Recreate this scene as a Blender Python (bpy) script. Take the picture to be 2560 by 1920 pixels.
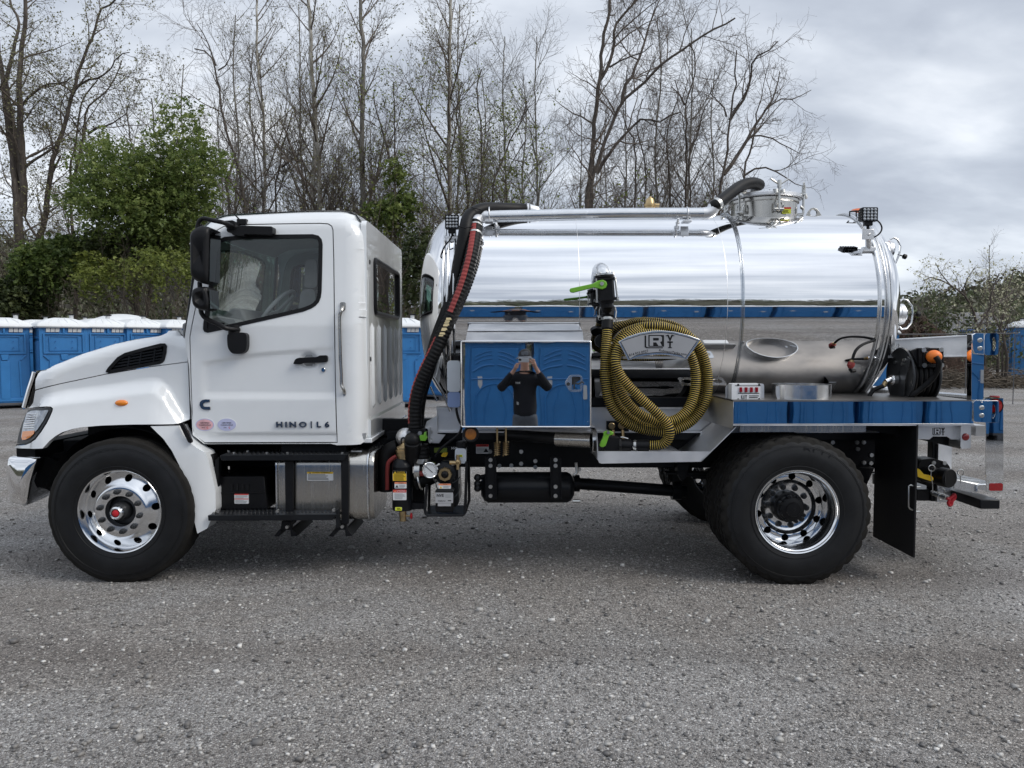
import bpy, bmesh, math, random
import numpy as np
from mathutils import Vector, Matrix
from mathutils.geometry import tessellate_polygon
R = math.radians
PI = math.pi
for o in list(bpy.data.objects):
    bpy.data.objects.remove(o)
scene = bpy.context.scene
COL = scene.collection
# ------------------------------------------------------------------ camera
FPX = 1922.0                      # focal length in pixels of a 2560 px wide picture
CAM = Vector((0.0, -5.5, 1.72))
PITCH = math.atan(95 / FPX)
cd = bpy.data.cameras.new('camera')
cd.sensor_width = 36.0
cd.lens = 36.0 * FPX / 2560
cd.clip_start = 0.02
cd.clip_end = 2500
cam = bpy.data.objects.new('camera', cd)
COL.objects.link(cam)
cam.location = CAM
cam.rotation_euler = (PI / 2 - PITCH, 0, 0)
scene.camera = cam
# ------------------------------------------------------------------ overcast sky
SUN_EL, SUN_AZ = R(42), R(113)    # azimuth clockwise from +Y: veiled, behind the photographer's right
SKY = 0.1
world = bpy.data.worlds.new('World')
scene.world = world
world.use_nodes = True
wn, wl = world.node_tree.nodes, world.node_tree.links
wn.clear()


def N(nt, typ, **kw):
    n = nt.nodes.new(typ)
    for k, v in kw.items():
        if k == 'i':
            for a, b in v.items():
                n.inputs[a].default_value = b
        else:
            setattr(n, k, v)
    return n


def ramp(nt, fac, stops, interp='LINEAR'):
    n = nt.nodes.new('ShaderNodeValToRGB')
    n.color_ramp.interpolation = interp
    e = n.color_ramp.elements
    while len(e) > 1:
        e.remove(e[-1])
    for k, (p, c) in enumerate(stops):
        if k == 0:
            e[0].position = p
            q = e[0]
        else:
            q = e.new(p)
        q.color = (c[0], c[1], c[2], 1) if not isinstance(c, (int, float)) else (c, c, c, 1)
    nt.links.new(fac, n.inputs['Fac'])
    return n.outputs['Color']


def math_n(nt, op, a, b=None, clamp=False):
    n = nt.nodes.new('ShaderNodeMath')
    n.operation = op
    n.use_clamp = clamp
    for k, s in enumerate((a, b)):
        if s is None:
            continue
        if isinstance(s, (int, float)):
            n.inputs[k].default_value = s
        else:
            nt.links.new(s, n.inputs[k])
    return n.outputs[0]


def mixc(nt, fac, a, b, mode='MIX'):
    n = nt.nodes.new('ShaderNodeMix')
    n.data_type = 'RGBA'
    n.blend_type = mode
    n.clamp_factor = True
    for s, k in ((fac, 0), (a, 6), (b, 7)):
        if isinstance(s, (int, float)):
            n.inputs[k].default_value = s
        elif isinstance(s, tuple):
            n.inputs[k].default_value = (s[0], s[1], s[2], 1)
        else:
            nt.links.new(s, n.inputs[k])
    return n.outputs[2]


wt = world.node_tree
tc = N(wt, 'ShaderNodeTexCoord')
sep = N(wt, 'ShaderNodeSeparateXYZ')
wl.new(tc.outputs['Generated'], sep.inputs[0])
zz = math_n(wt, 'MAXIMUM', sep.outputs['Z'], 0.0)
den = math_n(wt, 'ADD', zz, 0.22)
comb = N(wt, 'ShaderNodeCombineXYZ')
wl.new(math_n(wt, 'DIVIDE', sep.outputs['X'], den), comb.inputs[0])
wl.new(math_n(wt, 'DIVIDE', sep.outputs['Y'], den), comb.inputs[1])
mp = N(wt, 'ShaderNodeMapping', i={'Rotation': (0, 0, R(-18)), 'Location': (5.3, 2.4, 0), 'Scale': (0.85, 1.25, 1)})
wl.new(comb.outputs[0], mp.inputs[0])
n1 = N(wt, 'ShaderNodeTexNoise', i={'Scale': 1.05, 'Detail': 6.0, 'Roughness': 0.52, 'Distortion': 0.25})
wl.new(mp.outputs[0], n1.inputs['Vector'])
n2 = N(wt, 'ShaderNodeTexNoise', i={'Scale': 3.4, 'Detail': 5.0, 'Roughness': 0.5, 'Distortion': 0.4})
wl.new(mp.outputs[0], n2.inputs['Vector'])
cl = math_n(wt, 'ADD', math_n(wt, 'MULTIPLY', n1.outputs['Fac'], 0.78), math_n(wt, 'MULTIPLY', n2.outputs['Fac'], 0.22))
ccol = ramp(wt, cl, [(0.38, (0.315, 0.345, 0.405)), (0.47, (0.40, 0.435, 0.495)), (0.56, (0.535, 0.57, 0.625)), (0.68, (0.76, 0.785, 0.82))])
# an overcast sky is brighter towards the zenith (about three to one) and pale along the horizon
grad = ramp(wt, zz, [(0.0, 1.12), (0.10, 1.02), (0.28, 0.92), (0.5, 1.02), (0.75, 1.2), (1.0, 1.4)])
ccol = mixc(wt, 1.0, ccol, grad, 'MULTIPLY')
sky = N(wt, 'ShaderNodeTexSky', sky_type='NISHITA', sun_disc=False)
sky.sun_elevation = SUN_EL
sky.sun_rotation = SUN_AZ
scl = N(wt, 'ShaderNodeVectorMath', operation='SCALE')
wl.new(ccol, scl.inputs[0])
scl.inputs['Scale'].default_value = 1.0 / SKY
bg = N(wt, 'ShaderNodeBackground', i={'Strength': SKY})
wl.new(mixc(wt, 0.93, sky.outputs[0], scl.outputs[0]), bg.inputs['Color'])
wo = N(wt, 'ShaderNodeOutputWorld')
wl.new(bg.outputs[0], wo.inputs['Surface'])

sl = bpy.data.lights.new('sun', 'SUN')
sl.energy = 1.1
sl.angle = R(28)
sl.color = (1.0, 0.95, 0.88)
sun = bpy.data.objects.new('sun', sl)
COL.objects.link(sun)
sun.location = (-10, -40, 60)
sdir = Vector((math.sin(SUN_AZ) * math.cos(SUN_EL), math.cos(SUN_AZ) * math.cos(SUN_EL), math.sin(SUN_EL)))
sun.rotation_euler = sdir.to_track_quat('Z', 'Y').to_euler()
vs = scene.view_settings
scene.display_settings.display_device = 'sRGB'
vs.view_transform = 'Standard'
vs.look = 'None'
vs.exposure = 0.65
vs.gamma = 1.0
vs.use_curve_mapping = False
scene.cycles.max_bounces = 10
scene.cycles.glossy_bounces = 6
scene.cycles.transparent_max_bounces = 16
scene.cycles.caustics_reflective = False
scene.cycles.caustics_refractive = False
scene.cycles.use_denoising = True

# ------------------------------------------------------------------ measuring: a pixel of the 2560 x 1920 photograph at depth Y -> a point of the place
cp, sp = math.cos(PITCH), math.sin(PITCH)


def at(u, v, Y):
    xc, yc = (u - 1280) / FPX, -(v - 960) / FPX
    dy, dz = cp + yc * sp, -sp + yc * cp
    t = (Y - CAM.y) / dy
    return Vector((xc * t, Y, CAM.z + dz * t))


def zoomer(x0, y0, s):
    return lambda *pts: [(x0 + x / s, y0 + y / s) for x, y in pts]


ZA = zoomer(0, 480, 3.456); ZB = zoomer(440, 480, 3.456); ZC = zoomer(0, 900, 2.766)
ZD = zoomer(480, 900, 3.319); ZE = zoomer(920, 1000, 3.814); ZF = zoomer(1000, 500, 4.148)
ZG = zoomer(1100, 800, 5.53); ZH = zoomer(1400, 640, 3.318); ZI = zoomer(1400, 440, 4.809)
ZJ = zoomer(1740, 440, 3.95); ZK = zoomer(1760, 820, 4.254); ZL = zoomer(2160, 800, 5.185)
ZM = zoomer(2160, 1040, 4.1475); ZN = zoomer(1600, 1000, 3.319); ZO = zoomer(1440, 940, 5.183)
ZR = zoomer(2200, 560, 5.53); ZP = zoomer(0, 0, 3.456); ZQ = zoomer(640, 0, 3.19)
ZS = zoomer(1280, 0, 2.836); ZT = zoomer(960, 1040, 6.146); ZU = zoomer(0, 260, 3.072)
ZV = zoomer(980, 760, 4.364); ZW = zoomer(0, 900, 5.53)


def pp(px, Y):                     # pixel outline -> (x, z) outline at depth Y
    return [(p.x, p.z) for p in (at(u, v, Y) for u, v in px)]


def p3(px, Y):
    return [at(u, v, Y) for u, v in px]


# ------------------------------------------------------------------ materials
MATS = {}


def newmat(name):
    m = bpy.data.materials.new(name)
    m.use_nodes = True
    nt = m.node_tree
    b = nt.nodes['Principled BSDF']
    return m, nt, b


def mat(name, col, rough=0.5, metal=0.0, coat=0.0, vary=0.08, vscale=6.0, bump=0.0, bscale=60.0, rvary=0.08, ior=None, stretch=None, emit=0):
    m, nt, b = newmat(name)
    t = N(nt, 'ShaderNodeTexCoord')
    vec = t.outputs['Object']
    if stretch:
        mp_ = N(nt, 'ShaderNodeMapping', i={'Scale': stretch})
        nt.links.new(vec, mp_.inputs[0])
        vec = mp_.outputs[0]
    nz = N(nt, 'ShaderNodeTexNoise', i={'Scale': vscale, 'Detail': 5.0, 'Roughness': 0.6})
    nt.links.new(vec, nz.inputs['Vector'])
    lo = tuple(c * (1 - vary) for c in col)
    hi = tuple(min(1.0, c * (1 + vary)) for c in col)
    nt.links.new(ramp(nt, nz.outputs['Fac'], [(0.3, lo), (0.7, hi)]), b.inputs['Base Color'])
    rr = ramp(nt, nz.outputs['Fac'], [(0.3, max(0.0, rough - rvary * rough)), (0.7, min(1.0, rough + rvary * rough))])
    nt.links.new(rr, b.inputs['Roughness'])
    b.inputs['Metallic'].default_value = metal
    b.inputs['Coat Weight'].default_value = coat
    b.inputs['Coat Roughness'].default_value = 0.03
    if ior or max(col) < 0.02:
        b.inputs['IOR'].default_value = ior or 1.33
    if bump:
        nb = N(nt, 'ShaderNodeTexNoise', i={'Scale': bscale, 'Detail': 4.0})
        nt.links.new(vec, nb.inputs['Vector'])
        bp = N(nt, 'ShaderNodeBump', i={'Strength': bump, 'Distance': 0.01})
        nt.links.new(nb.outputs['Fac'], bp.inputs['Height'])
        nt.links.new(bp.outputs[0], b.inputs['Normal'])
    MATS[name] = m
    return m


def mirror_metal(name, col, rough, wob, wscale, dist, specks=0.0):
    """polished sheet metal: long shallow waves in the sheet and dried rain spots"""
    m, nt, b = newmat(name)
    t = N(nt, 'ShaderNodeTexCoord')
    mp_ = N(nt, 'ShaderNodeMapping', i={'Scale': wscale})
    nt.links.new(t.outputs['Object'], mp_.inputs[0])
    nz = N(nt, 'ShaderNodeTexNoise', i={'Scale': 1.0, 'Detail': 2.5, 'Roughness': 0.5})
    nt.links.new(mp_.outputs[0], nz.inputs['Vector'])
    bp = N(nt, 'ShaderNodeBump', i={'Strength': wob, 'Distance': dist})
    nt.links.new(nz.outputs['Fac'], bp.inputs['Height'])
    nt.links.new(bp.outputs[0], b.inputs['Normal'])
    b.inputs['Metallic'].default_value = 1.0 if name != 'polished_sheet' else 0.62
    n3 = N(nt, 'ShaderNodeTexNoise', i={'Scale': 3.0, 'Detail': 6.0, 'Roughness': 0.65})
    nt.links.new(t.outputs['Object'], n3.inputs['Vector'])
    c = ramp(nt, n3.outputs['Fac'], [(0.3, tuple(x * 0.95 for x in col)), (0.7, col)])
    r = ramp(nt, n3.outputs['Fac'], [(0.35, rough), (0.75, rough * 1.8)])
    if specks:
        vo = N(nt, 'ShaderNodeTexVoronoi', i={'Scale': 22.0})
        nt.links.new(t.outputs['Object'], vo.inputs['Vector'])
        sp_ = N(nt, 'ShaderNodeSeparateColor')
        nt.links.new(vo.outputs['Color'], sp_.inputs[0])
        lim = math_n(nt, 'MULTIPLY', math_n(nt, 'SUBTRACT', sp_.outputs[0], 1.0 - specks, True), 0.13 / specks)
        f = math_n(nt, 'LESS_THAN', vo.outputs['Distance'], lim)
        c = mixc(nt, f, c, (0.9, 0.92, 0.94))
        r = mixc(nt, f, r, (0.6, 0.6, 0.6))
        nt.links.new(math_n(nt, 'SUBTRACT', 1.0, math_n(nt, 'MULTIPLY', f, 0.7)), b.inputs['Metallic'])
    nt.links.new(c, b.inputs['Base Color'])
    nt.links.new(r, b.inputs['Roughness'])
    MATS[name] = m
    return m


WHITE = mat('white_paint', (0.80, 0.82, 0.83), 0.22, coat=1.0, vary=0.015, rvary=0.2, bump=0.004, bscale=300)
WPLAS = mat('white_plastic', (0.78, 0.79, 0.80), 0.45, vary=0.05)
BLACK = mat('black_plastic', (0.006, 0.006, 0.007), 0.42, vary=0.25, bump=0.05, bscale=400)
BLACKP = mat('black_paint', (0.010, 0.011, 0.013), 0.30, vary=0.3, vscale=4)
FRAME = mat('chassis_black', (0.005, 0.0055, 0.007), 0.55, vary=0.4, vscale=5)
RUBBER = mat('tyre_rubber', (0.0065, 0.007, 0.008), 0.5, vary=0.35, vscale=9, bump=0.06, bscale=180, ior=1.42)
TREAD = mat('tyre_tread', (0.012, 0.011, 0.0095), 0.8, vary=0.5, vscale=14, bump=0.2, bscale=120)
RUBHOSE = mat('hose_rubber', (0.0045, 0.0045, 0.005), 0.5, vary=0.25, bump=0.05, bscale=200)
TANKM = mirror_metal('polished_tank', (0.87, 0.875, 0.885), 0.022, 0.22, (0.55, 5.0, 5.0), 0.004, 0.03)
MIRR = mirror_metal('polished_sheet', (0.82, 0.835, 0.85), 0.012, 0.2, (2.2, 2.2, 2.2), 0.003, 0.05)
CHROME = mat('chrome', (0.88, 0.88, 0.88), 0.05, 1.0, vary=0.02, rvary=0.5)
RIMM = mat('rim_aluminium', (0.84, 0.85, 0.86), 0.15, 1.0, vary=0.03, rvary=0.15, vscale=4)
ALU = mat('mill_aluminium', (0.74, 0.745, 0.755), 0.42, 1.0, vary=0.10, vscale=3, rvary=0.3, bump=0.03, bscale=40)
ALUP = mat('pipe_aluminium', (0.72, 0.73, 0.74), 0.24, 1.0, vary=0.06, vscale=8, rvary=0.3)
STEEL = mat('stainless_steel', (0.50, 0.485, 0.455), 0.24, 1.0, vary=0.06, vscale=4, rvary=0.25, stretch=(14, 14, 0.6))
ZINC = mat('zinc_steel', (0.55, 0.55, 0.53), 0.3, 1.0, vary=0.15)
BRASS = mat('brass', (0.50, 0.37, 0.20), 0.36, 1.0, vary=0.15, vscale=20)
DKGREY = mat('dark_grey_metal', (0.034, 0.036, 0.039), 0.38, 0.3, vary=0.15)
INT = mat('cab_trim_grey', (0.32, 0.33, 0.34), 0.7, vary=0.08)
SEATM = mat('seat_fabric', (0.20, 0.205, 0.21), 0.9, vary=0.15, bump=0.1, bscale=300)
GREEN = mat('lime_handle', (0.16, 0.42, 0.03), 0.42, vary=0.08)
YELLOW = mat('yellow_plastic', (0.80, 0.52, 0.02), 0.4, vary=0.06)
ORANGE = mat('orange_rubber', (0.85, 0.20, 0.02), 0.45, vary=0.08)
AMBER = mat('amber_lens', (0.85, 0.24, 0.01), 0.15, coat=0.6, vary=0.12, vscale=60)
AMBERD = mat('dull_amber_lens', (0.30, 0.11, 0.02), 0.3, vary=0.3, vscale=60)
REDL = mat('red_lens', (0.28, 0.008, 0.010), 0.15, coat=0.6, vary=0.15, vscale=60)
REDP = mat('red_paint', (0.55, 0.02, 0.03), 0.4, vary=0.08)
REDH = mat('red_hose_stripe', (0.30, 0.045, 0.04), 0.6, vary=0.2)
HYEL = mat('hose_yellow', (0.80, 0.58, 0.10), 0.45, vary=0.12, vscale=12)
HBLK = mat('hose_brown_black', (0.009, 0.007, 0.006), 0.5, vary=0.3, vscale=12)
SIGNG = mat('sign_grey', (0.36, 0.365, 0.38), 0.5, 0.2, vary=0.04)
INK = mat('black_ink', (0.008, 0.008, 0.009), 0.5, vary=0.1)
LBLW = mat('label_white', (0.75, 0.76, 0.76), 0.5, vary=0.03)
LBLY = mat('label_yellow', (0.85, 0.55, 0.03), 0.5, vary=0.03)
LBLN = mat('label_lime', (0.75, 0.80, 0.05), 0.5, vary=0.03)
LBLR = mat('label_red', (0.62, 0.04, 0.03), 0.5, vary=0.03)
LBLO = mat('label_orange', (0.85, 0.28, 0.14), 0.5, vary=0.03)
LBLG = mat('label_grey_print', (0.34, 0.35, 0.36), 0.6, vary=0.05)
CREAM = mat('cream_print', (0.75, 0.62, 0.35), 0.6, vary=0.1)
LOZ = mat('sticker_lilac', (0.50, 0.52, 0.72), 0.4, vary=0.06)
LOZI = mat('sticker_pink', (0.72, 0.42, 0.45), 0.4, vary=0.25, vscale=14)
TBLUE = mat('blue_toilet_plastic', (0.028, 0.175, 0.440), 0.40, vary=0.10, vscale=2.5, bump=0.02, bscale=160)
TBLUED = mat('blue_toilet_plastic_dark', (0.008, 0.08, 0.26), 0.45, vary=0.10, vscale=2.5)
TROOF = mat('white_toilet_roof', (0.72, 0.74, 0.75), 0.5, vary=0.06, vscale=3)
TVENT = mat('grey_vent', (0.50, 0.51, 0.52), 0.5, vary=0.08)
TSKID = mat('grey_skid', (0.10, 0.10, 0.105), 0.8, vary=0.2)
JACKET = mat('black_jacket', (0.014, 0.015, 0.019), 0.85, vary=0.25, vscale=9, bump=0.3, bscale=14)
JEANS = mat('grey_jeans', (0.075, 0.085, 0.10), 0.9, vary=0.2, vscale=12, bump=0.2, bscale=20)
SKIN = mat('skin', (0.50, 0.29, 0.21), 0.5, vary=0.08)
CAPM = mat('cap_grey', (0.16, 0.17, 0.19), 0.9, vary=0.12)
MILK = mat('milky_plastic', (0.62, 0.66, 0.70), 0.35, vary=0.04)
MILKB = mat('blue_fluid', (0.25, 0.34, 0.58), 0.35, vary=0.04)


_nt = TBLUE.node_tree
_b = _nt.nodes['Principled BSDF']
_src = _b.inputs['Base Color'].links[0].from_socket
_oi = N(_nt, 'ShaderNodeObjectInfo')
_nt.links.new(mixc(_nt, 1.0, _src, ramp(_nt, _oi.outputs['Random'], [(0, (0.86, 0.86, 0.84)), (0.5, (1, 1, 1)), (1, (1.25, 1.14, 1.06))]), 'MULTIPLY'), _b.inputs['Base Color'])
BADGE = mat('badge_chrome', (0.38, 0.38, 0.38), 0.16, 1.0, vary=0.05)


def glass(name, tint, fres=1.45, rough=0.0, boost=2.0):
    m, nt, b = newmat(name)
    nt.nodes.remove(b)
    tr = N(nt, 'ShaderNodeBsdfTransparent', i={'Color': (*tint, 1)})
    gl = N(nt, 'ShaderNodeBsdfGlossy', i={'Roughness': rough, 'Color': (1, 1, 1, 1)})
    t = N(nt, 'ShaderNodeTexCoord')
    nz = N(nt, 'ShaderNodeTexNoise', i={'Scale': 2.0, 'Detail': 2.0})
    nt.links.new(t.outputs['Object'], nz.inputs['Vector'])
    bp = N(nt, 'ShaderNodeBump', i={'Strength': 0.03, 'Distance': 0.01})
    nt.links.new(nz.outputs['Fac'], bp.inputs['Height'])
    fr = N(nt, 'ShaderNodeFresnel', i={'IOR': fres})
    nt.links.new(bp.outputs[0], gl.inputs['Normal'])
    mx = N(nt, 'ShaderNodeMixShader')
    nt.links.new(math_n(nt, 'MULTIPLY', fr.outputs[0], boost, True), mx.inputs[0])
    nt.links.new(tr.outputs[0], mx.inputs[1])
    nt.links.new(gl.outputs[0], mx.inputs[2])
    nt.links.new(mx.outputs[0], nt.nodes['Material Output'].inputs[0])
    MATS[name] = m
    return m


GLASS = glass('cab_glass', (0.88, 0.93, 0.91), boost=1.6)
WSCREEN = glass('windscreen_glass', (0.40, 0.60, 0.50), boost=0.7)
GLASSD = glass('rear_glass', (0.30, 0.36, 0.34), 1.6)
CLEAR = glass('clear_tube', (0.80, 0.82, 0.84), 1.35, 0.15, 1.0)


def leafmat(name, stops, trans=0.35):
    m, nt, b = newmat(name)
    at_ = N(nt, 'ShaderNodeAttribute', attribute_name='tint')
    c = ramp(nt, at_.outputs['Fac'], stops)
    nt.links.new(c, b.inputs['Base Color'])
    b.inputs['Roughness'].default_value = 0.55
    tl = N(nt, 'ShaderNodeBsdfTranslucent')
    nt.links.new(c, tl.inputs['Color'])
    mx = N(nt, 'ShaderNodeMixShader', i={0: trans})
    nt.links.new(b.outputs[0], mx.inputs[1])
    nt.links.new(tl.outputs[0], mx.inputs[2])
    nt.links.new(mx.outputs[0], nt.nodes['Material Output'].inputs[0])
    return m


LEAF = leafmat('spring_leaves', [(0, (0.055, 0.090, 0.020)), (0.5, (0.15, 0.205, 0.052)), (1, (0.30, 0.35, 0.11))], 0.5)
LEAFY = leafmat('yellow_green_leaves', [(0, (0.07, 0.10, 0.02)), (1, (0.28, 0.32, 0.07))])
LEAFD = leafmat('dark_brush_leaves', [(0, (0.022, 0.034, 0.012)), (0.6, (0.055, 0.075, 0.024)), (1, (0.11, 0.13, 0.045))])
BUDS = leafmat('opening_buds', [(0, (0.14, 0.13, 0.07)), (1, (0.28, 0.28, 0.13))])
BLOSSOM = leafmat('pale_blossom', [(0, (0.36, 0.36, 0.20)), (1, (0.68, 0.66, 0.48))])
WOODFAR = leafmat('hazed_wood_leaves', [(0, (0.085, 0.075, 0.055)), (0.5, (0.105, 0.108, 0.062)), (1, (0.13, 0.165, 0.075))], 0.15)  # lightened leaf tones: the haze over the hillside is mixed into the colour


def barkmat(name, a, b_, scale=3.0, zs=0.25):
    m, nt, b = newmat(name)
    t = N(nt, 'ShaderNodeTexCoord')
    mp_ = N(nt, 'ShaderNodeMapping', i={'Scale': (scale, scale, scale * zs)})
    nt.links.new(t.outputs['Object'], mp_.inputs[0])
    nz = N(nt, 'ShaderNodeTexNoise', i={'Scale': 2.0, 'Detail': 8.0, 'Roughness': 0.7})
    nt.links.new(mp_.outputs[0], nz.inputs['Vector'])
    nt.links.new(ramp(nt, nz.outputs['Fac'], [(0.38, a), (0.62, b_)]), b.inputs['Base Color'])
    b.inputs['Roughness'].default_value = 0.9
    bp = N(nt, 'ShaderNodeBump', i={'Strength': 0.6, 'Distance': 0.03})
    nt.links.new(nz.outputs['Fac'], bp.inputs['Height'])
    nt.links.new(bp.outputs[0], b.inputs['Normal'])
    return m


BARK = barkmat('dark_bark', (0.045, 0.036, 0.030), (0.12, 0.10, 0.085))
BARKG = barkmat('grey_bark', (0.09, 0.085, 0.075), (0.22, 0.205, 0.18))
BARKP = barkmat('pale_flaking_bark', (0.14, 0.125, 0.10), (0.50, 0.48, 0.43), 1.6, 0.35)
TWIG = barkmat('twig_bark', (0.085, 0.068, 0.056), (0.17, 0.14, 0.115), 5)
TWIGB = barkmat('brush_stems', (0.07, 0.055, 0.04), (0.17, 0.14, 0.105), 5)
MULCH = barkmat('bark_mulch', (0.030, 0.018, 0.012), (0.085, 0.048, 0.032), 9, 1.0)


# ------------------------------------------------------------------ mesh builder
class MB:
    def __init__(self):
        self.v, self.f, self.m = [], [], []

    def add(self, vs, fs, mi=0):
        n = len(self.v)
        self.v += [tuple(p) for p in vs]
        self.f += [tuple(n + i for i in f) for f in fs]
        self.m += [mi] * len(fs)
        return self

    def box(self, x0, x1, y0, y1, z0, z1, mi=0, M=None):
        vs = [(x, y, z) for x in (x0, x1) for y in (y0, y1) for z in (z0, z1)]
        if M is not None:
            vs = [M @ Vector(p) for p in vs]
        return self.add(vs, [(0, 1, 3, 2), (4, 6, 7, 5), (0, 4, 5, 1), (2, 3, 7, 6), (0, 2, 6, 4), (1, 5, 7, 3)], mi)

    def prism(self, poly, y0, y1, holes=(), mi=0, poly2=None):
        """(x, z) outline with holes, solid from y0 to y1; poly2 = outline at y1 when it differs"""
        loops = [poly] + list(holes)
        tri = tessellate_polygon([[Vector((x, z, 0)) for x, z in l] for l in loops])
        flat = [p for l in loops for p in l]
        flat2 = flat if poly2 is None else list(poly2)
        n = len(flat)
        vs = [(x, y0, z) for x, z in flat] + [(x, y1, z) for x, z in flat2]
        fs = [tuple(t) for t in tri] + [tuple(n + i for i in reversed(t)) for t in tri]
        k = 0
        for l in loops:
            L = len(l)
            for i in range(L):
                a, b = k + i, k + (i + 1) % L
                fs.append((a, b, n + b, n + a))
            k += L
        return self.add(vs, fs, mi)

    def tube(self, path, r, n=8, mi=0, caps=True, closed=False, mis=None):
        P = [Vector(p) for p in path]
        L = len(P)
        rs = list(r) if isinstance(r, (list, tuple, np.ndarray)) else [r] * L
        T = []
        for i in range(L):
            a = P[(i - 1) % L] if (closed or i > 0) else P[i]
            b = P[(i + 1) % L] if (closed or i < L - 1) else P[i]
            t = b - a
            T.append(t.normalized() if t.length > 1e-9 else Vector((0, 0, 1)))
        up = Vector((0, 0, 1)) if abs(T[0].z) < 0.9 else Vector((0, 1, 0))
        u = T[0].cross(up).normalized()
        vs = []
        for i in range(L):
            u = (u - T[i] * u.dot(T[i]))
            u = u.normalized() if u.length > 1e-6 else T[i].orthogonal().normalized()
            w = T[i].cross(u)
            for k in range(n):
                a = 2 * PI * k / n
                vs.append(P[i] + (u * math.cos(a) + w * math.sin(a)) * rs[i])
        fs, ms = [], []
        for i in range(L if closed else L - 1):
            j = (i + 1) % L
            for k in range(n):
                k2 = (k + 1) % n
                fs.append((i * n + k, i * n + k2, j * n + k2, j * n + k))
                ms.append(mis[i] if mis is not None else mi)
        if caps and not closed:
            fs.append(tuple(range(n - 1, -1, -1)))
            fs.append(tuple((L - 1) * n + k for k in range(n)))
            ms += [mi, mi]
        nn = len(self.v)
        self.v += [tuple(p) for p in vs]
        self.f += [tuple(nn + i for i in f) for f in fs]
        self.m += ms
        return self

    def lathe(self, prof, c=(0, 0, 0), axis='Y', n=48, mi=0, ang=2 * PI, a0=0.0, mis=None):
        """prof: (distance along axis, radius) pairs"""
        c = Vector(c)
        full = abs(ang - 2 * PI) < 1e-6
        cols = n if full else n + 1
        vs = []
        for h, r in prof:
            for k in range(cols):
                a = a0 + ang * k / n
                x, y = r * math.cos(a), r * math.sin(a)
                if axis == 'Y':
                    vs.append(c + Vector((x, h, y)))
                elif axis == 'X':
                    vs.append(c + Vector((h, x, y)))
                else:
                    vs.append(c + Vector((x, y, h)))
        fs, ms = [], []
        for i in range(len(prof) - 1):
            for k in range(n):
                k2 = (k + 1) % cols
                fs.append((i * cols + k, i * cols + k2, (i + 1) * cols + k2, (i + 1) * cols + k))
                ms.append(mis[i] if mis else mi)
        nn = len(self.v)
        self.v += [tuple(p) for p in vs]
        self.f += [tuple(nn + i for i in f) for f in fs]
        self.m += ms
        return self

    def cyl(self, c, r, h0, h1, axis='Y', n=24, mi=0, ch=0.0):
        ch = min(ch, r * 0.5)
        pr = [(h0, 1e-4)]
        pr += [(h0, r - ch), (h0 + ch, r), (h1 - ch, r), (h1, r - ch)] if ch else [(h0, r), (h1, r)]
        pr += [(h1, 1e-4)]
        return self.lathe(pr, c, axis, n, mi)

    def sphere(self, c, r, n=16, m=10, sx=1, sy=1, sz=1, mi=0):
        c = Vector(c)
        vs, fs = [], []
        for i in range(m + 1):
            th = PI * i / m
            for k in range(n):
                a = 2 * PI * k / n
                vs.append(c + Vector((r * sx * math.sin(th) * math.cos(a), r * sy * math.sin(th) * math.sin(a), r * sz * math.cos(th))))
        for i in range(m):
            for k in range(n):
                k2 = (k + 1) % n
                fs.append((i * n + k, (i + 1) * n + k, (i + 1) * n + k2, i * n + k2))
        return self.add(vs, fs, mi)

    def xform(self, M):
        self.v = [tuple(M @ Vector(p)) for p in self.v]
        return self

    def merge(self, o, mi=None):
        n = len(self.v)
        self.v += o.v
        self.f += [tuple(n + i for i in f) for f in o.f]
        self.m += o.m if mi is None else [mi] * len(o.f)
        return self


def mesh_from(name, mb, mats, smooth=True, sharp=32.0, recalc=True, weld=True):
    me = bpy.data.meshes.new(name)
    bm = bmesh.new()
    vs = [bm.verts.new(p) for p in mb.v]
    for f, mi in zip(mb.f, mb.m):
        try:
            fc = bm.faces.new([vs[i] for i in f])
            fc.material_index = mi
            fc.smooth = smooth
        except ValueError:
            pass
    if weld:
        bmesh.ops.remove_doubles(bm, verts=bm.verts, dist=2e-5)
        bmesh.ops.dissolve_degenerate(bm, edges=bm.edges, dist=1e-6)
    if recalc:
        bmesh.ops.recalc_face_normals(bm, faces=bm.faces)
    bm.to_mesh(me)
    bm.free()
    for m in (mats if isinstance(mats, (list, tuple)) else [mats]):
        me.materials.append(m)
    if smooth:
        me.set_sharp_from_angle(angle=R(sharp))
    return me


def link(o, parent=None):
    COL.objects.link(o)
    if parent is not None:
        o.parent = parent
        if parent.type == 'EMPTY':
            o.matrix_parent_inverse = Matrix.Translation(-parent.location)
    return o


def obj(name, mb, mats, parent=None, bevel=0.0, seg=2, label=None, smooth=True, sharp=32.0, recalc=True, weld=True):
    o = bpy.data.objects.new(name, mesh_from(name, mb, mats, smooth, sharp, recalc, weld))
    link(o, parent)
    if bevel:
        bv = o.modifiers.new('bevel', 'BEVEL')
        bv.width = bevel
        bv.segments = seg
        bv.limit_method = 'ANGLE'
        bv.angle_limit = R(35)
        bv.harden_normals = False
    if label:
        o['label'] = label
    return o


def tag(o, label=None, cat=None, group=None, kind=None):
    for k, v in (('label', label), ('category', cat), ('group', group), ('kind', kind)):
        if v:
            o[k] = v
    return o


def empty(name, loc, label=None, cat=None, group=None):
    o = bpy.data.objects.new(name, None)
    o.empty_display_size = 0.2
    COL.objects.link(o)
    o.location = loc
    return tag(o, label, cat, group)


KIDS = {}


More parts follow.
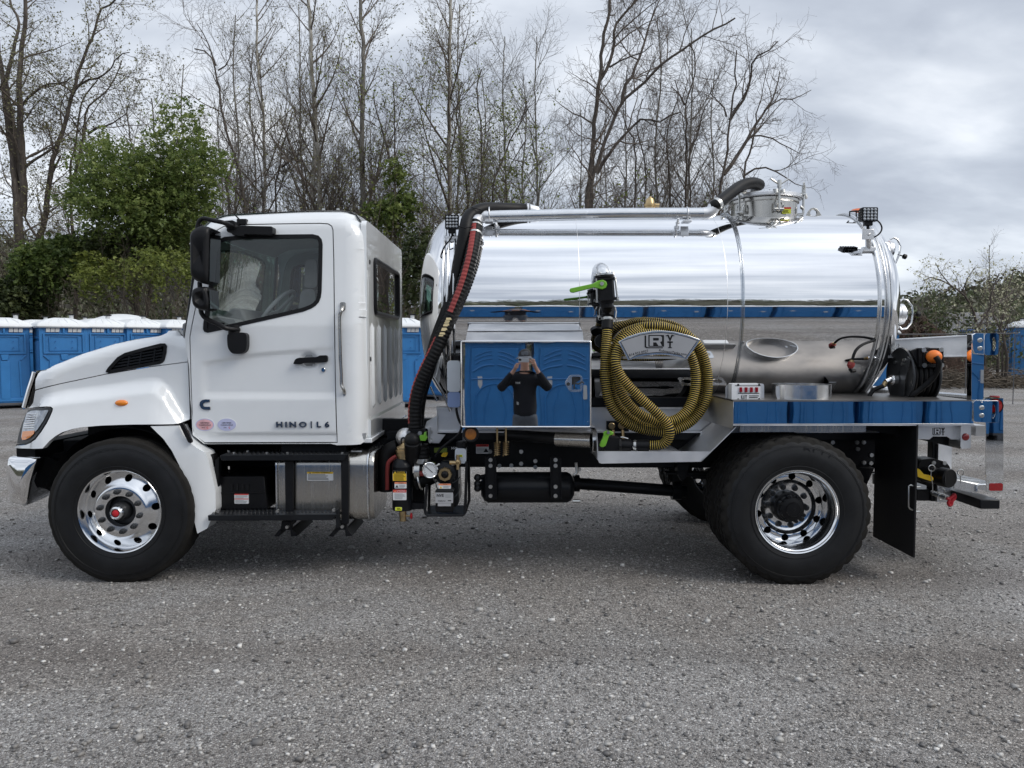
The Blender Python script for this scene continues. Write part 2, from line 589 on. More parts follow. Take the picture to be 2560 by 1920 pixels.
def copy_tree(root, loc, rz=0.0, label=None, scale=None):
    """a copy of a thing with copies of its parts and sub-parts"""
    c = root.copy()
    COL.objects.link(c)
    c.location = loc
    c.rotation_euler = (0, 0, rz)
    if scale:
        c.scale = scale if isinstance(scale, (tuple, list)) else (scale,) * 3
    if label:
        c['label'] = label
    for ch in list(root.children):
        d = ch.copy()
        COL.objects.link(d)
        d.parent = c
        d.matrix_parent_inverse = ch.matrix_parent_inverse
        for g in list(ch.children):
            e = g.copy()
            COL.objects.link(e)
            e.parent = d
            e.matrix_parent_inverse = g.matrix_parent_inverse
    return c


def mirrored(o, yc, parent):
    """the same part on the far side of the truck"""
    me = o.data.copy()
    co = np.empty(len(me.vertices) * 3, np.float32)
    me.vertices.foreach_get('co', co)
    co[1::3] = 2 * yc - co[1::3]
    me.vertices.foreach_set('co', co)
    me.flip_normals()
    me.update()
    c = o.copy()
    c.data = me
    COL.objects.link(c)
    c.parent = parent
    c.matrix_parent_inverse = o.matrix_parent_inverse
    return c


def catmull(pts, per=8):
    P = [Vector(p) for p in pts]
    out = []
    for i in range(len(P) - 1):
        p0, p1, p2, p3_ = P[max(i - 1, 0)], P[i], P[i + 1], P[min(i + 2, len(P) - 1)]
        for k in range(per):
            t = k / per
            out.append(0.5 * ((2 * p1) + (p2 - p0) * t + (2 * p0 - 5 * p1 + 4 * p2 - p3_) * t * t + (3 * p1 - p0 - 3 * p2 + p3_) * t ** 3))
    out.append(P[-1])
    return out


def resample(path, step):
    P = [Vector(p) for p in path]
    d = [0.0]
    for a, b in zip(P, P[1:]):
        d.append(d[-1] + (b - a).length)
    n = max(2, int(round(d[-1] / step)) + 1)
    out, j = [], 0
    for i in range(n):
        s = d[-1] * i / (n - 1)
        while j < len(P) - 2 and d[j + 1] < s:
            j += 1
        t = (s - d[j]) / max(1e-9, d[j + 1] - d[j])
        out.append(P[j].lerp(P[j + 1], min(1, max(0, t))))
    return out


def rrect(x0, x1, z0, z1, r, n=5):
    out = []
    for cx, cz, a0 in ((x1 - r, z0 + r, -90), (x1 - r, z1 - r, 0), (x0 + r, z1 - r, 90), (x0 + r, z0 + r, 180)):
        for k in range(n + 1):
            a = R(a0 + 90 * k / n)
            out.append((cx + r * math.cos(a), cz + r * math.sin(a)))
    return out


def rpoly(poly, r, n=4):
    """round the corners of an outline"""
    out = []
    L = len(poly)
    for i in range(L):
        p, a, b = Vector(poly[i]), Vector(poly[i - 1]), Vector(poly[(i + 1) % L])
        da, db = (a - p), (b - p)
        ra = min(r, da.length * 0.45)
        rb = min(r, db.length * 0.45)
        s, e = p + da.normalized() * ra, p + db.normalized() * rb
        for k in range(n + 1):
            t = k / n
            out.append(tuple((1 - t) ** 2 * s + 2 * t * (1 - t) * p + t * t * e))
    return out


def circ(cx, cz, r, n=20):
    return [(cx + r * math.cos(2 * PI * k / n), cz + r * math.sin(2 * PI * k / n)) for k in range(n)]


TXT = {}


def text_mb(s, size=1.0, align='CENTER', bold=0.0, extrude=0.0, shear=0.0):
    """lettering as mesh in the XZ plane facing -Y, centred on the origin"""
    key = (s, align, bold, extrude, shear)
    if key not in TXT:
        c = bpy.data.curves.new('t', 'FONT')
        c.body = s
        c.size = 1.0
        c.align_x = align
        c.align_y = 'CENTER'
        c.offset = bold
        c.extrude = extrude
        c.shear = shear
        c.resolution_u = 3
        o = bpy.data.objects.new('t', c)
        COL.objects.link(o)
        me = bpy.data.meshes.new_from_object(o)
        TXT[key] = ([tuple(v.co) for v in me.vertices], [tuple(p.vertices) for p in me.polygons])
        bpy.data.objects.remove(o)
        bpy.data.curves.remove(c)
        bpy.data.meshes.remove(me)
    vs, fs = TXT[key]
    m = MB()
    m.add([(x * size, -z * size, y * size) for x, y, z in vs], fs)
    return m


def put_text(mb, s, x, y, z, size, mi=0, **kw):
    t = text_mb(s, size, **kw)
    t.xform(Matrix.Translation((x, y, z)))
    return mb.merge(t, mi)


def bars(mb, x0, x1, zs, h, y, mi, rng, fill=(0.6, 1.0)):
    """rows of print too small to read"""
    for z in zs:
        w = (x1 - x0) * rng.uniform(*fill)
        mb.box(x0, x0 + w, y - 0.0004, y, z - h / 2, z + h / 2, mi)


# ------------------------------------------------------------------ numpy meshes (trees, leaves, gravel)
def np_mesh(name, verts, faces_list, mats, tint=None, smooth=False, midx=None):
    """faces_list: arrays of equal-sized polygons"""
    me = bpy.data.meshes.new(name)
    nv = len(verts)
    me.vertices.add(nv)
    me.vertices.foreach_set('co', np.asarray(verts, np.float32).ravel())
    loops = np.concatenate([f.ravel() for f in faces_list]).astype(np.int32)
    sizes = np.concatenate([np.full(len(f), f.shape[1], np.int32) for f in faces_list])
    starts = np.concatenate([[0], np.cumsum(sizes)[:-1]]).astype(np.int32)
    me.loops.add(len(loops))
    me.loops.foreach_set('vertex_index', loops)
    me.polygons.add(len(sizes))
    me.polygons.foreach_set('loop_start', starts)
    me.polygons.foreach_set('loop_total', sizes)
    if smooth:
        me.polygons.foreach_set('use_smooth', np.ones(len(sizes), bool))
    if midx is not None:
        me.polygons.foreach_set('material_index', np.asarray(midx, np.int32))
    if tint is not None:
        a = me.attributes.new('tint', 'FLOAT', 'POINT')
        a.data.foreach_set('value', np.asarray(tint, np.float32))
    for m in (mats if isinstance(mats, (list, tuple)) else [mats]):
        me.materials.append(m)
    me.update(calc_edges=True)
    return me


def np_obj(name, me, parent=None):
    o = bpy.data.objects.new(name, me)
    return link(o, parent)


def tubes_np(branches, sides_of):
    """branches: list of (pts k x 3, radii k); returns verts, list of quad arrays"""
    groups = {}
    for p, r in branches:
        groups.setdefault((len(p), sides_of(r[0])), []).append((p, r))
    V, F, base = [], [], 0
    for (k, n), L in groups.items():
        P = np.array([p for p, _ in L])
        Rr = np.array([r for _, r in L])
        B = len(L)
        T = np.empty_like(P)
        T[:, 1:-1] = P[:, 2:] - P[:, :-2]
        T[:, 0] = P[:, 1] - P[:, 0]
        T[:, -1] = P[:, -1] - P[:, -2]
        T /= np.linalg.norm(T, axis=2, keepdims=True) + 1e-9
        ref = np.where(np.abs(T[:, :1, 2:3]) > 0.8, np.array([1.0, 0.13, 0]), np.array([0, 0.1, 1.0]))
        U = np.cross(T, np.broadcast_to(ref, T.shape))
        U /= np.linalg.norm(U, axis=2, keepdims=True) + 1e-9
        W = np.cross(T, U)
        a = 2 * PI * np.arange(n) / n
        ring = P[:, :, None] + Rr[:, :, None, None] * (U[:, :, None] * np.cos(a)[None, None, :, None] + W[:, :, None] * np.sin(a)[None, None, :, None])
        V.append(ring.reshape(-1, 3))
        idx = base + np.arange(B * k * n).reshape(B, k, n)
        q = np.stack([idx[:, :-1], np.roll(idx, -1, 2)[:, :-1], np.roll(idx, -1, 2)[:, 1:], idx[:, 1:]], -1).reshape(-1, 4)
        F.append(q)
        base += B * k * n
    return np.concatenate(V), F


def leaves_np(C, size, rng, elong=1.7, flat=0.0):
    """one folded rhomb per leaf at centres C"""
    n = len(C)
    d = rng.normal(size=(n, 3))
    d[:, 2] *= (1 - flat)
    d /= np.linalg.norm(d, axis=1, keepdims=True) + 1e-9
    e = np.cross(d, rng.normal(size=(n, 3)))
    e /= np.linalg.norm(e, axis=1, keepdims=True) + 1e-9
    s = (np.asarray(size) * rng.uniform(0.6, 1.3, n))[:, None]
    V = np.stack([C - d * s * elong * 0.5, C + e * s * 0.5, C + d * s * elong * 0.5, C - e * s * 0.5], 1).reshape(-1, 3)
    return V, np.arange(n * 4).reshape(n, 4)


SCRNG = np.random.default_rng(7)


def ground_h(x, y):
    """the yard is nearly level and rises a hand's breadth towards the toilets"""
    s = np.clip((np.asarray(y, float) - 4.0) / 16.0, 0, 1)
    s = s * s * (3 - 2 * s) * 0.16
    return s
# ================================================================== THE SETTING
def axis_pts(lo, hi, fine_lo, fine_hi, fine, coarse):
    a = list(np.arange(lo, fine_lo, coarse)) + list(np.arange(fine_lo, fine_hi, fine)) + list(np.arange(fine_hi, hi + coarse, coarse))
    return np.array(a)


def grid_mesh(name, xs, ys, hf, mats):
    X, Y = np.meshgrid(xs, ys)
    Z = hf(X, Y)
    V = np.stack([X, Y, Z], -1).reshape(-1, 3)
    nx, ny = len(xs), len(ys)
    i = np.arange(nx * ny).reshape(ny, nx)
    q = np.stack([i[:-1, :-1], i[:-1, 1:], i[1:, 1:], i[1:, :-1]], -1).reshape(-1, 4)
    return np_mesh(name, V, [q], mats, smooth=True)


def gravel_material():
    m, nt, b = newmat('crushed_stone')
    t = N(nt, 'ShaderNodeTexCoord')
    vec = t.outputs['Object']
    big = N(nt, 'ShaderNodeTexNoise', i={'Scale': 0.42, 'Detail': 7.0, 'Roughness': 0.62, 'Distortion': 1.2})
    mid = N(nt, 'ShaderNodeTexNoise', i={'Scale': 9.0, 'Detail': 6.0, 'Roughness': 0.7})
    for n in (big, mid):
        nt.links.new(vec, n.inputs['Vector'])
    dirt = ramp(nt, mid.outputs['Fac'], [(0.3, (0.135, 0.124, 0.115)), (0.7, (0.250, 0.231, 0.214))])
    heights = []
    col = dirt
    for sc, lo, hi in ((190.0, 0.14, 0.60), (95.0, 0.28, 0.54), (50.0, 0.62, 0.50)):
        vo = N(nt, 'ShaderNodeTexVoronoi', i={'Scale': sc, 'Randomness': 1.0})
        mp_ = N(nt, 'ShaderNodeMapping', i={'Location': (sc, 0.3 * sc, 0)})
        nt.links.new(vec, mp_.inputs[0])
        nt.links.new(mp_.outputs[0], vo.inputs['Vector'])
        s = N(nt, 'ShaderNodeSeparateColor')
        nt.links.new(vo.outputs['Color'], s.inputs[0])
        stone = ramp(nt, s.outputs[0], [(0.0, (0.085, 0.082, 0.080)), (0.3, (0.18, 0.171, 0.163)), (0.6, (0.31, 0.30, 0.287)), (0.88, (0.48, 0.468, 0.45)), (1.0, (0.70, 0.68, 0.65))])
        thr = math_n(nt, 'ADD', math_n(nt, 'MULTIPLY', big.outputs['Fac'], 0.5), lo - 0.25)
        here = math_n(nt, 'GREATER_THAN', s.outputs[1], thr)
        inside = math_n(nt, 'LESS_THAN', vo.outputs['Distance'], hi)
        f = math_n(nt, 'MULTIPLY', here, inside)
        col = mixc(nt, f, col, stone)
        heights.append(math_n(nt, 'MULTIPLY', math_n(nt, 'MULTIPLY', math_n(nt, 'SUBTRACT', hi, vo.outputs['Distance'], True), f), 1.0 / sc))
    tr = N(nt, 'ShaderNodeTexNoise', i={'Scale': 1.0, 'Detail': 3.0, 'Distortion': 0.5})
    mt = N(nt, 'ShaderNodeMapping', i={'Scale': (0.10, 1.15, 1.0), 'Rotation': (0, 0, R(7))})
    nt.links.new(vec, mt.inputs[0])
    nt.links.new(mt.outputs[0], tr.inputs['Vector'])
    col = mixc(nt, 1.0, col, ramp(nt, tr.outputs['Fac'], [(0.34, (0.78, 0.76, 0.75)), (0.5, (1, 1, 1)), (0.66, (1.12, 1.12, 1.12))]), 'MULTIPLY')
    # worn, dusty and damp patches of the yard
    col = mixc(nt, 1.0, col, ramp(nt, big.outputs['Fac'], [(0.30, (0.72, 0.69, 0.67)), (0.45, (0.95, 0.92, 0.89)), (0.55, (1, 1, 1)), (0.7, (1.22, 1.23, 1.25))]), 'MULTIPLY')
    nt.links.new(col, b.inputs['Base Color'])
    b.inputs['Roughness'].default_value = 0.85
    hsum = math_n(nt, 'ADD', math_n(nt, 'ADD', heights[0], heights[1]), heights[2])
    hsum = math_n(nt, 'ADD', hsum, math_n(nt, 'MULTIPLY', mid.outputs['Fac'], 0.006))
    bp = N(nt, 'ShaderNodeBump', i={'Strength': 1.0, 'Distance': 1.4})
    nt.links.new(hsum, bp.inputs['Height'])
    nt.links.new(bp.outputs[0], b.inputs['Normal'])
    return m


GRAVEL = gravel_material()
me = grid_mesh('gravel_yard', axis_pts(-400, 400, -60, 60, 2.0, 20), axis_pts(-400, 700, -20, 60, 2.0, 20), lambda x, y: ground_h(x, y), GRAVEL)
tag(np_obj('gravel_ground', me), kind='structure')

# loose stones lying on the ground, densest where they can be told apart
def make_stones():
    rng = np.random.default_rng(11)
    bm = bmesh.new()
    bmesh.ops.create_cube(bm, size=1.25)
    bmesh.ops.triangulate(bm, faces=bm.faces)
    bv = np.array([v.co[:] for v in bm.verts])
    bf = np.array([[v.index for v in f.verts] for f in bm.faces])
    bm.free()
    n = 37000
    d = 2.6 * (14.0 / 2.6) ** (rng.uniform(0, 1, n) ** 0.9)
    a = rng.uniform(-0.86, 0.86, n)
    px, py = CAM.x + d * np.tan(a) * 1.0, CAM.y + d
    keep = (np.abs(px) < 9)
    px, py, d = px[keep], py[keep], d[keep]
    n = len(px)
    r = np.clip(rng.lognormal(math.log(0.0046), 0.48, n), 0.0025, 0.021) * (1 + 0.05 * d)
    r[:90] = rng.uniform(0.014, 0.026, 90)
    sc = np.stack([r * rng.uniform(0.8, 1.5, n), r * rng.uniform(0.7, 1.2, n), r * rng.uniform(0.45, 0.85, n)], 1)
    ang = rng.uniform(0, 2 * PI, n)
    V = bv[None] * (1 + rng.uniform(-0.35, 0.25, (n, len(bv), 1))) * sc[:, None]
    c, s = np.cos(ang)[:, None], np.sin(ang)[:, None]
    x = V[..., 0] * c - V[..., 1] * s + px[:, None]
    y = V[..., 0] * s + V[..., 1] * c + py[:, None]
    z = V[..., 2] + (sc[:, 2] * 0.45)[:, None] + ground_h(px, py)[:, None]
    P = np.stack([x, y, z], -1).reshape(-1, 3)
    F = (bf[None] + (np.arange(n) * len(bv))[:, None, None]).reshape(-1, 3)
    tint = np.repeat(rng.uniform(0, 1, n), len(bv))
    m = leafmat('loose_stone', [(0, (0.12, 0.115, 0.112)), (0.4, (0.24, 0.226, 0.21)), (0.75, (0.40, 0.388, 0.365)), (0.93, (0.56, 0.545, 0.52)), (1, (0.72, 0.70, 0.66))], 0.0)
    tag(np_obj('loose_gravel', np_mesh('loose_gravel', P, [F], m, tint=tint)), kind='stuff')


make_stones()


# ------------------------------------------------------------------ hills
def hill_front(x, y):
    xs = [-400, -150, -90, -62, -45, -20, 20, 55, 75, 100, 130, 200, 400]
    hs = [26, 22, 17, 13.5, 10, 5, 4, 4, 6, 10.5, 18, 27, 34]
    h = np.interp(x, xs, hs)
    s = np.clip((y - 62) / 80, 0, 1)
    s = s * s * (3 - 2 * s)
    w = 1.2 * np.sin(x * 0.11 + 1.3 * np.sin(y * 0.05)) + 0.8 * np.sin(x * 0.23 + y * 0.07)
    s = s * (1 - 0.6 * np.clip((y - 150) / 120, 0, 1))
    return h * s + w * s * 0.8 + 0.155 - 0.35 * (s < 0.001)


def hill_back(x, y):
    s = np.clip((-y - 60) / 70, 0, 1)
    s = s * s * (3 - 2 * s)
    return (15 + 4 * np.sin(x * 0.03) + 2 * np.sin(x * 0.09 + y * 0.05)) * s - 0.35 * (s < 0.001)


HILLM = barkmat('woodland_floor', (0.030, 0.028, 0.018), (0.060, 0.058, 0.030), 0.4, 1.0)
tag(np_obj('hill', grid_mesh('hill', np.arange(-400, 401, 8.0), np.arange(60, 330, 8.0), hill_front, HILLM)), kind='structure')
tag(np_obj('hill', grid_mesh('hill', np.arange(-300, 301, 10.0), np.arange(-300, -55, 10.0), hill_back, HILLM)), kind='structure')
me = grid_mesh('far_hills', np.arange(-900, 901, 30.0), np.arange(420, 700, 20.0), lambda x, y: (30 + 16 * np.sin(x * 0.006 + 0.8) + 6 * np.sin(x * 0.021)) * np.clip((y - 420) / 160, 0, 1), barkmat('haze_blue_hills', (0.10, 0.13, 0.13), (0.13, 0.16, 0.15), 0.05, 1.0))  # farthest ridge: its bluish tint is air haze put into the colour
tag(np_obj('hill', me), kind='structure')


def forest(name, hf, x0, x1, y0, y1, n, per, seed, lsz=0.75, hs=1.0):
    rng = np.random.default_rng(seed)
    cx, cy = rng.uniform(x0, x1, n), rng.uniform(y0, y1, n)
    h = rng.uniform(2.4, 6.0, n) * hs
    rad = rng.uniform(1.2, 2.6, n) * (0.5 + hs / 2)
    cz = hf(cx, cy) + h * 0.55
    tone = np.clip(rng.normal(0.45, 0.28, n), 0, 1)
    p = rng.normal(size=(n, per, 3))
    p /= np.linalg.norm(p, axis=2, keepdims=True)
    p *= rng.uniform(0.35, 1.0, (n, per, 1)) ** 0.5
    C = np.stack([cx, cy, cz], 1)[:, None] + p * np.stack([rad, rad, h * 0.55], 1)[:, None]
    t = np.clip(tone[:, None] + rng.normal(0, 0.15, (n, per)), 0, 1)
    V, F = leaves_np(C.reshape(-1, 3), lsz, rng, 2.2)
    tag(np_obj(name, np_mesh(name, V, [F], WOODFAR, tint=np.repeat(t.ravel(), 4))), kind='stuff')


forest('hillside_wood', hill_front, 46, 150, 64, 172, 1250, 58, 3, 0.42)
forest('hillside_wood', hill_front, -110, -28, 64, 140, 800, 46, 5, 0.45)
forest('hillside_wood', hill_front, -28, 46, 64, 110, 350, 40, 6, 0.5)
forest('roadside_brush', ground_h, 19, 62, 42, 57, 150, 60, 9, 0.26, 0.42)
forest('hillside_wood', hill_back, -150, 150, -170, -62, 700, 18, 4)


# ------------------------------------------------------------------ bare trees
def _norm(d):
    l = math.sqrt(d[0] * d[0] + d[1] * d[1] + d[2] * d[2]) or 1.0
    return (d[0] / l, d[1] / l, d[2] / l)


def _wander(rnd, p, d, L, k, wig, trop):
    pts = [p]
    s = L / (k - 1)
    for _ in range(k - 1):
        d = _norm((d[0] + rnd.gauss(0, wig), d[1] + rnd.gauss(0, wig), d[2] + rnd.gauss(0, wig) + trop))
        p = (p[0] + d[0] * s, p[1] + d[1] * s, p[2] + d[2] * s)
        pts.append(p)
    return pts


def _side(rnd, t, lo, hi):
    """a direction leaving the tangent t at an angle between lo and hi"""
    a = rnd.uniform(lo, hi)
    r = (rnd.gauss(0, 1), rnd.gauss(0, 1), rnd.gauss(0, 1))
    dt = r[0] * t[0] + r[1] * t[1] + r[2] * t[2]
    q = _norm((r[0] - dt * t[0], r[1] - dt * t[1], r[2] - dt * t[2]))
    c, s = math.cos(a), math.sin(a)
    return (t[0] * c + q[0] * s, t[1] * c + q[1] * s, t[2] * c + q[2] * s)


SPREAD = dict(a=(0.6, 1.15), wig=(0.16, 0.20, 0.24, 0.25), trop=(0.05, 0.04, 0.03, 0.0), l1=3.6, dens=1.3, t0=0.2, n2=2.4, n3=3.4, n4=4)
UPRIGHT = dict(a=(0.5, 0.82), wig=(0.05, 0.10, 0.16, 0.2), trop=(0.045, 0.06, 0.06, 0.03), l1=5.6, dens=1.45, t0=0.08, n2=1.9, n3=2.9, n4=3)
THICKET = dict(a=(0.4, 0.8), wig=(0.10, 0.14, 0.2, 0.2), trop=(0.08, 0.06, 0.03, 0.0), l1=1.7, dens=1.4, t0=0.2, n2=2.2, n3=2.6, n4=1)


def grow(stems, st, seed, twig=0.0075):
    """stems: list of (points, r0, r1); returns trunk branches, crown branches and twig tips"""
    rnd = random.Random(seed)
    trunk, crown, tips = [], [], []

    def kids(pts, r, lev, L):
        n = len(pts)
        if lev == 1:
            cnt = max(3, int(L * st['dens']))
        elif lev == 2:
            cnt = max(2, int(L * st['n2']))
        elif lev == 3:
            cnt = max(2, int(L * st['n3']))
        else:
            cnt = st['n4']
        for i in range(cnt):
            lo = st['t0'] if lev == 1 else 0.15
            t = lo + (1 - lo) * (i + rnd.random()) / cnt
            t = min(t, 0.985)
            f = t * (n - 1)
            j = int(f)
            g = f - j
            p = tuple(a + (b - a) * g for a, b in zip(pts[j], pts[j + 1]))
            tan = _norm(tuple(b - a for a, b in zip(pts[j], pts[j + 1])))
            rr = r[j] + (r[j + 1] - r[j]) * g
            d = _side(rnd, tan, *st['a'])
            if lev == 1:
                l = st['l1'] * (1.15 - 0.75 * t) * rnd.uniform(0.55, 1.25)
                k, r0 = 8, min(rr * 0.62, 0.012 + 0.0125 * l)
            elif lev == 2:
                l = L * (0.62 - 0.3 * t) * rnd.uniform(0.6, 1.2)
                k, r0 = 5, min(rr * 0.65, 0.007 + 0.008 * l)
            elif lev == 3:
                l = L * (0.7 - 0.3 * t) * rnd.uniform(0.6, 1.2) + 0.1
                k, r0 = 4, min(rr * 0.7, twig * 1.35)
            else:
                l = rnd.uniform(0.18, 0.5)
                k, r0 = 3, min(rr * 0.8, twig)
            c = _wander(rnd, p, d, l, k, st['wig'][lev - 1], st['trop'][lev - 1])
            re = twig * 0.75
            cr = [r0 + (min(re, r0) - r0) * q / (k - 1) for q in range(k)]
            crown.append((c, cr))
            if lev < 4:
                kids(c, cr, lev + 1, l)
            if lev >= 3:
                tips.append(c[-1])

    for pts, r0, r1 in stems:
        P = catmull(pts, 6)
        P = resample(P, 0.45)
        m = len(P)
        rs = [r0 + (r1 - r0) * (q / (m - 1)) ** 0.85 for q in range(m)]
        P = [tuple(p) for p in P]
        P = [(x + rnd.gauss(0, 0.02), y + 0.12 * math.sin(q * 0.35 + r0 * 40), z) for q, (x, y, z) in enumerate(P)]
        trunk.append((P, rs))
        L = sum((Vector(a) - Vector(b)).length for a, b in zip(P, P[1:]))
        kids(P, rs, 1, L)
    return trunk, crown, tips


def sides_trunk(r):
    return 10 if r > 0.09 else 6


def sides_crown(r):
    return 5 if r > 0.028 else 3


def base_z(p):
    return float(ground_h(p[0], p[1]))


def build_tree(name, label, stems, st, seed, bark, twigm, group, buds=0, budm=None, twig=0.0075, budsize=0.06):
    tr, cr, tips = grow(stems, st, seed, twig)
    b = stems[0][0][0]
    root = empty(name, (b[0], b[1], b[2]), label, 'tree', group)
    V, F = tubes_np(tr, sides_trunk)
    np_obj('trunk', np_mesh('trunk', V, F, bark, smooth=True), root)
    V, F = tubes_np(cr, sides_crown)
    mats, tint, midx = [twigm], None, None
    if buds:
        rng = np.random.default_rng(seed)
        T = np.array(tips)
        C = np.repeat(T, buds, 0) + rng.normal(0, 0.05, (len(T) * buds, 3))
        LV, LF = leaves_np(C, budsize, rng, 1.6)
        tint = np.concatenate([np.zeros(len(V)), np.repeat(rng.uniform(0, 1, len(C)), 4)])
        nf = sum(len(f) for f in F)
        F = F + [LF + len(V)]
        V = np.concatenate([V, LV])
        midx = np.concatenate([np.zeros(nf), np.ones(len(LF))])
        mats.append(budm)
    np_obj('crown', np_mesh('crown', V, F, mats, tint=tint, midx=midx), root)
    return root


def stem_px(px, Y, r0, r1, dy=0.0):
    """a stem measured in the photograph, given its own distance; r in pixels"""
    n = len(px)
    pts = [at(u, v, Y + dy * k / (n - 1)) for k, (u, v) in enumerate(px)]
    s = (Y + 5.5) / FPX
    return (pts, r0 * s, r1 * s)


def to_ground(px, Y):
    """lead a measured stem down to the ground"""
    p = at(*px[0], Y)
    z = base_z(p)
    return [(px[0][0], px[0][1])] if p.z <= z else [((px[0][0] + 1280) / 2 + (px[0][0] - 1280) / 2, 865 + (CAM.z - z) * FPX / (Y + 5.5) + 3)] + list(px)


def rooted(px, Y, r0, r1, dy=0.0):
    return stem_px(to_ground(px, Y), Y, r0, r1, dy)


GB = 'bare trees behind the yard'
Y1 = 29.0
build_tree('walnut_tree', 'thick multi-stemmed bare tree above the blue toilets at far left', [
    rooted(ZU((165, 1200), (160, 1000), (140, 800), (100, 500), (80, 350), (50, 150)) + ZP((20, 600), (5, 450), (-10, 300)), Y1, 17, 4),
    stem_px(ZU((145, 760), (120, 420), (105, 250), (95, 150)) + ZP((70, 720), (110, 540), (150, 300), (170, 210), (110, 90), (70, -20)), Y1, 9, 2.5, 1.0),
    stem_px(ZU((150, 860), (165, 700), (162, 500), (166, 300)) + ZP((185, 980), (180, 700), (185, 500), (200, 250), (205, -60)), Y1, 10, 4, -0.6),
    stem_px(ZP((195, 900), (300, 800), (420, 735), (560, 725), (640, 670)), Y1, 4, 1.2, -1),
    stem_px(ZP((200, 1450), (300, 1380), (440, 1310), (520, 1240), (640, 1200)), Y1, 4, 1.2, 1)],
    SPREAD, 21, BARK, TWIG, GB, 2, BUDS)
build_tree('walnut_tree', 'tall bare tree leaning right beside the thick multi-stemmed one', [
    rooted(ZU((225, 1250), (260, 1150), (290, 1050), (330, 900), (350, 750), (380, 560), (420, 400), (470, 270), (520, 130)) + ZP((620, 870), (650, 700), (690, 540), (740, 410), (780, 320), (810, 230), (850, 120), (890, 50), (960, 40), (1010, -10)), Y1 + 0.6, 11, 2),
    stem_px(ZP((640, 760), (760, 690), (870, 675), (960, 600), (1050, 480), (1130, 460)), Y1 + 0.6, 3.4, 1.0, -1),
    stem_px(ZU((400, 520), (450, 430), (462, 395)), Y1 + 0.6, 3.2, 2.0)],
    SPREAD, 22, BARK, TWIG, GB, 2, BUDS)
build_tree('walnut_tree', 'slender forked bare tree just left of the leafy green tree', [
    rooted(ZU((570, 1050), (560, 900), (555, 700), (560, 600), (545, 480), (570, 330), (590, 150), (610, 30)) + ZP((690, 900), (740, 800), (850, 690)), Y1 + 1.5, 6, 1.5),
    stem_px(ZU((560, 600), (620, 420), (650, 250), (660, 120)) + ZP((720, 1150), (750, 920), (850, 830), (960, 720), (1050, 520)), Y1 + 1.5, 4.5, 1.2, 1),
    stem_px(ZP((760, 1150), (850, 1100), (960, 1080), (1100, 990)), Y1 + 1.5, 3.5, 1.0, -1)],
    SPREAD, 23, BARK, TWIG, GB, 2, BUDS)
build_tree('locust_tree', 'bare tree with curved hooking top just right of the leafy green tree', [
    rooted(ZU((1890, 840), (1870, 700), (1820, 470), (1790, 380), (1730, 200), (1700, 50)) + ZP((1900, 850), (1870, 620), (1840, 520), (1760, 440), (1690, 430)), Y1 + 1, 7, 1.5),
    stem_px(ZP((1870, 600), (1960, 540), (1990, 420)), Y1 + 1, 2, 1.0),
    stem_px(ZP((1860, 560), (1800, 400), (1740, 260), (1700, 200)), Y1 + 1, 2.2, 1.0),
    rooted(ZU((1760, 820), (1745, 660), (1775, 520), (1815, 420)), Y1 + 1, 5, 3)],
    SPREAD, 24, BARK, TWIG, GB)
for k, (pts, lab) in enumerate([
        (ZU((1050, 700), (1030, 430), (1000, 250), (985, 100), (980, 20)), 'pale grey twiggy tree rising behind the left of the leafy green tree'),
        (ZU((1250, 600), (1230, 400), (1190, 200), (1180, 60), (1170, -40)), 'pale grey twiggy tree rising behind the middle of the leafy green tree')]):
    build_tree('young_maple', lab, [rooted(pts, 42, 5, 1.5)], UPRIGHT, 30 + k, BARKG, BARKG, GB, twig=0.011)
Y2 = 31.0
build_tree('sycamore_tree', 'thin pale-barked tree above the front edge of the cab roof', [
    rooted(ZQ((70, 1659), (65, 1300), (50, 900), (25, 600), (10, 300), (5, 0), (0, -150)), Y2 + 3, 5.5, 2.2)], UPRIGHT, 41, BARKP, TWIG, GB, 1, BUDS)
build_tree('sycamore_tree', 'pale grey tree with twin lower trunks above the cab roof', [
    rooted(ZQ((505, 1659), (495, 1300), (475, 1050), (470, 800), (462, 650), (440, 450), (430, 200), (410, -50), (400, -200)), Y2, 9, 3.5),
    rooted(ZQ((455, 1659), (462, 1300), (470, 1000)), Y2 + 0.4, 6, 5)], UPRIGHT, 42, BARKP, TWIG, GB, 1, BUDS)
build_tree('sycamore_tree', 'straight dark-barked tree above the rear of the cab roof', [
    rooted(ZQ((850, 1659), (845, 1300), (848, 1000), (850, 800), (860, 600), (852, 350), (835, 150), (830, -60), (828, -200)), Y2 - 1, 9.5, 4)], UPRIGHT, 43, BARKG, TWIG, GB, 1, BUDS)
build_tree('sycamore_tree', 'white flaking-barked tree standing straight above the front work light', [
    rooted(ZQ((1545, 1659), (1540, 1300), (1540, 1000), (1545, 700), (1548, 400), (1552, 100), (1555, -60), (1556, -200)), Y2, 8, 3.6)], UPRIGHT, 44, BARKP, TWIG, GB, 1, BUDS)
build_tree('locust_tree', 'small dark leaning tree low between the two tall pale trunks above the cab', [
    rooted(ZQ((160, 1659), (190, 1350), (220, 1150), (290, 880)), Y2 + 1, 4.5, 1.5), stem_px(ZQ((200, 1330), (300, 1260), (420, 1160)), Y2 + 1, 3, 1)], SPREAD, 45, BARK, TWIG, GB)
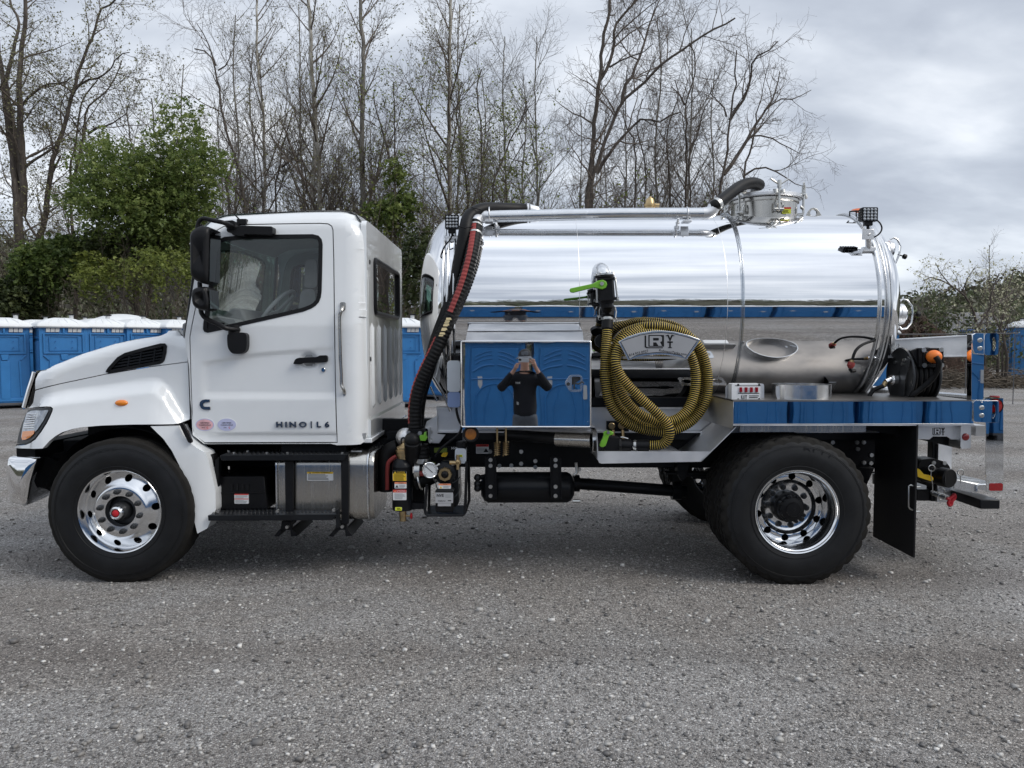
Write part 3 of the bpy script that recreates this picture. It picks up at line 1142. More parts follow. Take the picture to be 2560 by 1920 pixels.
build_tree('locust_tree', 'dark forked tree standing behind the gap between cab and tank', [
    rooted(ZQ((1105, 1659), (1110, 1200), (1105, 900), (1095, 650)), Y2 - 2, 5, 1.5), stem_px(ZQ((1080, 1350), (1040, 1150), (980, 950), (940, 750)), Y2 - 2, 3.5, 1.2),
    rooted(ZQ((940, 1659), (980, 1300), (1030, 1100), (1080, 900)), Y2 - 1.5, 3, 1)], SPREAD, 46, BARK, TWIG, GB, 1, LEAFY, budsize=0.07)
build_tree('locust_tree', 'clump of dark bending trunks above the front hose of the tank', [
    rooted(ZQ((1690, 1659), (1650, 1300), (1610, 1000), (1600, 850), (1640, 650)), Y2 + 2, 5, 1.5),
    rooted(ZQ((1800, 1600), (1800, 1200), (1790, 950), (1760, 700), (1800, 550)), Y2 + 1, 5, 1.5),
    rooted(ZQ((1890, 1600), (1960, 1300), (2040, 1080), (2110, 980), (2160, 800)), Y2 + 1, 5, 1.5),
    rooted(ZQ((2000, 1600), (1990, 1450), (2040, 1300), (2150, 1120)), Y2 + 2, 4, 1.2)], SPREAD, 47, BARK, TWIG, GB, 1, LEAFY, budsize=0.08)
Y3 = 27.0
build_tree('locust_tree', 'tall dark tree with two diverging trunks above the middle of the tank', [
    rooted(ZS((530, 1480), (560, 1250), (575, 1000), (595, 750), (620, 560), (640, 330), (680, 120), (695, -40), (700, -150)), Y3, 10, 3),
    stem_px(ZS((632, 560), (690, 450), (720, 330), (735, 180), (820, 80), (890, -10), (940, -80)), Y3, 5, 2, 1),
    rooted(ZS((560, 1400), (620, 1130), (680, 950), (740, 800), (800, 700), (900, 620), (980, 540), (1100, 430), (1240, 340), (1380, 240), (1500, 180), (1590, 130)), Y3 - 0.4, 8.5, 1.8, -2),
    stem_px(ZS((775, 740), (800, 620), (860, 520), (900, 420), (940, 300), (970, 180), (1030, 40), (1060, -20)), Y3 - 0.6, 5, 1.5, 1),
    stem_px(ZS((600, 1230), (700, 1070), (800, 960), (880, 870), (960, 840), (1030, 880), (1090, 830), (1200, 790)), Y3, 5, 1.5, -1),
    stem_px(ZS((690, 470), (800, 410), (920, 370), (1000, 310)), Y3, 2.5, 1, -1)], SPREAD, 51, BARK, TWIG, GB, twig=0.0085)
build_tree('locust_tree', 'pair of thin dark trunks just right of the twin-trunked tall tree', [
    rooted(ZS((870, 1480), (875, 1200), (860, 1000), (810, 900), (790, 780)), Y3 + 2, 4.5, 1.5),
    rooted(ZS((945, 1450), (940, 1180), (900, 980), (880, 850), (930, 700)), Y3 + 2.5, 4, 1.2)], SPREAD, 52, BARK, TWIG, GB)
build_tree('locust_tree', 'slim tree leaning right above the brass relief valve', [
    rooted(ZS((1120, 1500), (1110, 1200), (1090, 1000), (1120, 850), (1180, 680), (1160, 560)), Y3 + 1, 4.5, 1.2)], SPREAD, 53, BARK, TWIG, GB)
build_tree('locust_tree', 'pair of slim dark trunks left of the manhole hose', [
    rooted(ZS((1230, 1480), (1225, 1200), (1235, 900), (1230, 750), (1290, 550), (1300, 380), (1260, 300)), Y3 + 1, 5, 1.4),
    rooted(ZS((1270, 1480), (1250, 1120), (1320, 950), (1350, 800), (1410, 700)), Y3 + 0.6, 3.8, 1.2),
    stem_px(ZS((1225, 740), (1180, 650), (1130, 610)), Y3 + 1, 2.8, 1.0)], SPREAD, 54, BARK, TWIG, GB)
build_tree('locust_tree', 'rightmost dark spreading tree above the manhole lid', [
    rooted(ZS((1470, 1430), (1500, 1200), (1530, 1000), (1545, 850), (1570, 700), (1600, 570), (1580, 490), (1600, 350)), Y3 - 1, 6.5, 1.5),
    stem_px(ZS((1545, 850), (1640, 700), (1700, 520), (1690, 430), (1790, 380), (1880, 300)), Y3 - 1, 4, 1.2, -1),
    stem_px(ZS((1500, 1240), (1600, 1100), (1680, 960), (1740, 860), (1800, 780), (1870, 660), (1900, 500)), Y3 - 1, 5.5, 1.2, 1),
    stem_px(ZS((1800, 780), (1900, 700), (2000, 700), (2120, 640)), Y3 - 0.5, 2.5, 0.8, 0.5),
    stem_px(ZS((1530, 820), (1490, 730), (1420, 690), (1410, 600)), Y3 - 1, 2.5, 0.8, 0.5),
    rooted(ZS((1640, 1300), (1680, 1120), (1710, 940), (1730, 860)), Y3 - 0.6, 5, 2),
    stem_px(ZS((1700, 960), (1800, 960), (1920, 1020), (2040, 1090)), Y3 - 0.6, 2.4, 0.8, 0.5),
    stem_px(ZS((1655, 1240), (1760, 1180), (1880, 1220), (1990, 1300), (2080, 1330)), Y3 - 0.6, 2.8, 0.8, -0.5)],
    dict(SPREAD, l1=2.9, dens=1.3), 55, BARK, TWIG, GB, twig=0.0085)
# thinner trees farther back, copied along the edge of the wood
back = [build_tree('young_maple', 'grey-twigged bare tree far back in the row behind the cab and tank', [rooted([(1280 + dx, 640), (1280 + dx + 4, 450), (1280 + dx - 3, 250), (1280 + dx + 2, 90)], 40, 4.5, 1.2)], UPRIGHT, 60 + k, BARKG, BARKG, 'grey trees far back in the wood', twig=0.009) for k, dx in enumerate((-20, 60))]
rnd = random.Random(5)
for k, (u, w) in enumerate(((470, 'left of the cab mirror'), (560, 'above the front of the cab roof'), (640, 'above the side window'), (800, 'above the grab handle'), (930, 'above the rear window of the cab'), (975, 'above the gap behind the cab'), (600, 'above the aerial'), (760, 'above the door'), (885, 'above the rear corner of the cab'), (1060, 'above the tank front head'), (1210, 'above the elbow of the roof pipe'), (1510, 'above the green valve handle'), (1150, 'above the front work light'), (1310, 'above the end of the toolbox'), (1450, 'behind the twin-trunked tree'), (1560, 'above the coiled hose'), (1640, 'above the relief valve'), (1720, 'above the second pipe saddle'), (1775, 'above the roof hose'))):
    Yk = rnd.uniform(36, 49)
    p = at(u, 865, Yk)
    sc_ = rnd.uniform(0.74, 1.08)
    copy_tree(back[k % 2], (p.x, Yk, 0.1), rnd.uniform(0, 6.28), 'grey-twigged bare tree far back in the wood, %s' % w, (sc_, sc_, sc_))
for t_, w in zip(back, ('above the amber light under the toolbox', 'above the paddle latch')):
    t_['label'] = 'grey-twigged bare tree far back in the wood, upright, %s' % w

# ------------------------------------------------------------------ thickets, shrubs and the leafy tree
def stems_obj(name, spots, hmin, hmax, st, seed, mats, kind='stuff', leaves=0, leafm=None, lsize=0.07, parent=None, r=0.02, twig=0.008):
    rnd = random.Random(seed)
    al, tips = [], []
    for x, y, hs in spots:
        h = rnd.uniform(hmin, hmax) * hs
        z = float(ground_h(x, y))
        lean = (rnd.gauss(0, 0.16), rnd.gauss(0, 0.16))
        pts = [(x, y, z - 0.02), (x + lean[0] * h * 0.4, y + lean[1] * h * 0.4, z + h * 0.5), (x + lean[0] * h + rnd.gauss(0, 0.1), y + lean[1] * h, z + h)]
        tr, cr, tp = grow([(pts, r * (0.5 + 0.12 * h), twig)], st, rnd.random(), twig)
        al += tr + cr
        tips += tp
    V, F = tubes_np(al, lambda q: 3 if q < 0.03 else 5)
    tint = midx = None
    ms = [mats]
    if leaves:
        rng = np.random.default_rng(int(seed))
        T = np.array(tips)
        pick = rng.uniform(size=len(T)) < min(1, leaves)
        T = T[pick]
        k = max(1, int(round(leaves))) * 3
        C = np.repeat(T, k, 0) + rng.normal(0, 0.10, (len(T) * k, 3))
        LV, LF = leaves_np(C, lsize, rng)
        tint = np.concatenate([np.zeros(len(V)), np.repeat(rng.uniform(0, 1, len(C)), 4)])
        midx = np.concatenate([np.zeros(sum(len(f) for f in F)), np.ones(len(LF))])
        F = F + [LF + len(V)]
        V = np.concatenate([V, LV])
        ms.append(leafm)
    o = np_obj(name, np_mesh(name, V, F, ms, tint=tint, midx=midx), parent)
    return tag(o, kind=kind) if kind else o


rnd = random.Random(77)
spots = [(rnd.uniform(-9, 10.5), rnd.uniform(25.5, 35), 1.0) for _ in range(75)]
stems_obj('sapling_thicket', spots, 4.2, 9.0, THICKET, 78, TWIG, leaves=0.45, leafm=LEAFY, lsize=0.085, r=0.022)
spots = [(x, rnd.uniform(25, 33), 1.0 if x < -8 else 0.7) for x in (rnd.uniform(-30, 12) for _ in range(210))]
stems_obj('brush', spots, 1.6, 4.2, dict(THICKET, a=(0.5, 1.2), l1=1.5, n4=1), 79, TWIGB, leaves=0.5, leafm=LEAFD, lsize=0.10, r=0.015)


def leaf_mass(name, lobes, n_sprays, per, size, matl, seed, parent=None, droop=0.25, spray=0.55, tone=0.5, spread=1.12):
    """leaves in sprays through the volume of several lobes (cx, cy, cz, rx, ry, rz)"""
    rng = np.random.default_rng(seed)
    vol = np.array([l[3] * l[4] * l[5] for l in lobes]) ** 0.75
    pick = rng.choice(len(lobes), n_sprays, p=vol / vol.sum())
    Lb = np.array(lobes)[pick]
    d = rng.normal(size=(n_sprays, 3))
    d /= np.linalg.norm(d, axis=1, keepdims=True)
    rr = rng.uniform(0.08, 1.0, (n_sprays, 1)) ** 0.5 * spread
    C = Lb[:, :3] + d * rr * Lb[:, 3:]
    dirs = d * np.array([1, 1, 0.55]) + rng.normal(0, 0.35, (n_sprays, 3))
    dirs[:, 2] += 0.15
    dirs /= np.linalg.norm(dirs, axis=1, keepdims=True)
    t = rng.uniform(0, 1, (n_sprays, per, 1))
    P = C[:, None] + dirs[:, None] * t * spray + rng.normal(0, 0.055, (n_sprays, per, 3))
    P[..., 2] -= (t[..., 0] ** 2) * droop
    V, F = leaves_np(P.reshape(-1, 3), size, rng, 1.9, 0.35)
    tn = np.clip(tone + rng.normal(0, 0.22, (n_sprays, 1)) + rng.normal(0, 0.14, (n_sprays, per)), 0, 1)
    return np_obj(name, np_mesh(name, V, [F], matl, tint=np.repeat(tn.ravel(), 4)), parent)


def lobes_px(items, Y, k=3.072):
    """lobes measured in zoom U as (x, y, half width, half height) at depth Y"""
    out = []
    s = (Y + 5.5) / FPX / k
    for j, (x, y, w, h) in enumerate(items):
        p = at(*ZU((x, y))[0], Y + ((j * 37) % 5 - 2) * 0.35)
        out.append((p.x, p.y, p.z, w * s, max(w, h) * s * 0.8, h * s))
    return out


YG = 25.0
b0 = at(*ZU((1060, 1600))[0], YG)
gt = empty('leafy_tree', (b0.x, b0.y, base_z(b0)), 'leafy bright green tree standing above the white-roofed toilets on the left', 'tree', None)
bx, bz = b0.x, base_z(b0)
stg = [((bx, YG, bz), at(*ZU((1040, 1150))[0], YG), at(*ZU((1080, 800))[0], YG), at(*ZU((1300, 450))[0], YG), at(*ZU((1430, 120))[0], YG)),
       ((bx + .2, YG, bz), at(*ZU((980, 1100))[0], YG - .5), at(*ZU((940, 800))[0], YG - .4), at(*ZU((760, 420))[0], YG)),
       ((bx, YG, bz), at(*ZU((1200, 1100))[0], YG + .5), at(*ZU((1480, 720))[0], YG + .5), at(*ZU((1600, 500))[0], YG + .3))]
tr, cr, _ = grow([(list(s), 0.11, 0.015) for s in stg], dict(SPREAD, l1=2.2, dens=1.2, n4=1), 90, 0.006)
V, F = tubes_np(tr, sides_trunk)
np_obj('trunk', np_mesh('trunk', V, F, BARK, smooth=True), gt)
V, F = tubes_np(cr, sides_crown)
np_obj('branches', np_mesh('branches', V, F, TWIG), gt)
leaf_mass('crown', lobes_px([(900, 560, 230, 190), (760, 400, 110, 90), (1400, 190, 90, 170), (1330, 420, 200, 190), (1180, 640, 340, 210), (960, 780, 300, 190), (1470, 560, 190, 190), (720, 720, 110, 140), (1300, 850, 260, 170), (1100, 940, 330, 150), (1580, 480, 90, 110), (1440, 60, 40, 70), (820, 330, 50, 70), (640, 640, 60, 60)], YG), 2300, 16, 0.078, LEAF, 91, gt, tone=0.5, spray=0.8, spread=1.22)


def shrub(name, label, lobes, n, per, size, m, seed, group, stems=7, tone=0.5):
    c = lobes[0]
    z = float(ground_h(c[0], c[1]))
    r = empty(name, (c[0], c[1], z), label, 'shrub', group)
    rr = random.Random(seed)
    sp_ = [(c[0] + rr.gauss(0, 0.35), c[1] + rr.gauss(0, 0.3), 1) for _ in range(stems)]
    h = max(l[2] + l[5] for l in lobes) - z
    stems_obj('stems', sp_, h * 0.6, h * 0.95, THICKET, seed, TWIGB, kind=None, parent=r, r=0.014)
    leaf_mass('foliage', lobes, n, per, size, m, seed, r, spray=0.4, tone=tone)
    return r


GS = 'shrubs along the edge of the wood'
shrub('evergreen_shrub', 'dark green shrub low under the thick multi-stemmed tree at far left', lobes_px([(330, 1250, 190, 160), (450, 1150, 150, 110), (250, 1400, 150, 110)], 24.4), 900, 16, 0.085, LEAF, 101, GS, tone=0.2)
shrub('evergreen_shrub', 'dark green shrub at the far left edge just above the toilet roofs', lobes_px([(60, 1480, 170, 120), (200, 1560, 140, 70)], 24.0), 500, 14, 0.09, LEAFD, 102, GS, tone=0.6)
shrub('budding_shrub', 'yellow-green shrub in front of the leafy tree, left of the cab mirror', lobes_px([(1200, 1250, 220, 120), (1380, 1300, 130, 130), (1050, 1330, 120, 100)], 23.6), 300, 12, 0.07, LEAFY, 103, GS)
shrub('budding_shrub', 'small yellow-green shrub in front of the base of the leafy tree', lobes_px([(760, 1330, 130, 110), (700, 1220, 90, 90)], 23.8), 170, 12, 0.075, LEAFY, 104, GS, 5)
shrub('evergreen_shrub', 'mid green shrub filling the space under the leafy tree crown', lobes_px([(900, 1150, 260, 150), (620, 1120, 150, 110), (1250, 1080, 240, 130)], 26.2), 900, 15, 0.09, LEAFD, 105, GS, tone=0.75)


def lobe(u, v, Y, w, h, d=None):
    s = (Y + 5.5) / FPX
    p = at(u, v, Y)
    return (p.x, p.y, p.z, w * s, (d or w) * s, h * s)


shrub('young_leafy_tree', 'small bright green tree seen in the gap behind the cab roof', [lobe(985, 530, 28, 40, 34), lobe(1010, 500, 28, 22, 26), lobe(935, 525, 28, 24, 16), lobe(990, 420, 28, 16, 36)], 210, 12, 0.11, LEAF, 106, GS, 4)
shrub('evergreen_shrub', 'dark green shrub in the gap between cab and tank', [lobe(1025, 690, 26, 50, 60), lobe(1050, 620, 26, 36, 46)], 330, 13, 0.09, LEAFD, 107, GS, 9, tone=0.5)
# ================================================================== PORTABLE TOILETS
TW, TD, TH = 1.10, 1.18, 2.10


def frame_bars(mb, x0, x1, z0, z1, y, t, d, mi=0):
    mb.box(x0, x1, y - d, y, z1 - t, z1, mi)
    mb.box(x0, x1, y - d, y, z0, z0 + t, mi)
    mb.box(x0, x0 + t, y - d, y, z0 + t, z1 - t, mi)
    mb.box(x1 - t, x1, y - d, y, z0 + t, z1 - t, mi)


def make_toilet():
    root = empty('portable_toilet', (0, 0, 0))
    w, d = TW / 2, TD / 2
    mb = MB()
    # walls taper a little towards the roof
    vs = []
    for z, s in ((.14, 1.0), (TH, .965)):
        for x, y in ((-w, -d), (w, -d), (w, d), (-w, d)):
            vs.append((x * s, y * s, z))
    mb.add(vs, [(0, 1, 5, 4), (1, 2, 6, 5), (2, 3, 7, 6), (3, 0, 4, 7), (4, 5, 6, 7), (0, 3, 2, 1)])
    # corner posts and upright ribs of the side walls
    for sx in (-1, 1):
        for sy in (-1, 1):
            mb.box(sx * (w - .05) - .045, sx * (w - .05) + .045, sy * (d - .05) - .04, sy * (d - .05) + .04, .14, TH - .02)
        for k in range(6):
            y = -d + .16 + k * (TD - .32) / 5
            mb.box(sx * (w - .012) - .02, sx * (w - .012) + .02, y - .045, y + .045, .2, 1.72)
        mb.box(sx * (w - .012) - .02, sx * (w - .012) + .02, -d + .1, d - .1, 1.78, 1.86)
    obj('wall', mb, TBLUE, root, bevel=.012)
    # rear panel: raised field, chevrons and centre rib
    mb = MB()
    y = -d - .002
    frame_bars(mb, -w + .09, w - .09, 1.40, 1.93, y, .035, .022)
    frame_bars(mb, -.33, .33, 1.47, 1.86, y - .004, .014, .010)
    mb.box(-.022, .022, y - .03, y, 1.93, 2.06)
    for s in (-1, 1):
        mb.prism([(s * .42, 1.36), (s * .47, 1.36), (s * .36, 1.24), (s * .32, 1.24)], y - .02, y + .01)
        mb.prism([(s * .30, 1.22), (s * .335, 1.22), (s * .36, .30), (s * .32, .30)], y - .02, y + .01)
    mb.prism([(-.085, 1.385), (.085, 1.385), (.06, 1.24), (-.06, 1.24)], y - .03, y + .01)
    mb.box(-.10, .10, y - .02, y + .01, .24, 1.22)
    mb.box(-w + .06, w - .06, y - .02, y + .01, .18, .26)
    obj('rear_panel', mb, TBLUE, root, bevel=.008)
    mb = MB()
    for x, z in ((-.19, 1.72), (-.19, 1.56), (.19, 1.72), (.19, 1.56)):
        mb.cyl((x, y - .012, z), .014, -.006, .004, 'Y', 8)
    o_ = obj('panel_plugs', mb, TBLUED, root)
    o_['kind'] = 'stuff'
    for s in (-1, 1):
        mb = MB()
        for k in range(3):
            x = s * .25 + (k - 1) * .105
            mb.prism([(x - .045, 1.955), (x + .047, 1.955), (x + .058, 2.06), (x - .034, 2.06)], y - .012, y + .004)
        obj('vent_grille', mb, TVENT, root, bevel=.004)
    # door side: curved louvres, arched panel, latch
    y = d + .002
    mb = MB()
    mb.box(-w + .12, w - .12, y - .004, y + .018, .2, 1.98)
    dr = obj('door', mb, TBLUE, root, bevel=.012)
    mb = MB()
    for s in (-1, 1):
        for k in range(3):
            pts = [Vector((s * (.06 + .30 * t), y + .02, 1.92 - .075 * k - .13 * (1 - t) ** 1.6 * 0 - .10 * t ** 1.7)) for t in np.linspace(0, 1, 7)]
            mb.tube(pts, .014, 6)
        mb.tube([Vector((s * (.04 + .36 * t), y + .02, 1.66 - .10 * t ** 1.7)) for t in np.linspace(0, 1, 8)], .02, 6)
    arch = [Vector((.34 * math.cos(a), y + .02, 1.02 + .30 * math.sin(a))) for a in np.linspace(0, PI, 16)]
    mb.tube([Vector((.36, y + .02, .3))] + arch + [Vector((-.36, y + .02, .3))], .018, 6)
    mb.tube([Vector((x, y + .02, 1.42 - .05 * abs(x))) for x in np.linspace(-.42, .42, 9)], .016, 6)
    for s in (-1, 1):
        mb.tube([Vector((s * .16, y + .02, .3)), Vector((s * .20, y + .02, .9)), Vector((s * .10, y + .02, 1.26))], .012, 6)
    obj('door_relief', mb, TBLUE, dr)
    mb = MB().prism(rrect(.33, .40, 1.05, 1.30, .02), y + .016, y + .04)
    obj('door_latch', mb, TVENT, dr, bevel=.004)
    mb = MB().prism([(-.30, 1.46), (-.22, 1.46), (-.22, 1.30), (-.26, 1.22), (-.30, 1.30)], y + .016, y + .022)
    obj('door_sign', mb, TVENT, dr)
    # white roof: overhanging rim, hipped top with cross ribs
    mb = MB()
    rw, rd = w + .045, d + .06
    pr = [(1.0, TH - .03), (1.03, TH), (1.02, TH + .035), (.93, TH + .10), (.55, TH + .20), (.28, TH + .235)]
    vs, fs = [], []
    for s, z in pr:
        for x, yy in rrect(-rw * s, rw * s, -rd * (s if s > .9 else s * .75 + .22), rd * (s if s > .9 else s * .75 + .22), .05, 3):
            vs.append((x, yy, z))
    n = 16
    for i in range(len(pr) - 1):
        for k in range(n):
            fs.append((i * n + k, i * n + (k + 1) % n, (i + 1) * n + (k + 1) % n, (i + 1) * n + k))
    fs.append(tuple((len(pr) - 1) * n + k for k in range(n)))
    fs.append(tuple(range(n - 1, -1, -1)))
    mb.add(vs, fs)
    for k in range(4):
        x = -w + .2 + k * (TW - .4) / 3
        mb.tube([(x, -rd + .01, TH + .03), (x * .9, -rd * .9, TH + .105), (x * .55, -rd * .62, TH + .205)], .022, 6)
        mb.tube([(x, rd - .01, TH + .03), (x * .9, rd * .9, TH + .105), (x * .55, rd * .62, TH + .205)], .022, 6)
    obj('roof', mb, TROOF, root, sharp=40)
    obj('vent_stack', MB().cyl((.30, .12, TH + .13), .055, 0, .20, 'Z', 14), TVENT, root)
    obj('stack_cap', MB().box(.22, .38, .05, .19, TH + .32, TH + .355), INK, root, bevel=.006)
    mb = MB()
    for s in (-1, 1):
        mb.box(s * .42 - .06, s * .42 + .06, -d - .03, d + .03, 0, .10)
    mb.box(-w, w, -d, d, .09, .145)
    obj('skid_base', mb, TSKID, root, bevel=.01)
    return root


GT = 'blue portable toilets on the yard'
toilet = make_toilet()
tag(toilet, 'blue portable toilet at the far left edge of the row, cut by the frame', 'toilet', GT)
_first = [True]


def put_toilet(x, y, rz, label, scale=None):
    z = float(ground_h(x, y))
    if _first[0]:
        toilet.location = (x, y, z)
        toilet.rotation_euler = (0, 0, rz)
        if scale:
            toilet.scale = scale
        toilet['label'] = label
        _first[0] = False
        return toilet
    c = copy_tree(toilet, (x, y, z), rz, label, scale)
    return c


def toilet_px(u, Y, a, label, scale=None):
    p = at(u, 865, Y)
    return put_toilet(p.x, Y, R(a), label, scale)


for u, Y, a, lab in ((8, 14.6, 36, 'blue portable toilet at the far left edge of the row, cut by the frame'),
                     (150, 14.9, 39, 'blue portable toilet with white roof, second from the left end of the row'),
                     (247, 15.6, 50, 'blue portable toilet third from the left, above the front of the hood'),
                     (340, 16.3, 54, 'blue portable toilet fourth from the left, above the hood vent'),
                     (432, 16.9, 56, 'blue portable toilet partly hidden by the hood, nearest the windscreen'),
                     (520, 17.4, 56, 'blue portable toilet seen through the cab windows'),
                     (1004, 15.0, 12, 'blue portable toilet in the gap right behind the cab'),
                     (1112, 17.4, -40, 'blue portable toilet showing its ribbed side below the front of the tank'),
                     (1012, 18.6, 12, 'white-roofed portable toilet behind the one in the cab gap'),
                     (1052, 18.8, 12, 'white-roofed portable toilet behind the first ring of the tank, far row'),
                     (190, 17.4, 45, 'white roof of the second-row toilet left of the domed roof'),
                     (90, 17.0, 45, 'white roof of the second-row toilet behind the two leftmost'),
                     (400, 19.4, 50, 'white roof of the second-row toilet right of the domed roof'),
                     (475, 19.6, 50, 'white roof of the second-row toilet beside the windscreen pillar')):
    toilet_px(u, Y, a, lab)
for k, (u, Y) in enumerate(((2176, 22.5), (2190, 24.2), (2201, 26.0), (2210, 28.0))):
    toilet_px(u, Y, 62, ('blue portable toilet behind the rear ring of the tank, nearest of its row', 'second blue toilet of the row receding behind the hose reel', 'third blue toilet of the row receding behind the hose reel', 'farthest blue toilet of the row receding behind the hose reel')[k])
toilet_px(2566, 27.0, 68, 'blue portable toilet standing at the right edge of the yard', (1.06, 1.06, 1.12))
toilet_px(2470, 62, 20, 'small blue toilet far off beside the white house')
# the row behind the photographer, mirrored in the tank, the toolbox door and the side rail
for k in range(-7, 8):
    x = .12 + .61 + k * 1.22
    put_toilet(x, -8.25 - TD / 2 - .03 * (k % 3), R((k * 37) % 5 - 2), 'blue portable toilet %s, mirrored in the toolbox door' % ('behind the photographer at left' if k == -1 else 'behind the photographer at right') if k in (-1, 0) else 'blue portable toilet of the row mirrored along the tank and the side rail')
# a wider unit with a domed white roof
def make_domed():
    root = empty('portable_toilet', (0, 0, 0))
    w = .95
    mb = MB()
    mb.box(-w, w, -w, w, .05, 2.12)
    for k in range(7):
        x = -w + .15 + k * (2 * w - .3) / 6
        mb.box(x - .05, x + .05, -w - .02, w + .02, .2, 1.9)
    obj('wall', mb, TBLUE, root, bevel=.02)
    vs, fs = [], []
    n = 18
    for i in range(n + 1):
        for j in range(n + 1):
            x, y = -1 + 2 * i / n, -1 + 2 * j / n
            h = (1 - x ** 2) ** .6 * (1 - y ** 2) ** .6
            vs.append((x * (w + .06), y * (w + .06), 2.12 + .42 * h))
    for i in range(n):
        for j in range(n):
            a = i * (n + 1) + j
            fs.append((a, a + 1, a + n + 2, a + n + 1))
    obj('roof', MB().add(vs, fs), TROOF, root, sharp=60)
    obj('skid_base', MB().box(-w - .02, w + .02, -w - .02, w + .02, 0, .05), TSKID, root)
    return root


dm = make_domed()
p = at(307, 865, 18.0)
dm.location = (p.x, 18.0, float(ground_h(p.x, 18.0)))
dm.rotation_euler = (0, 0, R(45))
tag(dm, 'wide portable toilet with tall domed white roof behind the blue row', 'toilet', GT)
for u, Y, lab in ((392, 21.0, 'domed white roof half hidden right of the tallest dome'), (975, 21.5, 'domed white roof just behind the rear edge of the cab'), (1045, 22.5, 'domed white roof left of the tank front, farthest back')):
    p = at(u, 865, Y)
    c = copy_tree(dm, (p.x, Y, float(ground_h(p.x, Y)) - .08), R(40), lab)

# ================================================================== BEYOND THE REAR OF THE TRUCK
def mound(cx, cy, r, h, seed):
    rng = np.random.default_rng(seed)
    xs = np.linspace(-1.15, 1.15, 90)
    X, Y = np.meshgrid(xs, xs)
    rr = np.sqrt(X ** 2 + Y ** 2)
    ang = np.arctan2(Y, X)
    rr = rr * (1 + .12 * np.sin(3 * ang + 1) + .07 * np.sin(7 * ang))
    Z = np.clip(1 - rr, 0, 1) ** .85 * h
    Z += (rng.normal(0, .045, X.shape) + .08 * np.sin(X * 23 + 3 * np.sin(Y * 17)) * np.sin(Y * 19)) * (Z > .02)
    V = np.stack([X * r + cx, Y * r + cy, Z + ground_h(X * r + cx, Y * r + cy) - .03], -1).reshape(-1, 3)
    i = np.arange(90 * 90).reshape(90, 90)
    q = np.stack([i[:-1, :-1], i[:-1, 1:], i[1:, 1:], i[1:, :-1]], -1).reshape(-1, 4)
    return V, q


MY = 28.0
pm = at(2290, 865, MY)
V, q = mound(pm.x, MY, 2.9, 3.0, 31)
ml_ = empty('mulch_pile', (pm.x, MY, .16), 'heap of reddish brown bark mulch behind the rear of the tank', 'mulch pile')
np_obj('mulch', np_mesh('mulch', V, [q], MULCH, smooth=False), ml_)
rng = np.random.default_rng(32)
n = 4200
a, r = rng.uniform(0, 2 * PI, n), rng.uniform(0, 1, n) ** .6
C = np.stack([pm.x + 2.6 * r * np.cos(a), MY + 2.6 * r * np.sin(a), .18 + np.clip(1 - r, 0, 1) ** .85 * 3.0], 1)
CHIP = leafmat('bark_chips', [(0, (.022, .014, .010)), (.7, (.075, .042, .028)), (1, (.20, .14, .10))], 0.0)
V, F = leaves_np(C, .09, rng, 3.0)
o = np_obj('bark_chips', np_mesh('bark_chips', V, [F], CHIP, tint=np.repeat(rng.uniform(0, 1, n), 4)), ml_)
o['kind'] = 'stuff'
sticks = []
rnd = random.Random(33)
for k in range(46):
    aa, rr_ = rnd.uniform(PI, 2 * PI), rnd.uniform(.1, .95)
    b = Vector((pm.x + 2.7 * rr_ * math.cos(aa), MY + 2.7 * rr_ * math.sin(aa), .2 + (1 - rr_) ** .85 * 3.0))
    d = Vector((rnd.gauss(0, 1), rnd.gauss(-.2, .5), rnd.uniform(.1, 1))).normalized()
    sticks.append(([tuple(b - d * .2), tuple(b + d * rnd.uniform(.2, .6)), tuple(b + d * rnd.uniform(.6, 1.0) + Vector((0, 0, -.1)))], [.018, .014, .008]))
V, F = tubes_np(sticks, lambda r: 5)
o = np_obj('loose_sticks', np_mesh('loose_sticks', V, F, TWIGB), ml_)
o['kind'] = 'stuff'
# heap of cut branches along the edge of the yard
br = []
for k in range(900):
    u = rnd.uniform(2190, 2580)
    Y = rnd.uniform(22.5, 25.5)
    b = at(u, 865, Y)
    b.z = .16 + abs(rnd.gauss(0, .22))
    d = Vector((rnd.gauss(0, 1), rnd.gauss(0, .6), rnd.gauss(.02, .18))).normalized()
    L = rnd.uniform(.4, 1.6)
    br.append(([tuple(b), tuple(b + d * L * .5 + Vector((0, 0, rnd.uniform(0, .12)))), tuple(b + d * L)], [rnd.uniform(.008, .028), .012, .006]))
V, F = tubes_np(br, lambda r: 4)
tag(np_obj('brush_heap', np_mesh('brush_heap', V, F, TWIGB)), kind='stuff')
spots = [(at(u, 865, Y).x, Y, 1.0) for u, Y in [(rnd.uniform(2215, 2640), rnd.uniform(25, 34)) for _ in range(70)]]
stems_obj('brush', spots, 1.0, 3.4, dict(THICKET, a=(.5, 1.2), l1=1.2, n4=2), 83, TWIGB, leaves=.5, leafm=LEAFD, lsize=.09, r=.014)
YT = 22.0
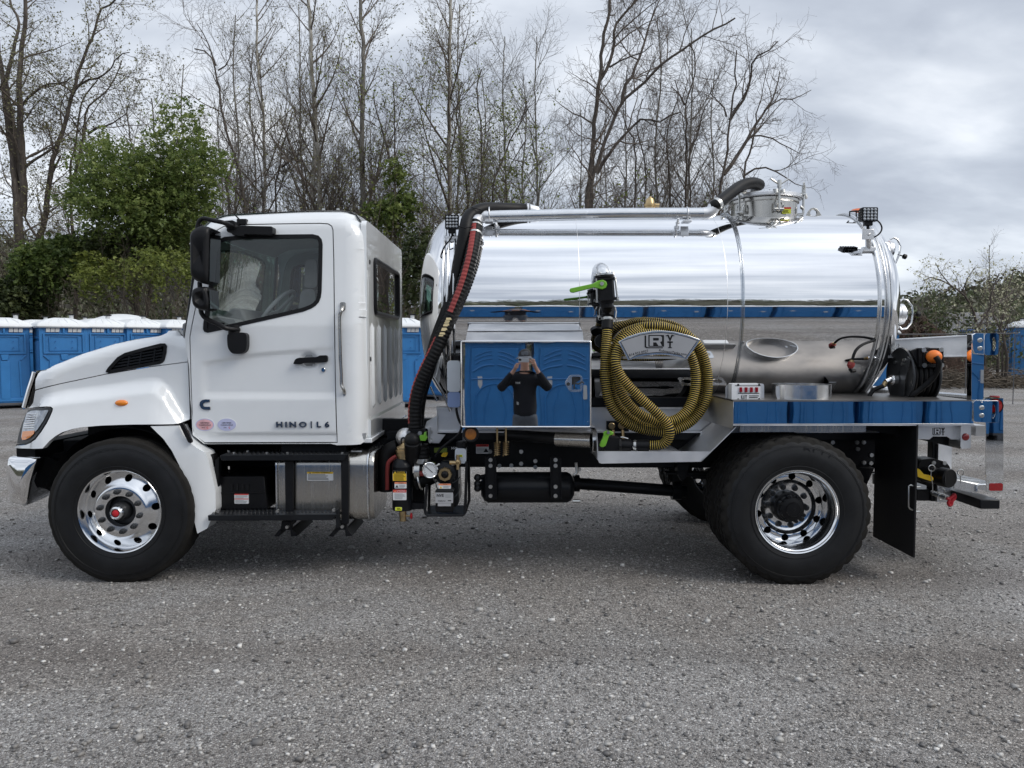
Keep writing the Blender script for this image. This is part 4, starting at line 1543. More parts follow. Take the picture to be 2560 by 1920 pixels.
build_tree('blossom_tree', 'small pale-blossomed tree with low branch reaching left behind the rear post', [
    rooted(ZR((1325, 1500), (1345, 1400), (1420, 1290), (1500, 1150), (1520, 950), (1600, 780), (1640, 680)), YT, 5, 1.2),
    stem_px(ZR((1370, 1350), (1300, 1180), (1200, 1020), (1040, 890), (860, 800), (700, 740), (560, 790)), YT, 3.4, 1.0, -1.2),
    stem_px(ZR((1430, 1280), (1600, 1120), (1760, 1010), (1900, 860)), YT, 3.2, 1.0, .8),
    stem_px(ZR((1060, 900), (900, 720), (820, 600), (800, 530)), YT - .7, 1.8, .8),
    stem_px(ZR((1240, 1060), (1180, 900), (1250, 720), (1320, 600)), YT - .4, 2, .8)],
    dict(SPREAD, l1=1.25, dens=2.6, n4=3), 71, BARK, TWIG, 'small trees at the right edge', 2, BLOSSOM, twig=.006, budsize=.05)
build_tree('blossom_tree', 'pale-blossomed bush-like tree at the right edge above the blue toilet', [
    rooted(ZR((1620, 1560), (1680, 1300), (1720, 1050), (1800, 800), (1860, 600)), YT + 2, 4.5, 1.2),
    stem_px(ZR((1680, 1300), (1820, 1100), (1930, 950)), YT + 2, 3, 1)],
    dict(SPREAD, l1=1.3, dens=2.2, n4=3), 72, BARK, TWIG, 'small trees at the right edge', 2, BLOSSOM, twig=.006, budsize=.05)
build_tree('young_maple', 'slim bare sapling with upright shoots above the blossoming trees', [
    rooted(ZR((1470, 1500), (1480, 1100), (1490, 800), (1500, 550), (1508, 290)), YT + 4, 2.6, .8)],
    dict(UPRIGHT, l1=1.0, dens=1.6, t0=.45), 73, BARK, TWIG, 'small trees at the right edge')
build_tree('locust_tree', 'dark leaning trunk beside the blue toilet at the right edge', [
    rooted(ZR((1730, 1800), (1640, 1480), (1560, 1330), (1520, 1200), (1550, 1050)), YT + 1, 5, 1.2),
    rooted(ZR((1690, 1800), (1680, 1500), (1740, 1350), (1800, 1200)), YT + 1, 3.5, 1)], dict(SPREAD, l1=1.6), 74, BARK, TWIG, 'small trees at the right edge')
# thin rail with posts
mb = MB()
ra, rb_ = at(2150, 836, 14.0), at(2545, 833, 15.5)
fence = empty('rail_fence', (ra.x, 14.0, .1), 'thin grey rail on slender posts running behind the rear of the truck', 'fence')
obj('rail', MB().tube([ra, (ra + rb_) / 2 + Vector((0, 0, -.01)), rb_], .013, 8), TSKID, fence)
for t in (0.05, .42, .66, .98):
    q_ = ra.lerp(rb_, t)
    obj('post', MB().tube([(q_.x, q_.y, float(ground_h(q_.x, q_.y)) - .02), (q_.x, q_.y, q_.z)], .012, 8), TSKID, fence)
# white house at the foot of the hill
HX, HY = at(2452, 865, 58).x, 58.0
hz0 = .0
house = empty('house', (HX, HY, hz0), 'small white house with grey roof below the hill, far behind the rear post', 'house')
hw = 1.5
wz = at(2452, 806, HY).z
mb = MB().box(HX - hw, HX + hw, HY, HY + 4, hz0, wz)
mb.add([(HX - hw, HY, wz), (HX - hw, HY + 4, wz), (HX - hw, HY + 2, wz + .8), (HX + hw, HY, wz), (HX + hw, HY + 4, wz), (HX + hw, HY + 2, wz + .8)], [(0, 1, 2), (3, 5, 4)])
obj('wall', mb, mat('white_siding', (.62, .62, .60), .7, vary=.05, stretch=(1, 1, 12)), house)
mb = MB()
for s, y0_, y1_ in ((1, HY - .3, HY + 2), (-1, HY + 4.3, HY + 2)):
    mb.add([(HX - hw - .3, y0_, wz - .12), (HX + hw + .3, y0_, wz - .12), (HX + hw + .3, y1_, wz + .82), (HX - hw - .3, y1_, wz + .82), (HX - hw - .3, y0_, wz - .0), (HX + hw + .3, y0_, wz - .0), (HX + hw + .3, y1_, wz + .92), (HX - hw - .3, y1_, wz + .92)],
           [(0, 1, 2, 3), (7, 6, 5, 4), (0, 4, 5, 1), (1, 5, 6, 2), (2, 6, 7, 3), (3, 7, 4, 0)])
obj('roof', mb, mat('grey_shingle', (.16, .16, .165), .9, vary=.2, vscale=3), house)
for x in (-.8, .75):
    fr = obj('window', MB().prism([(HX + x - .45, wz - 1.5), (HX + x + .45, wz - 1.5), (HX + x + .45, wz - .4), (HX + x - .45, wz - .4)], HY - .04, HY - .002, holes=[[(HX + x - .38, wz - 1.43), (HX + x + .38, wz - 1.43), (HX + x + .38, wz - .47), (HX + x - .38, wz - .47)]]), LBLW, house)
    obj('pane', MB().box(HX + x - .38, HX + x + .38, HY - .02, HY - .01, wz - 1.43, wz - .47), GLASSD, fr)
# blue tarpaulined stack beside the house
BX, BY = at(2530, 865, 50).x, 50.0
mb = MB().box(BX - 2.2, BX + 2.2, BY, BY + 3, .0, at(2530, 822, BY).z)
obj_ = obj('skip_container', mb, mat('blue_steel', (.03, .12, .34), .5, vary=.15, vscale=2), None, bevel=.05)
tag(obj_, 'long blue container on the yard far behind the right-edge toilet', 'container')

# ================================================================== THE PHOTOGRAPHER (seen in the mirror of the toolbox)
def skin_obj(name, nodes, edges, m, parent, root=0, sub=2):
    me = bpy.data.meshes.new(name)
    me.from_pydata([n[0] for n in nodes], edges, [])
    o = bpy.data.objects.new(name, me)
    link(o, parent)
    o.modifiers.new('skin', 'SKIN')
    if not me.skin_vertices:
        me.skin_vertices.new()
    sv = me.skin_vertices[0].data
    for i, n in enumerate(nodes):
        r = n[1]
        sv[i].radius = (r, r) if isinstance(r, (int, float)) else r
        sv[i].use_root = (i == root)
    o.modifiers['skin'].use_smooth_shade = True
    s = o.modifiers.new('sub', 'SUBSURF')
    s.levels = s.render_levels = sub
    me.materials.append(m)
    return o


PX, PYB = .055, -5.80
person = empty('person', (PX, PYB, 0), 'person in black jacket and grey jeans photographing the truck, mirrored in the toolbox', 'person')
V_ = lambda x, y, z: (PX + x, PYB + y, z)
nodes = [(V_(0, 0, .98), (.14, .10)), (V_(0, 0, 1.15), (.145, .105)), (V_(0, .0, 1.32), (.165, .11)), (V_(0, 0, 1.43), (.12, .08)), (V_(0, .01, 1.53), .058), (V_(0, .02, 1.60), (.062, .07)),
         (V_(0, .03, 1.66), (.066, .085)), (V_(0, .02, 1.74), (.075, .095)), (V_(0, .01, 1.80), (.06, .075))]
E = [(i, i + 1) for i in range(8)]
legs, arms_n = [], {}
for s in (-1, 1):
    k = len(nodes)
    nodes += [(V_(s * .085, 0, .90), .07), (V_(s * .11, .01, .50), .062), (V_(s * .11, -.01, .27), .058), (V_(s * .11, -.02, .09), .042), (V_(s * .13, .10, .04), (.045, .03))]
    E += [(0, k), (k, k + 1), (k + 1, k + 2), (k + 2, k + 3), (k + 3, k + 4)]
    k = len(nodes)
    el = V_(s * .36, .10, 1.28)
    wr = V_(-.145, .225, 1.56) if s < 0 else V_(.175, .225, 1.58)
    pm_ = V_(-.108, .275, 1.635) if s < 0 else V_(.125, .275, 1.665)
    nodes += [(V_(s * .20, .0, 1.45), .068), (V_(s * .29, .05, 1.36), .052), (el, .045), (tuple((a + b) / 2 for a, b in zip(el, wr)), .042), (wr, .029), (pm_, (.040, .022))]
    E += [(3, k), (k, k + 1), (k + 1, k + 2), (k + 2, k + 3), (k + 3, k + 4), (k + 4, k + 5)]
    palm = k + 5
    px_, py_, pz_ = pm_
    for f in range(4):
        z = pz_ + .030 - .021 * f + (.025 if s > 0 else -.012)
        lx = -.072 + PX if s < 0 else .118 + PX - .03
        ln = (.9, 1.0, .95, .8)[f]
        b = len(nodes)
        if s > 0:
            nodes += [((px_ + .018, py_ + .03, z), .0105), ((px_ - .005, -5.485, z + .004), .0098), ((px_ - .038 * ln, -5.489, z + .004), .0088)]
        else:
            nodes += [((px_ - .014, py_ + .03, z), .0105), ((px_ + .010, -5.487, z + .008), .0098), ((px_ + .030 * ln, -5.490, z + .012), .0088)]
        E += [(palm, b), (b, b + 1), (b + 1, b + 2)]
    b = len(nodes)
    nodes += [((px_ - s * .02, py_ - .012, pz_ + .012), .0125), ((px_ - s * .045, -5.525, pz_ + .035), .010)]
    E += [(palm, b), (b, b + 1)]
skin_obj('body', nodes, E, SKIN, person)
jn = [(V_(0, 0, .84), (.165, .13)), (V_(0, 0, .94), (.185, .145)), (V_(0, 0, 1.06), (.185, .14)), (V_(0, 0, 1.18), (.185, .135)), (V_(0, 0, 1.33), (.20, .135)), (V_(0, 0, 1.44), (.19, .13)), (V_(0, 0, 1.50), (.12, .115)), (V_(0, 0, 1.56), (.095, .095))]
je = [(i, i + 1) for i in range(7)]
for s in (-1, 1):
    el = V_(s * .36, .10, 1.28)
    wr = V_(-.145, .225, 1.56) if s < 0 else V_(.175, .225, 1.58)
    k = len(jn)
    q1 = tuple(a + (b - a) * .5 for a, b in zip(el, wr))
    q2 = tuple(a + (b - a) * .86 for a, b in zip(el, wr))
    jn += [(V_(s * .20, 0, 1.45), .092), (V_(s * .30, .05, 1.36), .078), (el, .070), (q1, .062), (q2, .048)]
    je += [(5, k), (k, k + 1), (k + 1, k + 2), (k + 2, k + 3), (k + 3, k + 4)]
skin_obj('jacket', jn, je, JACKET, person)
tn = [(V_(0, 0, .98), (.165, .125)), (V_(0, 0, .90), (.17, .125))]
te = [(0, 1)]
for s in (-1, 1):
    k = len(tn)
    tn += [(V_(s * .10, 0, .80), .112), (V_(s * .11, .01, .50), .082), (V_(s * .11, -.01, .27), .075), (V_(s * .115, -.015, .08), .072)]
    te += [(1, k), (k, k + 1), (k + 1, k + 2), (k + 2, k + 3)]
skin_obj('jeans', tn, te, JEANS, person)
for s in (-1, 1):
    skin_obj('shoe', [(V_(s * .115, -.05, .045), (.05, .045)), (V_(s * .12, .05, .045), (.05, .045)), (V_(s * .135, .16, .035), (.045, .032))], [(0, 1), (1, 2)], DKGREY, person, 0, 2)
mb = MB()
cc = Vector(V_(0, .02, 1.765))
mb.lathe([(.0, .100), (.03, .101), (.07, .090), (.10, .060), (.113, .02), (.115, 1e-4)], (cc.x, cc.y, cc.z), 'Z', 24)
mb.xform(Matrix.Translation(cc) @ Matrix.Diagonal((.93, 1.12, 1, 1)) @ Matrix.Translation(-cc))
cp0 = obj('cap', mb, mat('cap_black', (.03, .03, .033), .9, vary=.2), person)
mb = MB()
vs, fs = [], []
for i in range(13):
    a = R(20 + 140 * i / 12)
    for r_, dz in ((.098, .012), (.15, .0)):
        vs.append((cc.x + r_ * math.cos(a) * .95, cc.y + (.02 if r_ > .1 else 0) + r_ * math.sin(a) * (1.12), cc.z + dz - .035 * abs(math.cos(a)) * (r_ > .1)))
for i in range(12):
    fs.append((2 * i, 2 * i + 1, 2 * i + 3, 2 * i + 2))
mb.add(vs, fs)
b_ = obj('cap_brim', mb, CAPM, cp0)
b_.modifiers.new('thick', 'SOLIDIFY').thickness = .006
mb = MB().box(cc.x - .05, cc.x + .05, cc.y + .095, cc.y + .112, cc.z + .02, cc.z + .07)
obj('cap_front', mb, CAPM, cp0, bevel=.006)
for s in (-1, 1):
    obj('ear', MB().sphere(V_(s * .078, .0, 1.70), .03, 10, 8, .4, .7, 1.1), SKIN, person)
mb = MB()
q_ = V_(-.10, .135, 1.37)
put_text(mb, 'RVT', q_[0], 0, q_[2], .035, 0, bold=.02)
mb.v = [(2 * q_[0] - x, PYB + .128, z) for x, y_, z in mb.v]
obj('jacket_logo', mb, LBLW, person, smooth=False, recalc=False)
mb = MB().box(PX - .12, PX - .09, PYB + .13, PYB + .142, 1.06, 1.10)
obj('jacket_patch', mb, LBLG, person)
# the phone: a thing held in both hands, its lens at the camera
mb = MB()
mb.prism(rrect(-.030, .118, 1.680, 1.754, .012, 4), -5.5135, -5.506)
ph = obj('phone', mb, mat('phone_silver', (.55, .56, .58), .3, .3, vary=.04), None, bevel=.0015)
tag(ph, 'pale silver phone held up in both hands, mirrored in the toolbox door', 'phone')
obj('camera_bump', MB().prism(rrect(-.026, .010, 1.702, 1.738, .009), -5.506, -5.5045), INK, ph)
# ================================================================== THE TRUCK
YC = 1.2                                           # centre line of the truck, its near side about Y = 0
TR = empty('vacuum_truck', (0, YC, 0), 'white conventional-cab truck with polished aluminium vacuum tank parked on the gravel', 'truck')


def add(name, mb, mats, parent=None, **kw):
    return obj(name, mb, mats, parent or TR, **kw)


# ------------------------------------------------------------------ panels with relief
def panel(poly, holes, yf, step=0.04, flange=0.03, edge_r=0.0):
    """sheet with outline and holes in (x, z), pushed to depth yf(x, z), its border turned inwards"""
    loops = [poly] + list(holes)
    tri = tessellate_polygon([[Vector((x, z, 0)) for x, z in l] for l in loops])
    flat = [p for l in loops for p in l]
    bm = bmesh.new()
    vs = [bm.verts.new((x, 0, z)) for x, z in flat]
    for t in tri:
        try:
            bm.faces.new([vs[i] for i in t])
        except ValueError:
            pass
    xs, zs = [p[0] for p in flat], [p[1] for p in flat]
    for lo, hi, ax in ((min(xs), max(xs), 0), (min(zs), max(zs), 2)):
        k = max(1, int((hi - lo) / step))
        for i in range(1, k):
            co = [0, 0, 0]
            no = [0, 0, 0]
            co[ax] = lo + (hi - lo) * i / k
            no[ax] = 1
            bmesh.ops.bisect_plane(bm, geom=bm.verts[:] + bm.edges[:] + bm.faces[:], plane_co=co, plane_no=no, dist=1e-5)
    bmesh.ops.remove_doubles(bm, verts=bm.verts, dist=1e-5)
    for v in bm.verts:
        v.co.y = yf(v.co.x, v.co.z)
    be = [e for e in bm.edges if len(e.link_faces) == 1]
    if flange:
        r = bmesh.ops.extrude_edge_only(bm, edges=be)
        for g in r['geom']:
            if isinstance(g, bmesh.types.BMVert):
                g.co.y += flange
    mb = MB()
    bm.verts.index_update()
    mb.add([v.co[:] for v in bm.verts], [tuple(v.index for v in f.verts) for f in bm.faces])
    bm.free()
    return mb


def sstep(a, b, x):
    t = min(1.0, max(0.0, (x - a) / (b - a)))
    return t * t * (3 - 2 * t)


def interp(tab, x):
    if x <= tab[0][0]:
        return tab[0][1]
    for (x0, y0), (x1, y1) in zip(tab, tab[1:]):
        if x <= x1:
            return y0 + (y1 - y0) * (x - x0) / (x1 - x0)
    return tab[-1][1]


def fit(px, yf, n=5):
    """pixel outline on a surface y = yf(x, z)"""
    out = []
    for u, v in px:
        Y = 0.15
        for _ in range(n * 5):
            p = at(u, v, Y)
            Y = yf(p.x, p.z)
        out.append((p.x, p.z))
    return out


def dens(poly, step=0.06, closed=True):
    out = []
    L = len(poly)
    for i in range(L if closed else L - 1):
        a, b = Vector(poly[i]), Vector(poly[(i + 1) % L])
        k = max(1, int((b - a).length / step))
        for j in range(k):
            out.append(tuple(a.lerp(b, j / k)))
    if not closed:
        out.append(tuple(poly[-1]))
    return out


# ------------------------------------------------------------------ chassis
mb = MB()
for y in (0.74, 1.58):
    mb.prism([(-3.2, .74), (3.15, .72), (3.15, .96), (-3.2, .97)], y, y + .08)
for x in (-3.0, -1.6, -0.4, 0.7, 1.6, 2.4, 3.1):
    mb.box(x - .05, x + .05, .8, 1.6, .76, .92)
mb.box(-3.55, -3.2, .55, 1.85, .62, .98)           # front cross member and radiator support
mb.box(-3.2, -2.3, .72, 1.68, .95, 1.45)           # engine block
mb.box(-2.35, -1.6, .85, 1.55, .45, .95)           # gearbox
mb.box(-2.95, -2.6, .7, 1.7, .42, .56)             # front axle beam
add('chassis_frame', mb, FRAME, bevel=.008)
mb = MB()
rng = random.Random(3)
for x, z in [(p.x, p.z) for p in p3(ZE((1460, 490), (1460, 605), (1595, 580), (1595, 637), (1253, 625), (1367, 622), (1165, 490), (2012, 660)) + ZN((1592, 350), (1795, 350), (1850, 350), (1598, 408), (1802, 405), (1915, 455), (1910, 522), (1852, 517)), .74)]:
    mb.cyl((x, .72, z), .017, 0, .02, 'Y', 8)
add('frame_bolts', mb, ZINC, bevel=0)
o = bpy.data.objects['frame_bolts']
o['kind'] = 'stuff'
mb = MB()
mb.tube([at(1435, 1208, 1.2), at(1715, 1229, 1.2)], .052, 16)
mb.cyl((at(1440, 1208, 1.2).x, 1.2, at(1440, 1208, 1.2).z), .075, -.03, .03, 'X', 16)
mb.cyl((at(1690, 1227, 1.2).x, 1.2, at(1690, 1227, 1.2).z), .08, -.04, .04, 'X', 16)
add('drive_shaft', mb, BLACKP)
mb = MB()
mb.sphere((2.04, 1.2, .525), .24, 20, 12)
mb.tube([(2.04, .45, .525), (2.04, 1.95, .525)], .085, 16)
mb.tube([(1.70, 1.2, .56), (2.04, 1.2, .525)], [.09, .16], 16)
add('rear_axle', mb, FRAME)
for y in (.70, 1.66):
    mb = MB()
    for k in range(6):
        h = .70 - k * .018
        L = .80 - k * .11
        mb.box(2.04 - L, 2.04 + L, y - .045, y + .045, h - .016, h)
    mb.box(1.96, 2.12, y - .06, y + .06, .50, .62)
    for s in (-.8, .8):
        mb.prism(pp(ZN((300, 520), (400, 520), (380, 620), (340, 670), (300, 600)), .7) if s < 0 else [(2.78, .74), (2.92, .74), (2.86, .60), (2.82, .60)], y - .05, y + .05)
    add('leaf_spring', mb, FRAME, bevel=.003)


# ------------------------------------------------------------------ wheels
def tyre_mb(x, z, y0, R0, W, rim, lugs):
    """tyre from its outer face y0 to y0 + W, with grooves and shoulder blocks"""
    prof = []
    side = [(0.045, rim), (0.018, rim + .012), (0.006, rim + .05), (0.0, rim + .10), (0.002, rim + .13), (0.010, rim + .165)]
    sh = R0 - .012
    side += [(0.016, R0 - .05), (0.020, R0 - .036), (0.028, sh)]
    prof = [(h, r) for h, r in side]
    tread = []
    nr = 5
    for k in range(nr):
        a = .036 + (W - .072) * k / nr
        b = .036 + (W - .072) * (k + 1) / nr
        tread += [(a + .004, R0), (b - .004, R0), (b - .002, R0 - .013), (b + .002, R0 - .013)]
    prof += tread[:-2]
    prof += [(W - h, r) for h, r in reversed(side)]
    n = 120
    mb = MB()
    vs, fs, ms = [], [], []
    for i, (h, r) in enumerate(prof):
        for k in range(n):
            rr = r
            if r > R0 - .045:
                ph = (k + (2 if (i // 4) % 2 else 0)) % 4
                if lugs and ph == 0:
                    rr = r - .014
                elif not lugs and r > R0 - .02 and k % 5 == 0:
                    rr = r - .004
            a = 2 * PI * k / n
            vs.append((x + rr * math.cos(a), y0 + h, z + rr * math.sin(a)))
    for i in range(len(prof) - 1):
        tm = 1 if min(prof[i][1], prof[i + 1][1]) > R0 - .04 else 0
        for k in range(n):
            k2 = (k + 1) % n
            fs.append((i * n + k, i * n + k2, (i + 1) * n + k2, (i + 1) * n + k))
            ms.append(tm)
    mb.v, mb.f, mb.m = vs, fs, ms
    # rings moulded in the sidewall
    for rr in (rim + .035, R0 - .062, R0 - .07):
        mb.tube([(x + rr * math.cos(2 * PI * k / 72), y0 + interp([(q, w) for w, q in side[2:]], rr) - .0005, z + rr * math.sin(2 * PI * k / 72)) for k in range(72)], .0022, 5, 0, closed=True)
    return mb


def letters_on_circle(mb, s, x, y, z, r, a_mid, size, mi, step=None):
    step = step or size * 0.78 / r
    n = len(s)
    for k, ch in enumerate(s):
        if ch == ' ':
            continue
        a = a_mid - (k - (n - 1) / 2) * step
        t = text_mb(ch, size, bold=.02, extrude=.012)
        M = Matrix.Translation((x + r * math.cos(a), y, z + r * math.sin(a))) @ Matrix.Rotation(-(a - PI / 2), 4, 'Y')
        t.xform(M)
        mb.merge(t, mi)


def disc_with_holes(mb, x, z, yprof, r0, r1, rh, hr, nh, a0, mi=0, depth=.012):
    """ring of the wheel disc between r0 and r1 with nh round hand holes of radius hr at radius rh"""
    m = 24
    for j in range(nh):
        ac = a0 + 2 * PI * j / nh
        half = PI / nh
        hole, out = [], []
        for k in range(m):
            t = 2 * PI * k / m
            px_, pz_ = rh + hr * math.cos(t), hr * math.sin(t)
            hole.append((math.hypot(px_, pz_), ac + math.atan2(pz_, px_)))
            dx, dz = math.cos(t), math.sin(t)
            s = 1e9
            if dx > 1e-6:
                s = min(s, (r1 - rh) / dx)
            if dx < -1e-6:
                s = min(s, (r0 - rh) / dx)
            if abs(dz) > 1e-6:
                s = min(s, half * rh / abs(dz))
            out.append((rh + dx * s, ac + dz * s / rh))
        # put the four corners in
        for cr, ca in ((r1, half), (r1, -half), (r0, half), (r0, -half)):
            b = min(range(m), key=lambda k: ((out[k][0] - cr) / (r1 - r0)) ** 2 + ((out[k][1] - ac - ca) / half) ** 2)
            out[b] = (cr, ac + ca)
        rings = []
        for q in (0.0, 0.0, .35, .7, 1.0):
            rings.append([(h[0] + (o_[0] - h[0]) * q, h[1] + (o_[1] - h[1]) * q) for h, o_ in zip(hole, out)])
        vs, fs = [], []
        for q, ring in enumerate(rings):
            for r, a in ring:
                vs.append((x + r * math.cos(a), yprof(r) + (depth if q == 0 else 0), z + r * math.sin(a)))
        for q in range(len(rings) - 1):
            for k in range(m):
                k2 = (k + 1) % m
                fs.append((q * m + k, q * m + k2, (q + 1) * m + k2, (q + 1) * m + k))
        mb.add(vs, fs, mi)


def nuts(mb, x, z, y, rn, n, a0, mi, h=.045, r=.017):
    for k in range(n):
        a = a0 + 2 * PI * k / n
        c = (x + rn * math.cos(a), y, z + rn * math.sin(a))
        mb.lathe([(0, r * 1.25), (-.012, r * 1.2), (-.014, r), (-h * .7, r * .9), (-h * .72, r * .6), (-h, r * .55), (-h, 1e-4)], c, 'Y', 10, mi)


def front_wheel():
    x, z, y0 = at(297, 1284, 0).x, .522, -.01
    R0, rim = .530, .298
    tmb = tyre_mb(x, z, y0, R0, .285, rim, False)
    letters_on_circle(tmb, 'HANKOOK', x, y0 + .006, z, rim + .135, PI * .62, .062, 0)
    letters_on_circle(tmb, 'AH37', x, y0 + .006, z, rim + .135, PI * .02, .055, 0)
    letters_on_circle(tmb, 'HANKOOK', x, y0 + .006, z, rim + .135, -PI * .42, .062, 0)
    # steel-white aluminium disc wheel, convex towards the viewer
    rb = MB()
    yp = lambda r: y0 + interp([(.10, .036), (.165, .030), (.185, .033), (.20, .046), (.272, .088), (.283, .080)], r)
    rb.lathe([(y0 + .055 + .09, .262), (y0 + .085, .274), (yp(.283), .283), (y0 + .034, .288), (y0 + .020, .294), (y0 + .016, .302), (y0 + .022, .308), (y0 + .045, .306), (y0 + .06, .296)], (x, 0, z), 'Y', 72)
    rb.lathe([(yp(.283), .283), (yp(.272), .272)], (x, 0, z), 'Y', 72)
    disc_with_holes(rb, x, z, yp, .212, .272, .243, .0265, 10, .12)
    rb.lathe([(yp(r), r) for r in (.212, .20, .19, .185, .175, .165, .14, .118, .112)] + [(y0 + .06, .110), (y0 + .12, .108)], (x, 0, z), 'Y', 72)
    hb = MB()
    hb.lathe([(y0 + .13, .11), (y0 + .10, .105), (y0 + .085, .07), (y0 + .03, .066), (y0 + .005, .060), (y0 - .012, .052)], (x, 0, z), 'Y', 32)
    cb = MB()
    cb.lathe([(y0 - .002, .052), (y0 - .030, .046), (y0 - .040, .036), (y0 - .038, .030), (y0 - .02, .026)], (x, 0, z), 'Y', 32)
    cb2 = MB().lathe([(y0 - .020, .028), (y0 - .036, .024), (y0 - .040, .012), (y0 - .040, 1e-4)], (x, 0, z), 'Y', 24)
    nb = MB()
    nuts(nb, x, z, yp(.145), .145, 10, .12 + PI / 10, 0)
    back = MB().lathe([(y0 + .18, 1e-3), (y0 + .18, .262)], (x, 0, z), 'Y', 32)
    return tmb, rb, hb, cb, cb2, nb, back, (x, z, y0)


tmb, rb, hb, cb, cb2, nb, back, (WX, WZ, WY) = front_wheel()
ft = add('front_tyre', tmb, [RUBBER, TREAD], sharp=24)
fr = add('front_rim', rb, RIMM, sharp=40)
add('hub', hb, DKGREY, fr)
add('hub_ring', cb, ALUP, fr)
add('hub_cap', cb2, REDP, fr, label='red centre cap of the front hub')
nb_ = add('wheel_nuts', nb, DKGREY, fr)
nb_['kind'] = 'stuff'
add('brake_drum', back, FRAME)
m2 = mirrored(ft, YC, TR)
m2 = mirrored(fr, YC, TR)


def rear_wheel():
    x, z, y0 = at(1994, 1285, -.05).x, .532, -.06
    R0, rim = .540, .298
    t1 = tyre_mb(x, z, y0, R0, .275, rim, True)
    letters_on_circle(t1, 'HANKOOK', x, y0 + .006, z, rim + .135, PI * .99, .06, 0)
    letters_on_circle(t1, 'DL11', x, y0 + .006, z, rim + .14, PI * .40, .07, 0)
    t2 = tyre_mb(x, z, y0 + .335, R0, .275, rim, True)
    rb = MB()
    # deep dished outer wheel: lip, barrel, then the disc far inside
    yd = lambda r: y0 + interp([(.10, .232), (.165, .230), (.185, .222), (.205, .196), (.235, .192), (.258, .205)], r)
    rb.lathe([(y0 + .045, .306), (y0 + .022, .308), (y0 + .014, .302), (y0 + .018, .294), (y0 + .030, .289), (y0 + .036, .281), (y0 + .055, .277), (y0 + .065, .268), (y0 + .15, .262), (y0 + .205, .258)], (x, 0, z), 'Y', 96)
    disc_with_holes(rb, x, z, yd, .204, .258, .230, .0265, 10, .22, depth=.015)
    rb.lathe([(yd(r), r) for r in (.204, .195, .185, .178, .165, .14, .118)], (x, 0, z), 'Y', 96)
    hb = MB()
    hb.lathe([(h + y0 + .085, r_) for h, r_ in ((.15, .118), (.10, .112), (.095, .098), (.05, .094), (.048, .088), (.02, .084), (.012, .055), (.002, .050), (0, .012), (-.003, .010), (-.003, 1e-4))], (x, 0, z), 'Y', 40)
    for k in range(8):
        a = .3 + 2 * PI * k / 8
        hb.cyl((x + .093 * math.cos(a), y0 + .115, z + .093 * math.sin(a)), .014, -.012, .03, 'Y', 8)
    nb = MB()
    nuts(nb, x, z, yd(.145), .145, 10, .22 + PI / 10, 0, h=.03, r=.018)
    bk = MB().lathe([(y0 + .30, 1e-3), (y0 + .30, .26), (y0 + .215, .262)], (x, 0, z), 'Y', 40)
    return t1, t2, rb, hb, nb, bk


t1, t2, rb, hb, nb, bk = rear_wheel()
rt = add('rear_tyre', t1, [RUBBER, TREAD], sharp=24)
rt2 = add('rear_tyre', t2, [RUBBER, TREAD], sharp=24)
rr_ = add('rear_rim', rb, RIMM, sharp=40)
add('hub', hb, BLACK, rr_)
n_ = add('wheel_nuts', nb, DKGREY, rr_)
n_['kind'] = 'stuff'
add('brake_drum', bk, FRAME)
for o in (rt, rt2, rr_):
    mirrored(o, YC, TR)

# ------------------------------------------------------------------ cab
YS = 0.17                                           # depth of the near cab side
BELT = at(650, 815, YS).z


def cab_y(x, z):
    """cab side: leans in a little above the belt line and rounds into the rear corner and the roof"""
    y = YS + .075 * max(0.0, z - BELT)
    xr = at(912, 800, YS).x
    d = xr - x
    if d < .13:
        y += .13 * (1 - math.sqrt(max(0.0, 1 - (1 - max(d, 0) / .13) ** 2)))
    zt = interp(ROOF, x)
    d = zt - z
    if d < .16:
        y += .16 * (1 - math.sqrt(max(0.0, 1 - (1 - max(d, 0) / .16) ** 2)))
    return y


rf = ZB((245, 290), (300, 245), (345, 225), (390, 205), (450, 195), (700, 180), (1000, 165), (1200, 158), (1430, 156), (1500, 165), (1560, 195), (1600, 250))
ROOF = [(p.x, p.z) for p in (at(u, v, .33) for u, v in rf)]
ROOF = sorted(ROOF)
side_px = [(469, 846)] + ZB((90, 1240), (120, 1090), (160, 850), (200, 600), (228, 400)) + [] + []
outl = fit([(462, 846)] + ZB((78, 1240), (118, 1000), (165, 720), (205, 500)), lambda x, z: YS + .075 * max(0, z - BELT))
outl += [(x, z) for x, z in ROOF]
outl += fit([(906, 580), (911, 700), (913, 900), (914, 1088), (908, 1106), (899, 1112), (842, 1113), (826, 1109), (640, 1109), (510, 1109), (486, 1087), (476, 1000), (473, 920)], lambda x, z: YS)
outl = dens(outl, .05)
win_px = ZB((345, 455), (355, 430), (375, 410), (420, 392), (560, 378), (900, 371), (1180, 368), (1230, 380), (1256, 410), (1264, 450), (1260, 680), (1255, 860), (1248, 910), (1232, 950), (1205, 980), (1170, 1003), (1100, 1030), (820, 1095), (540, 1158), (275, 1213), (248, 1205), (238, 1185), (240, 1140), (268, 950), (300, 720), (330, 540))
wyf = lambda x, z: YS + .075 * max(0, z - BELT)
win = fit(win_px, wyf)


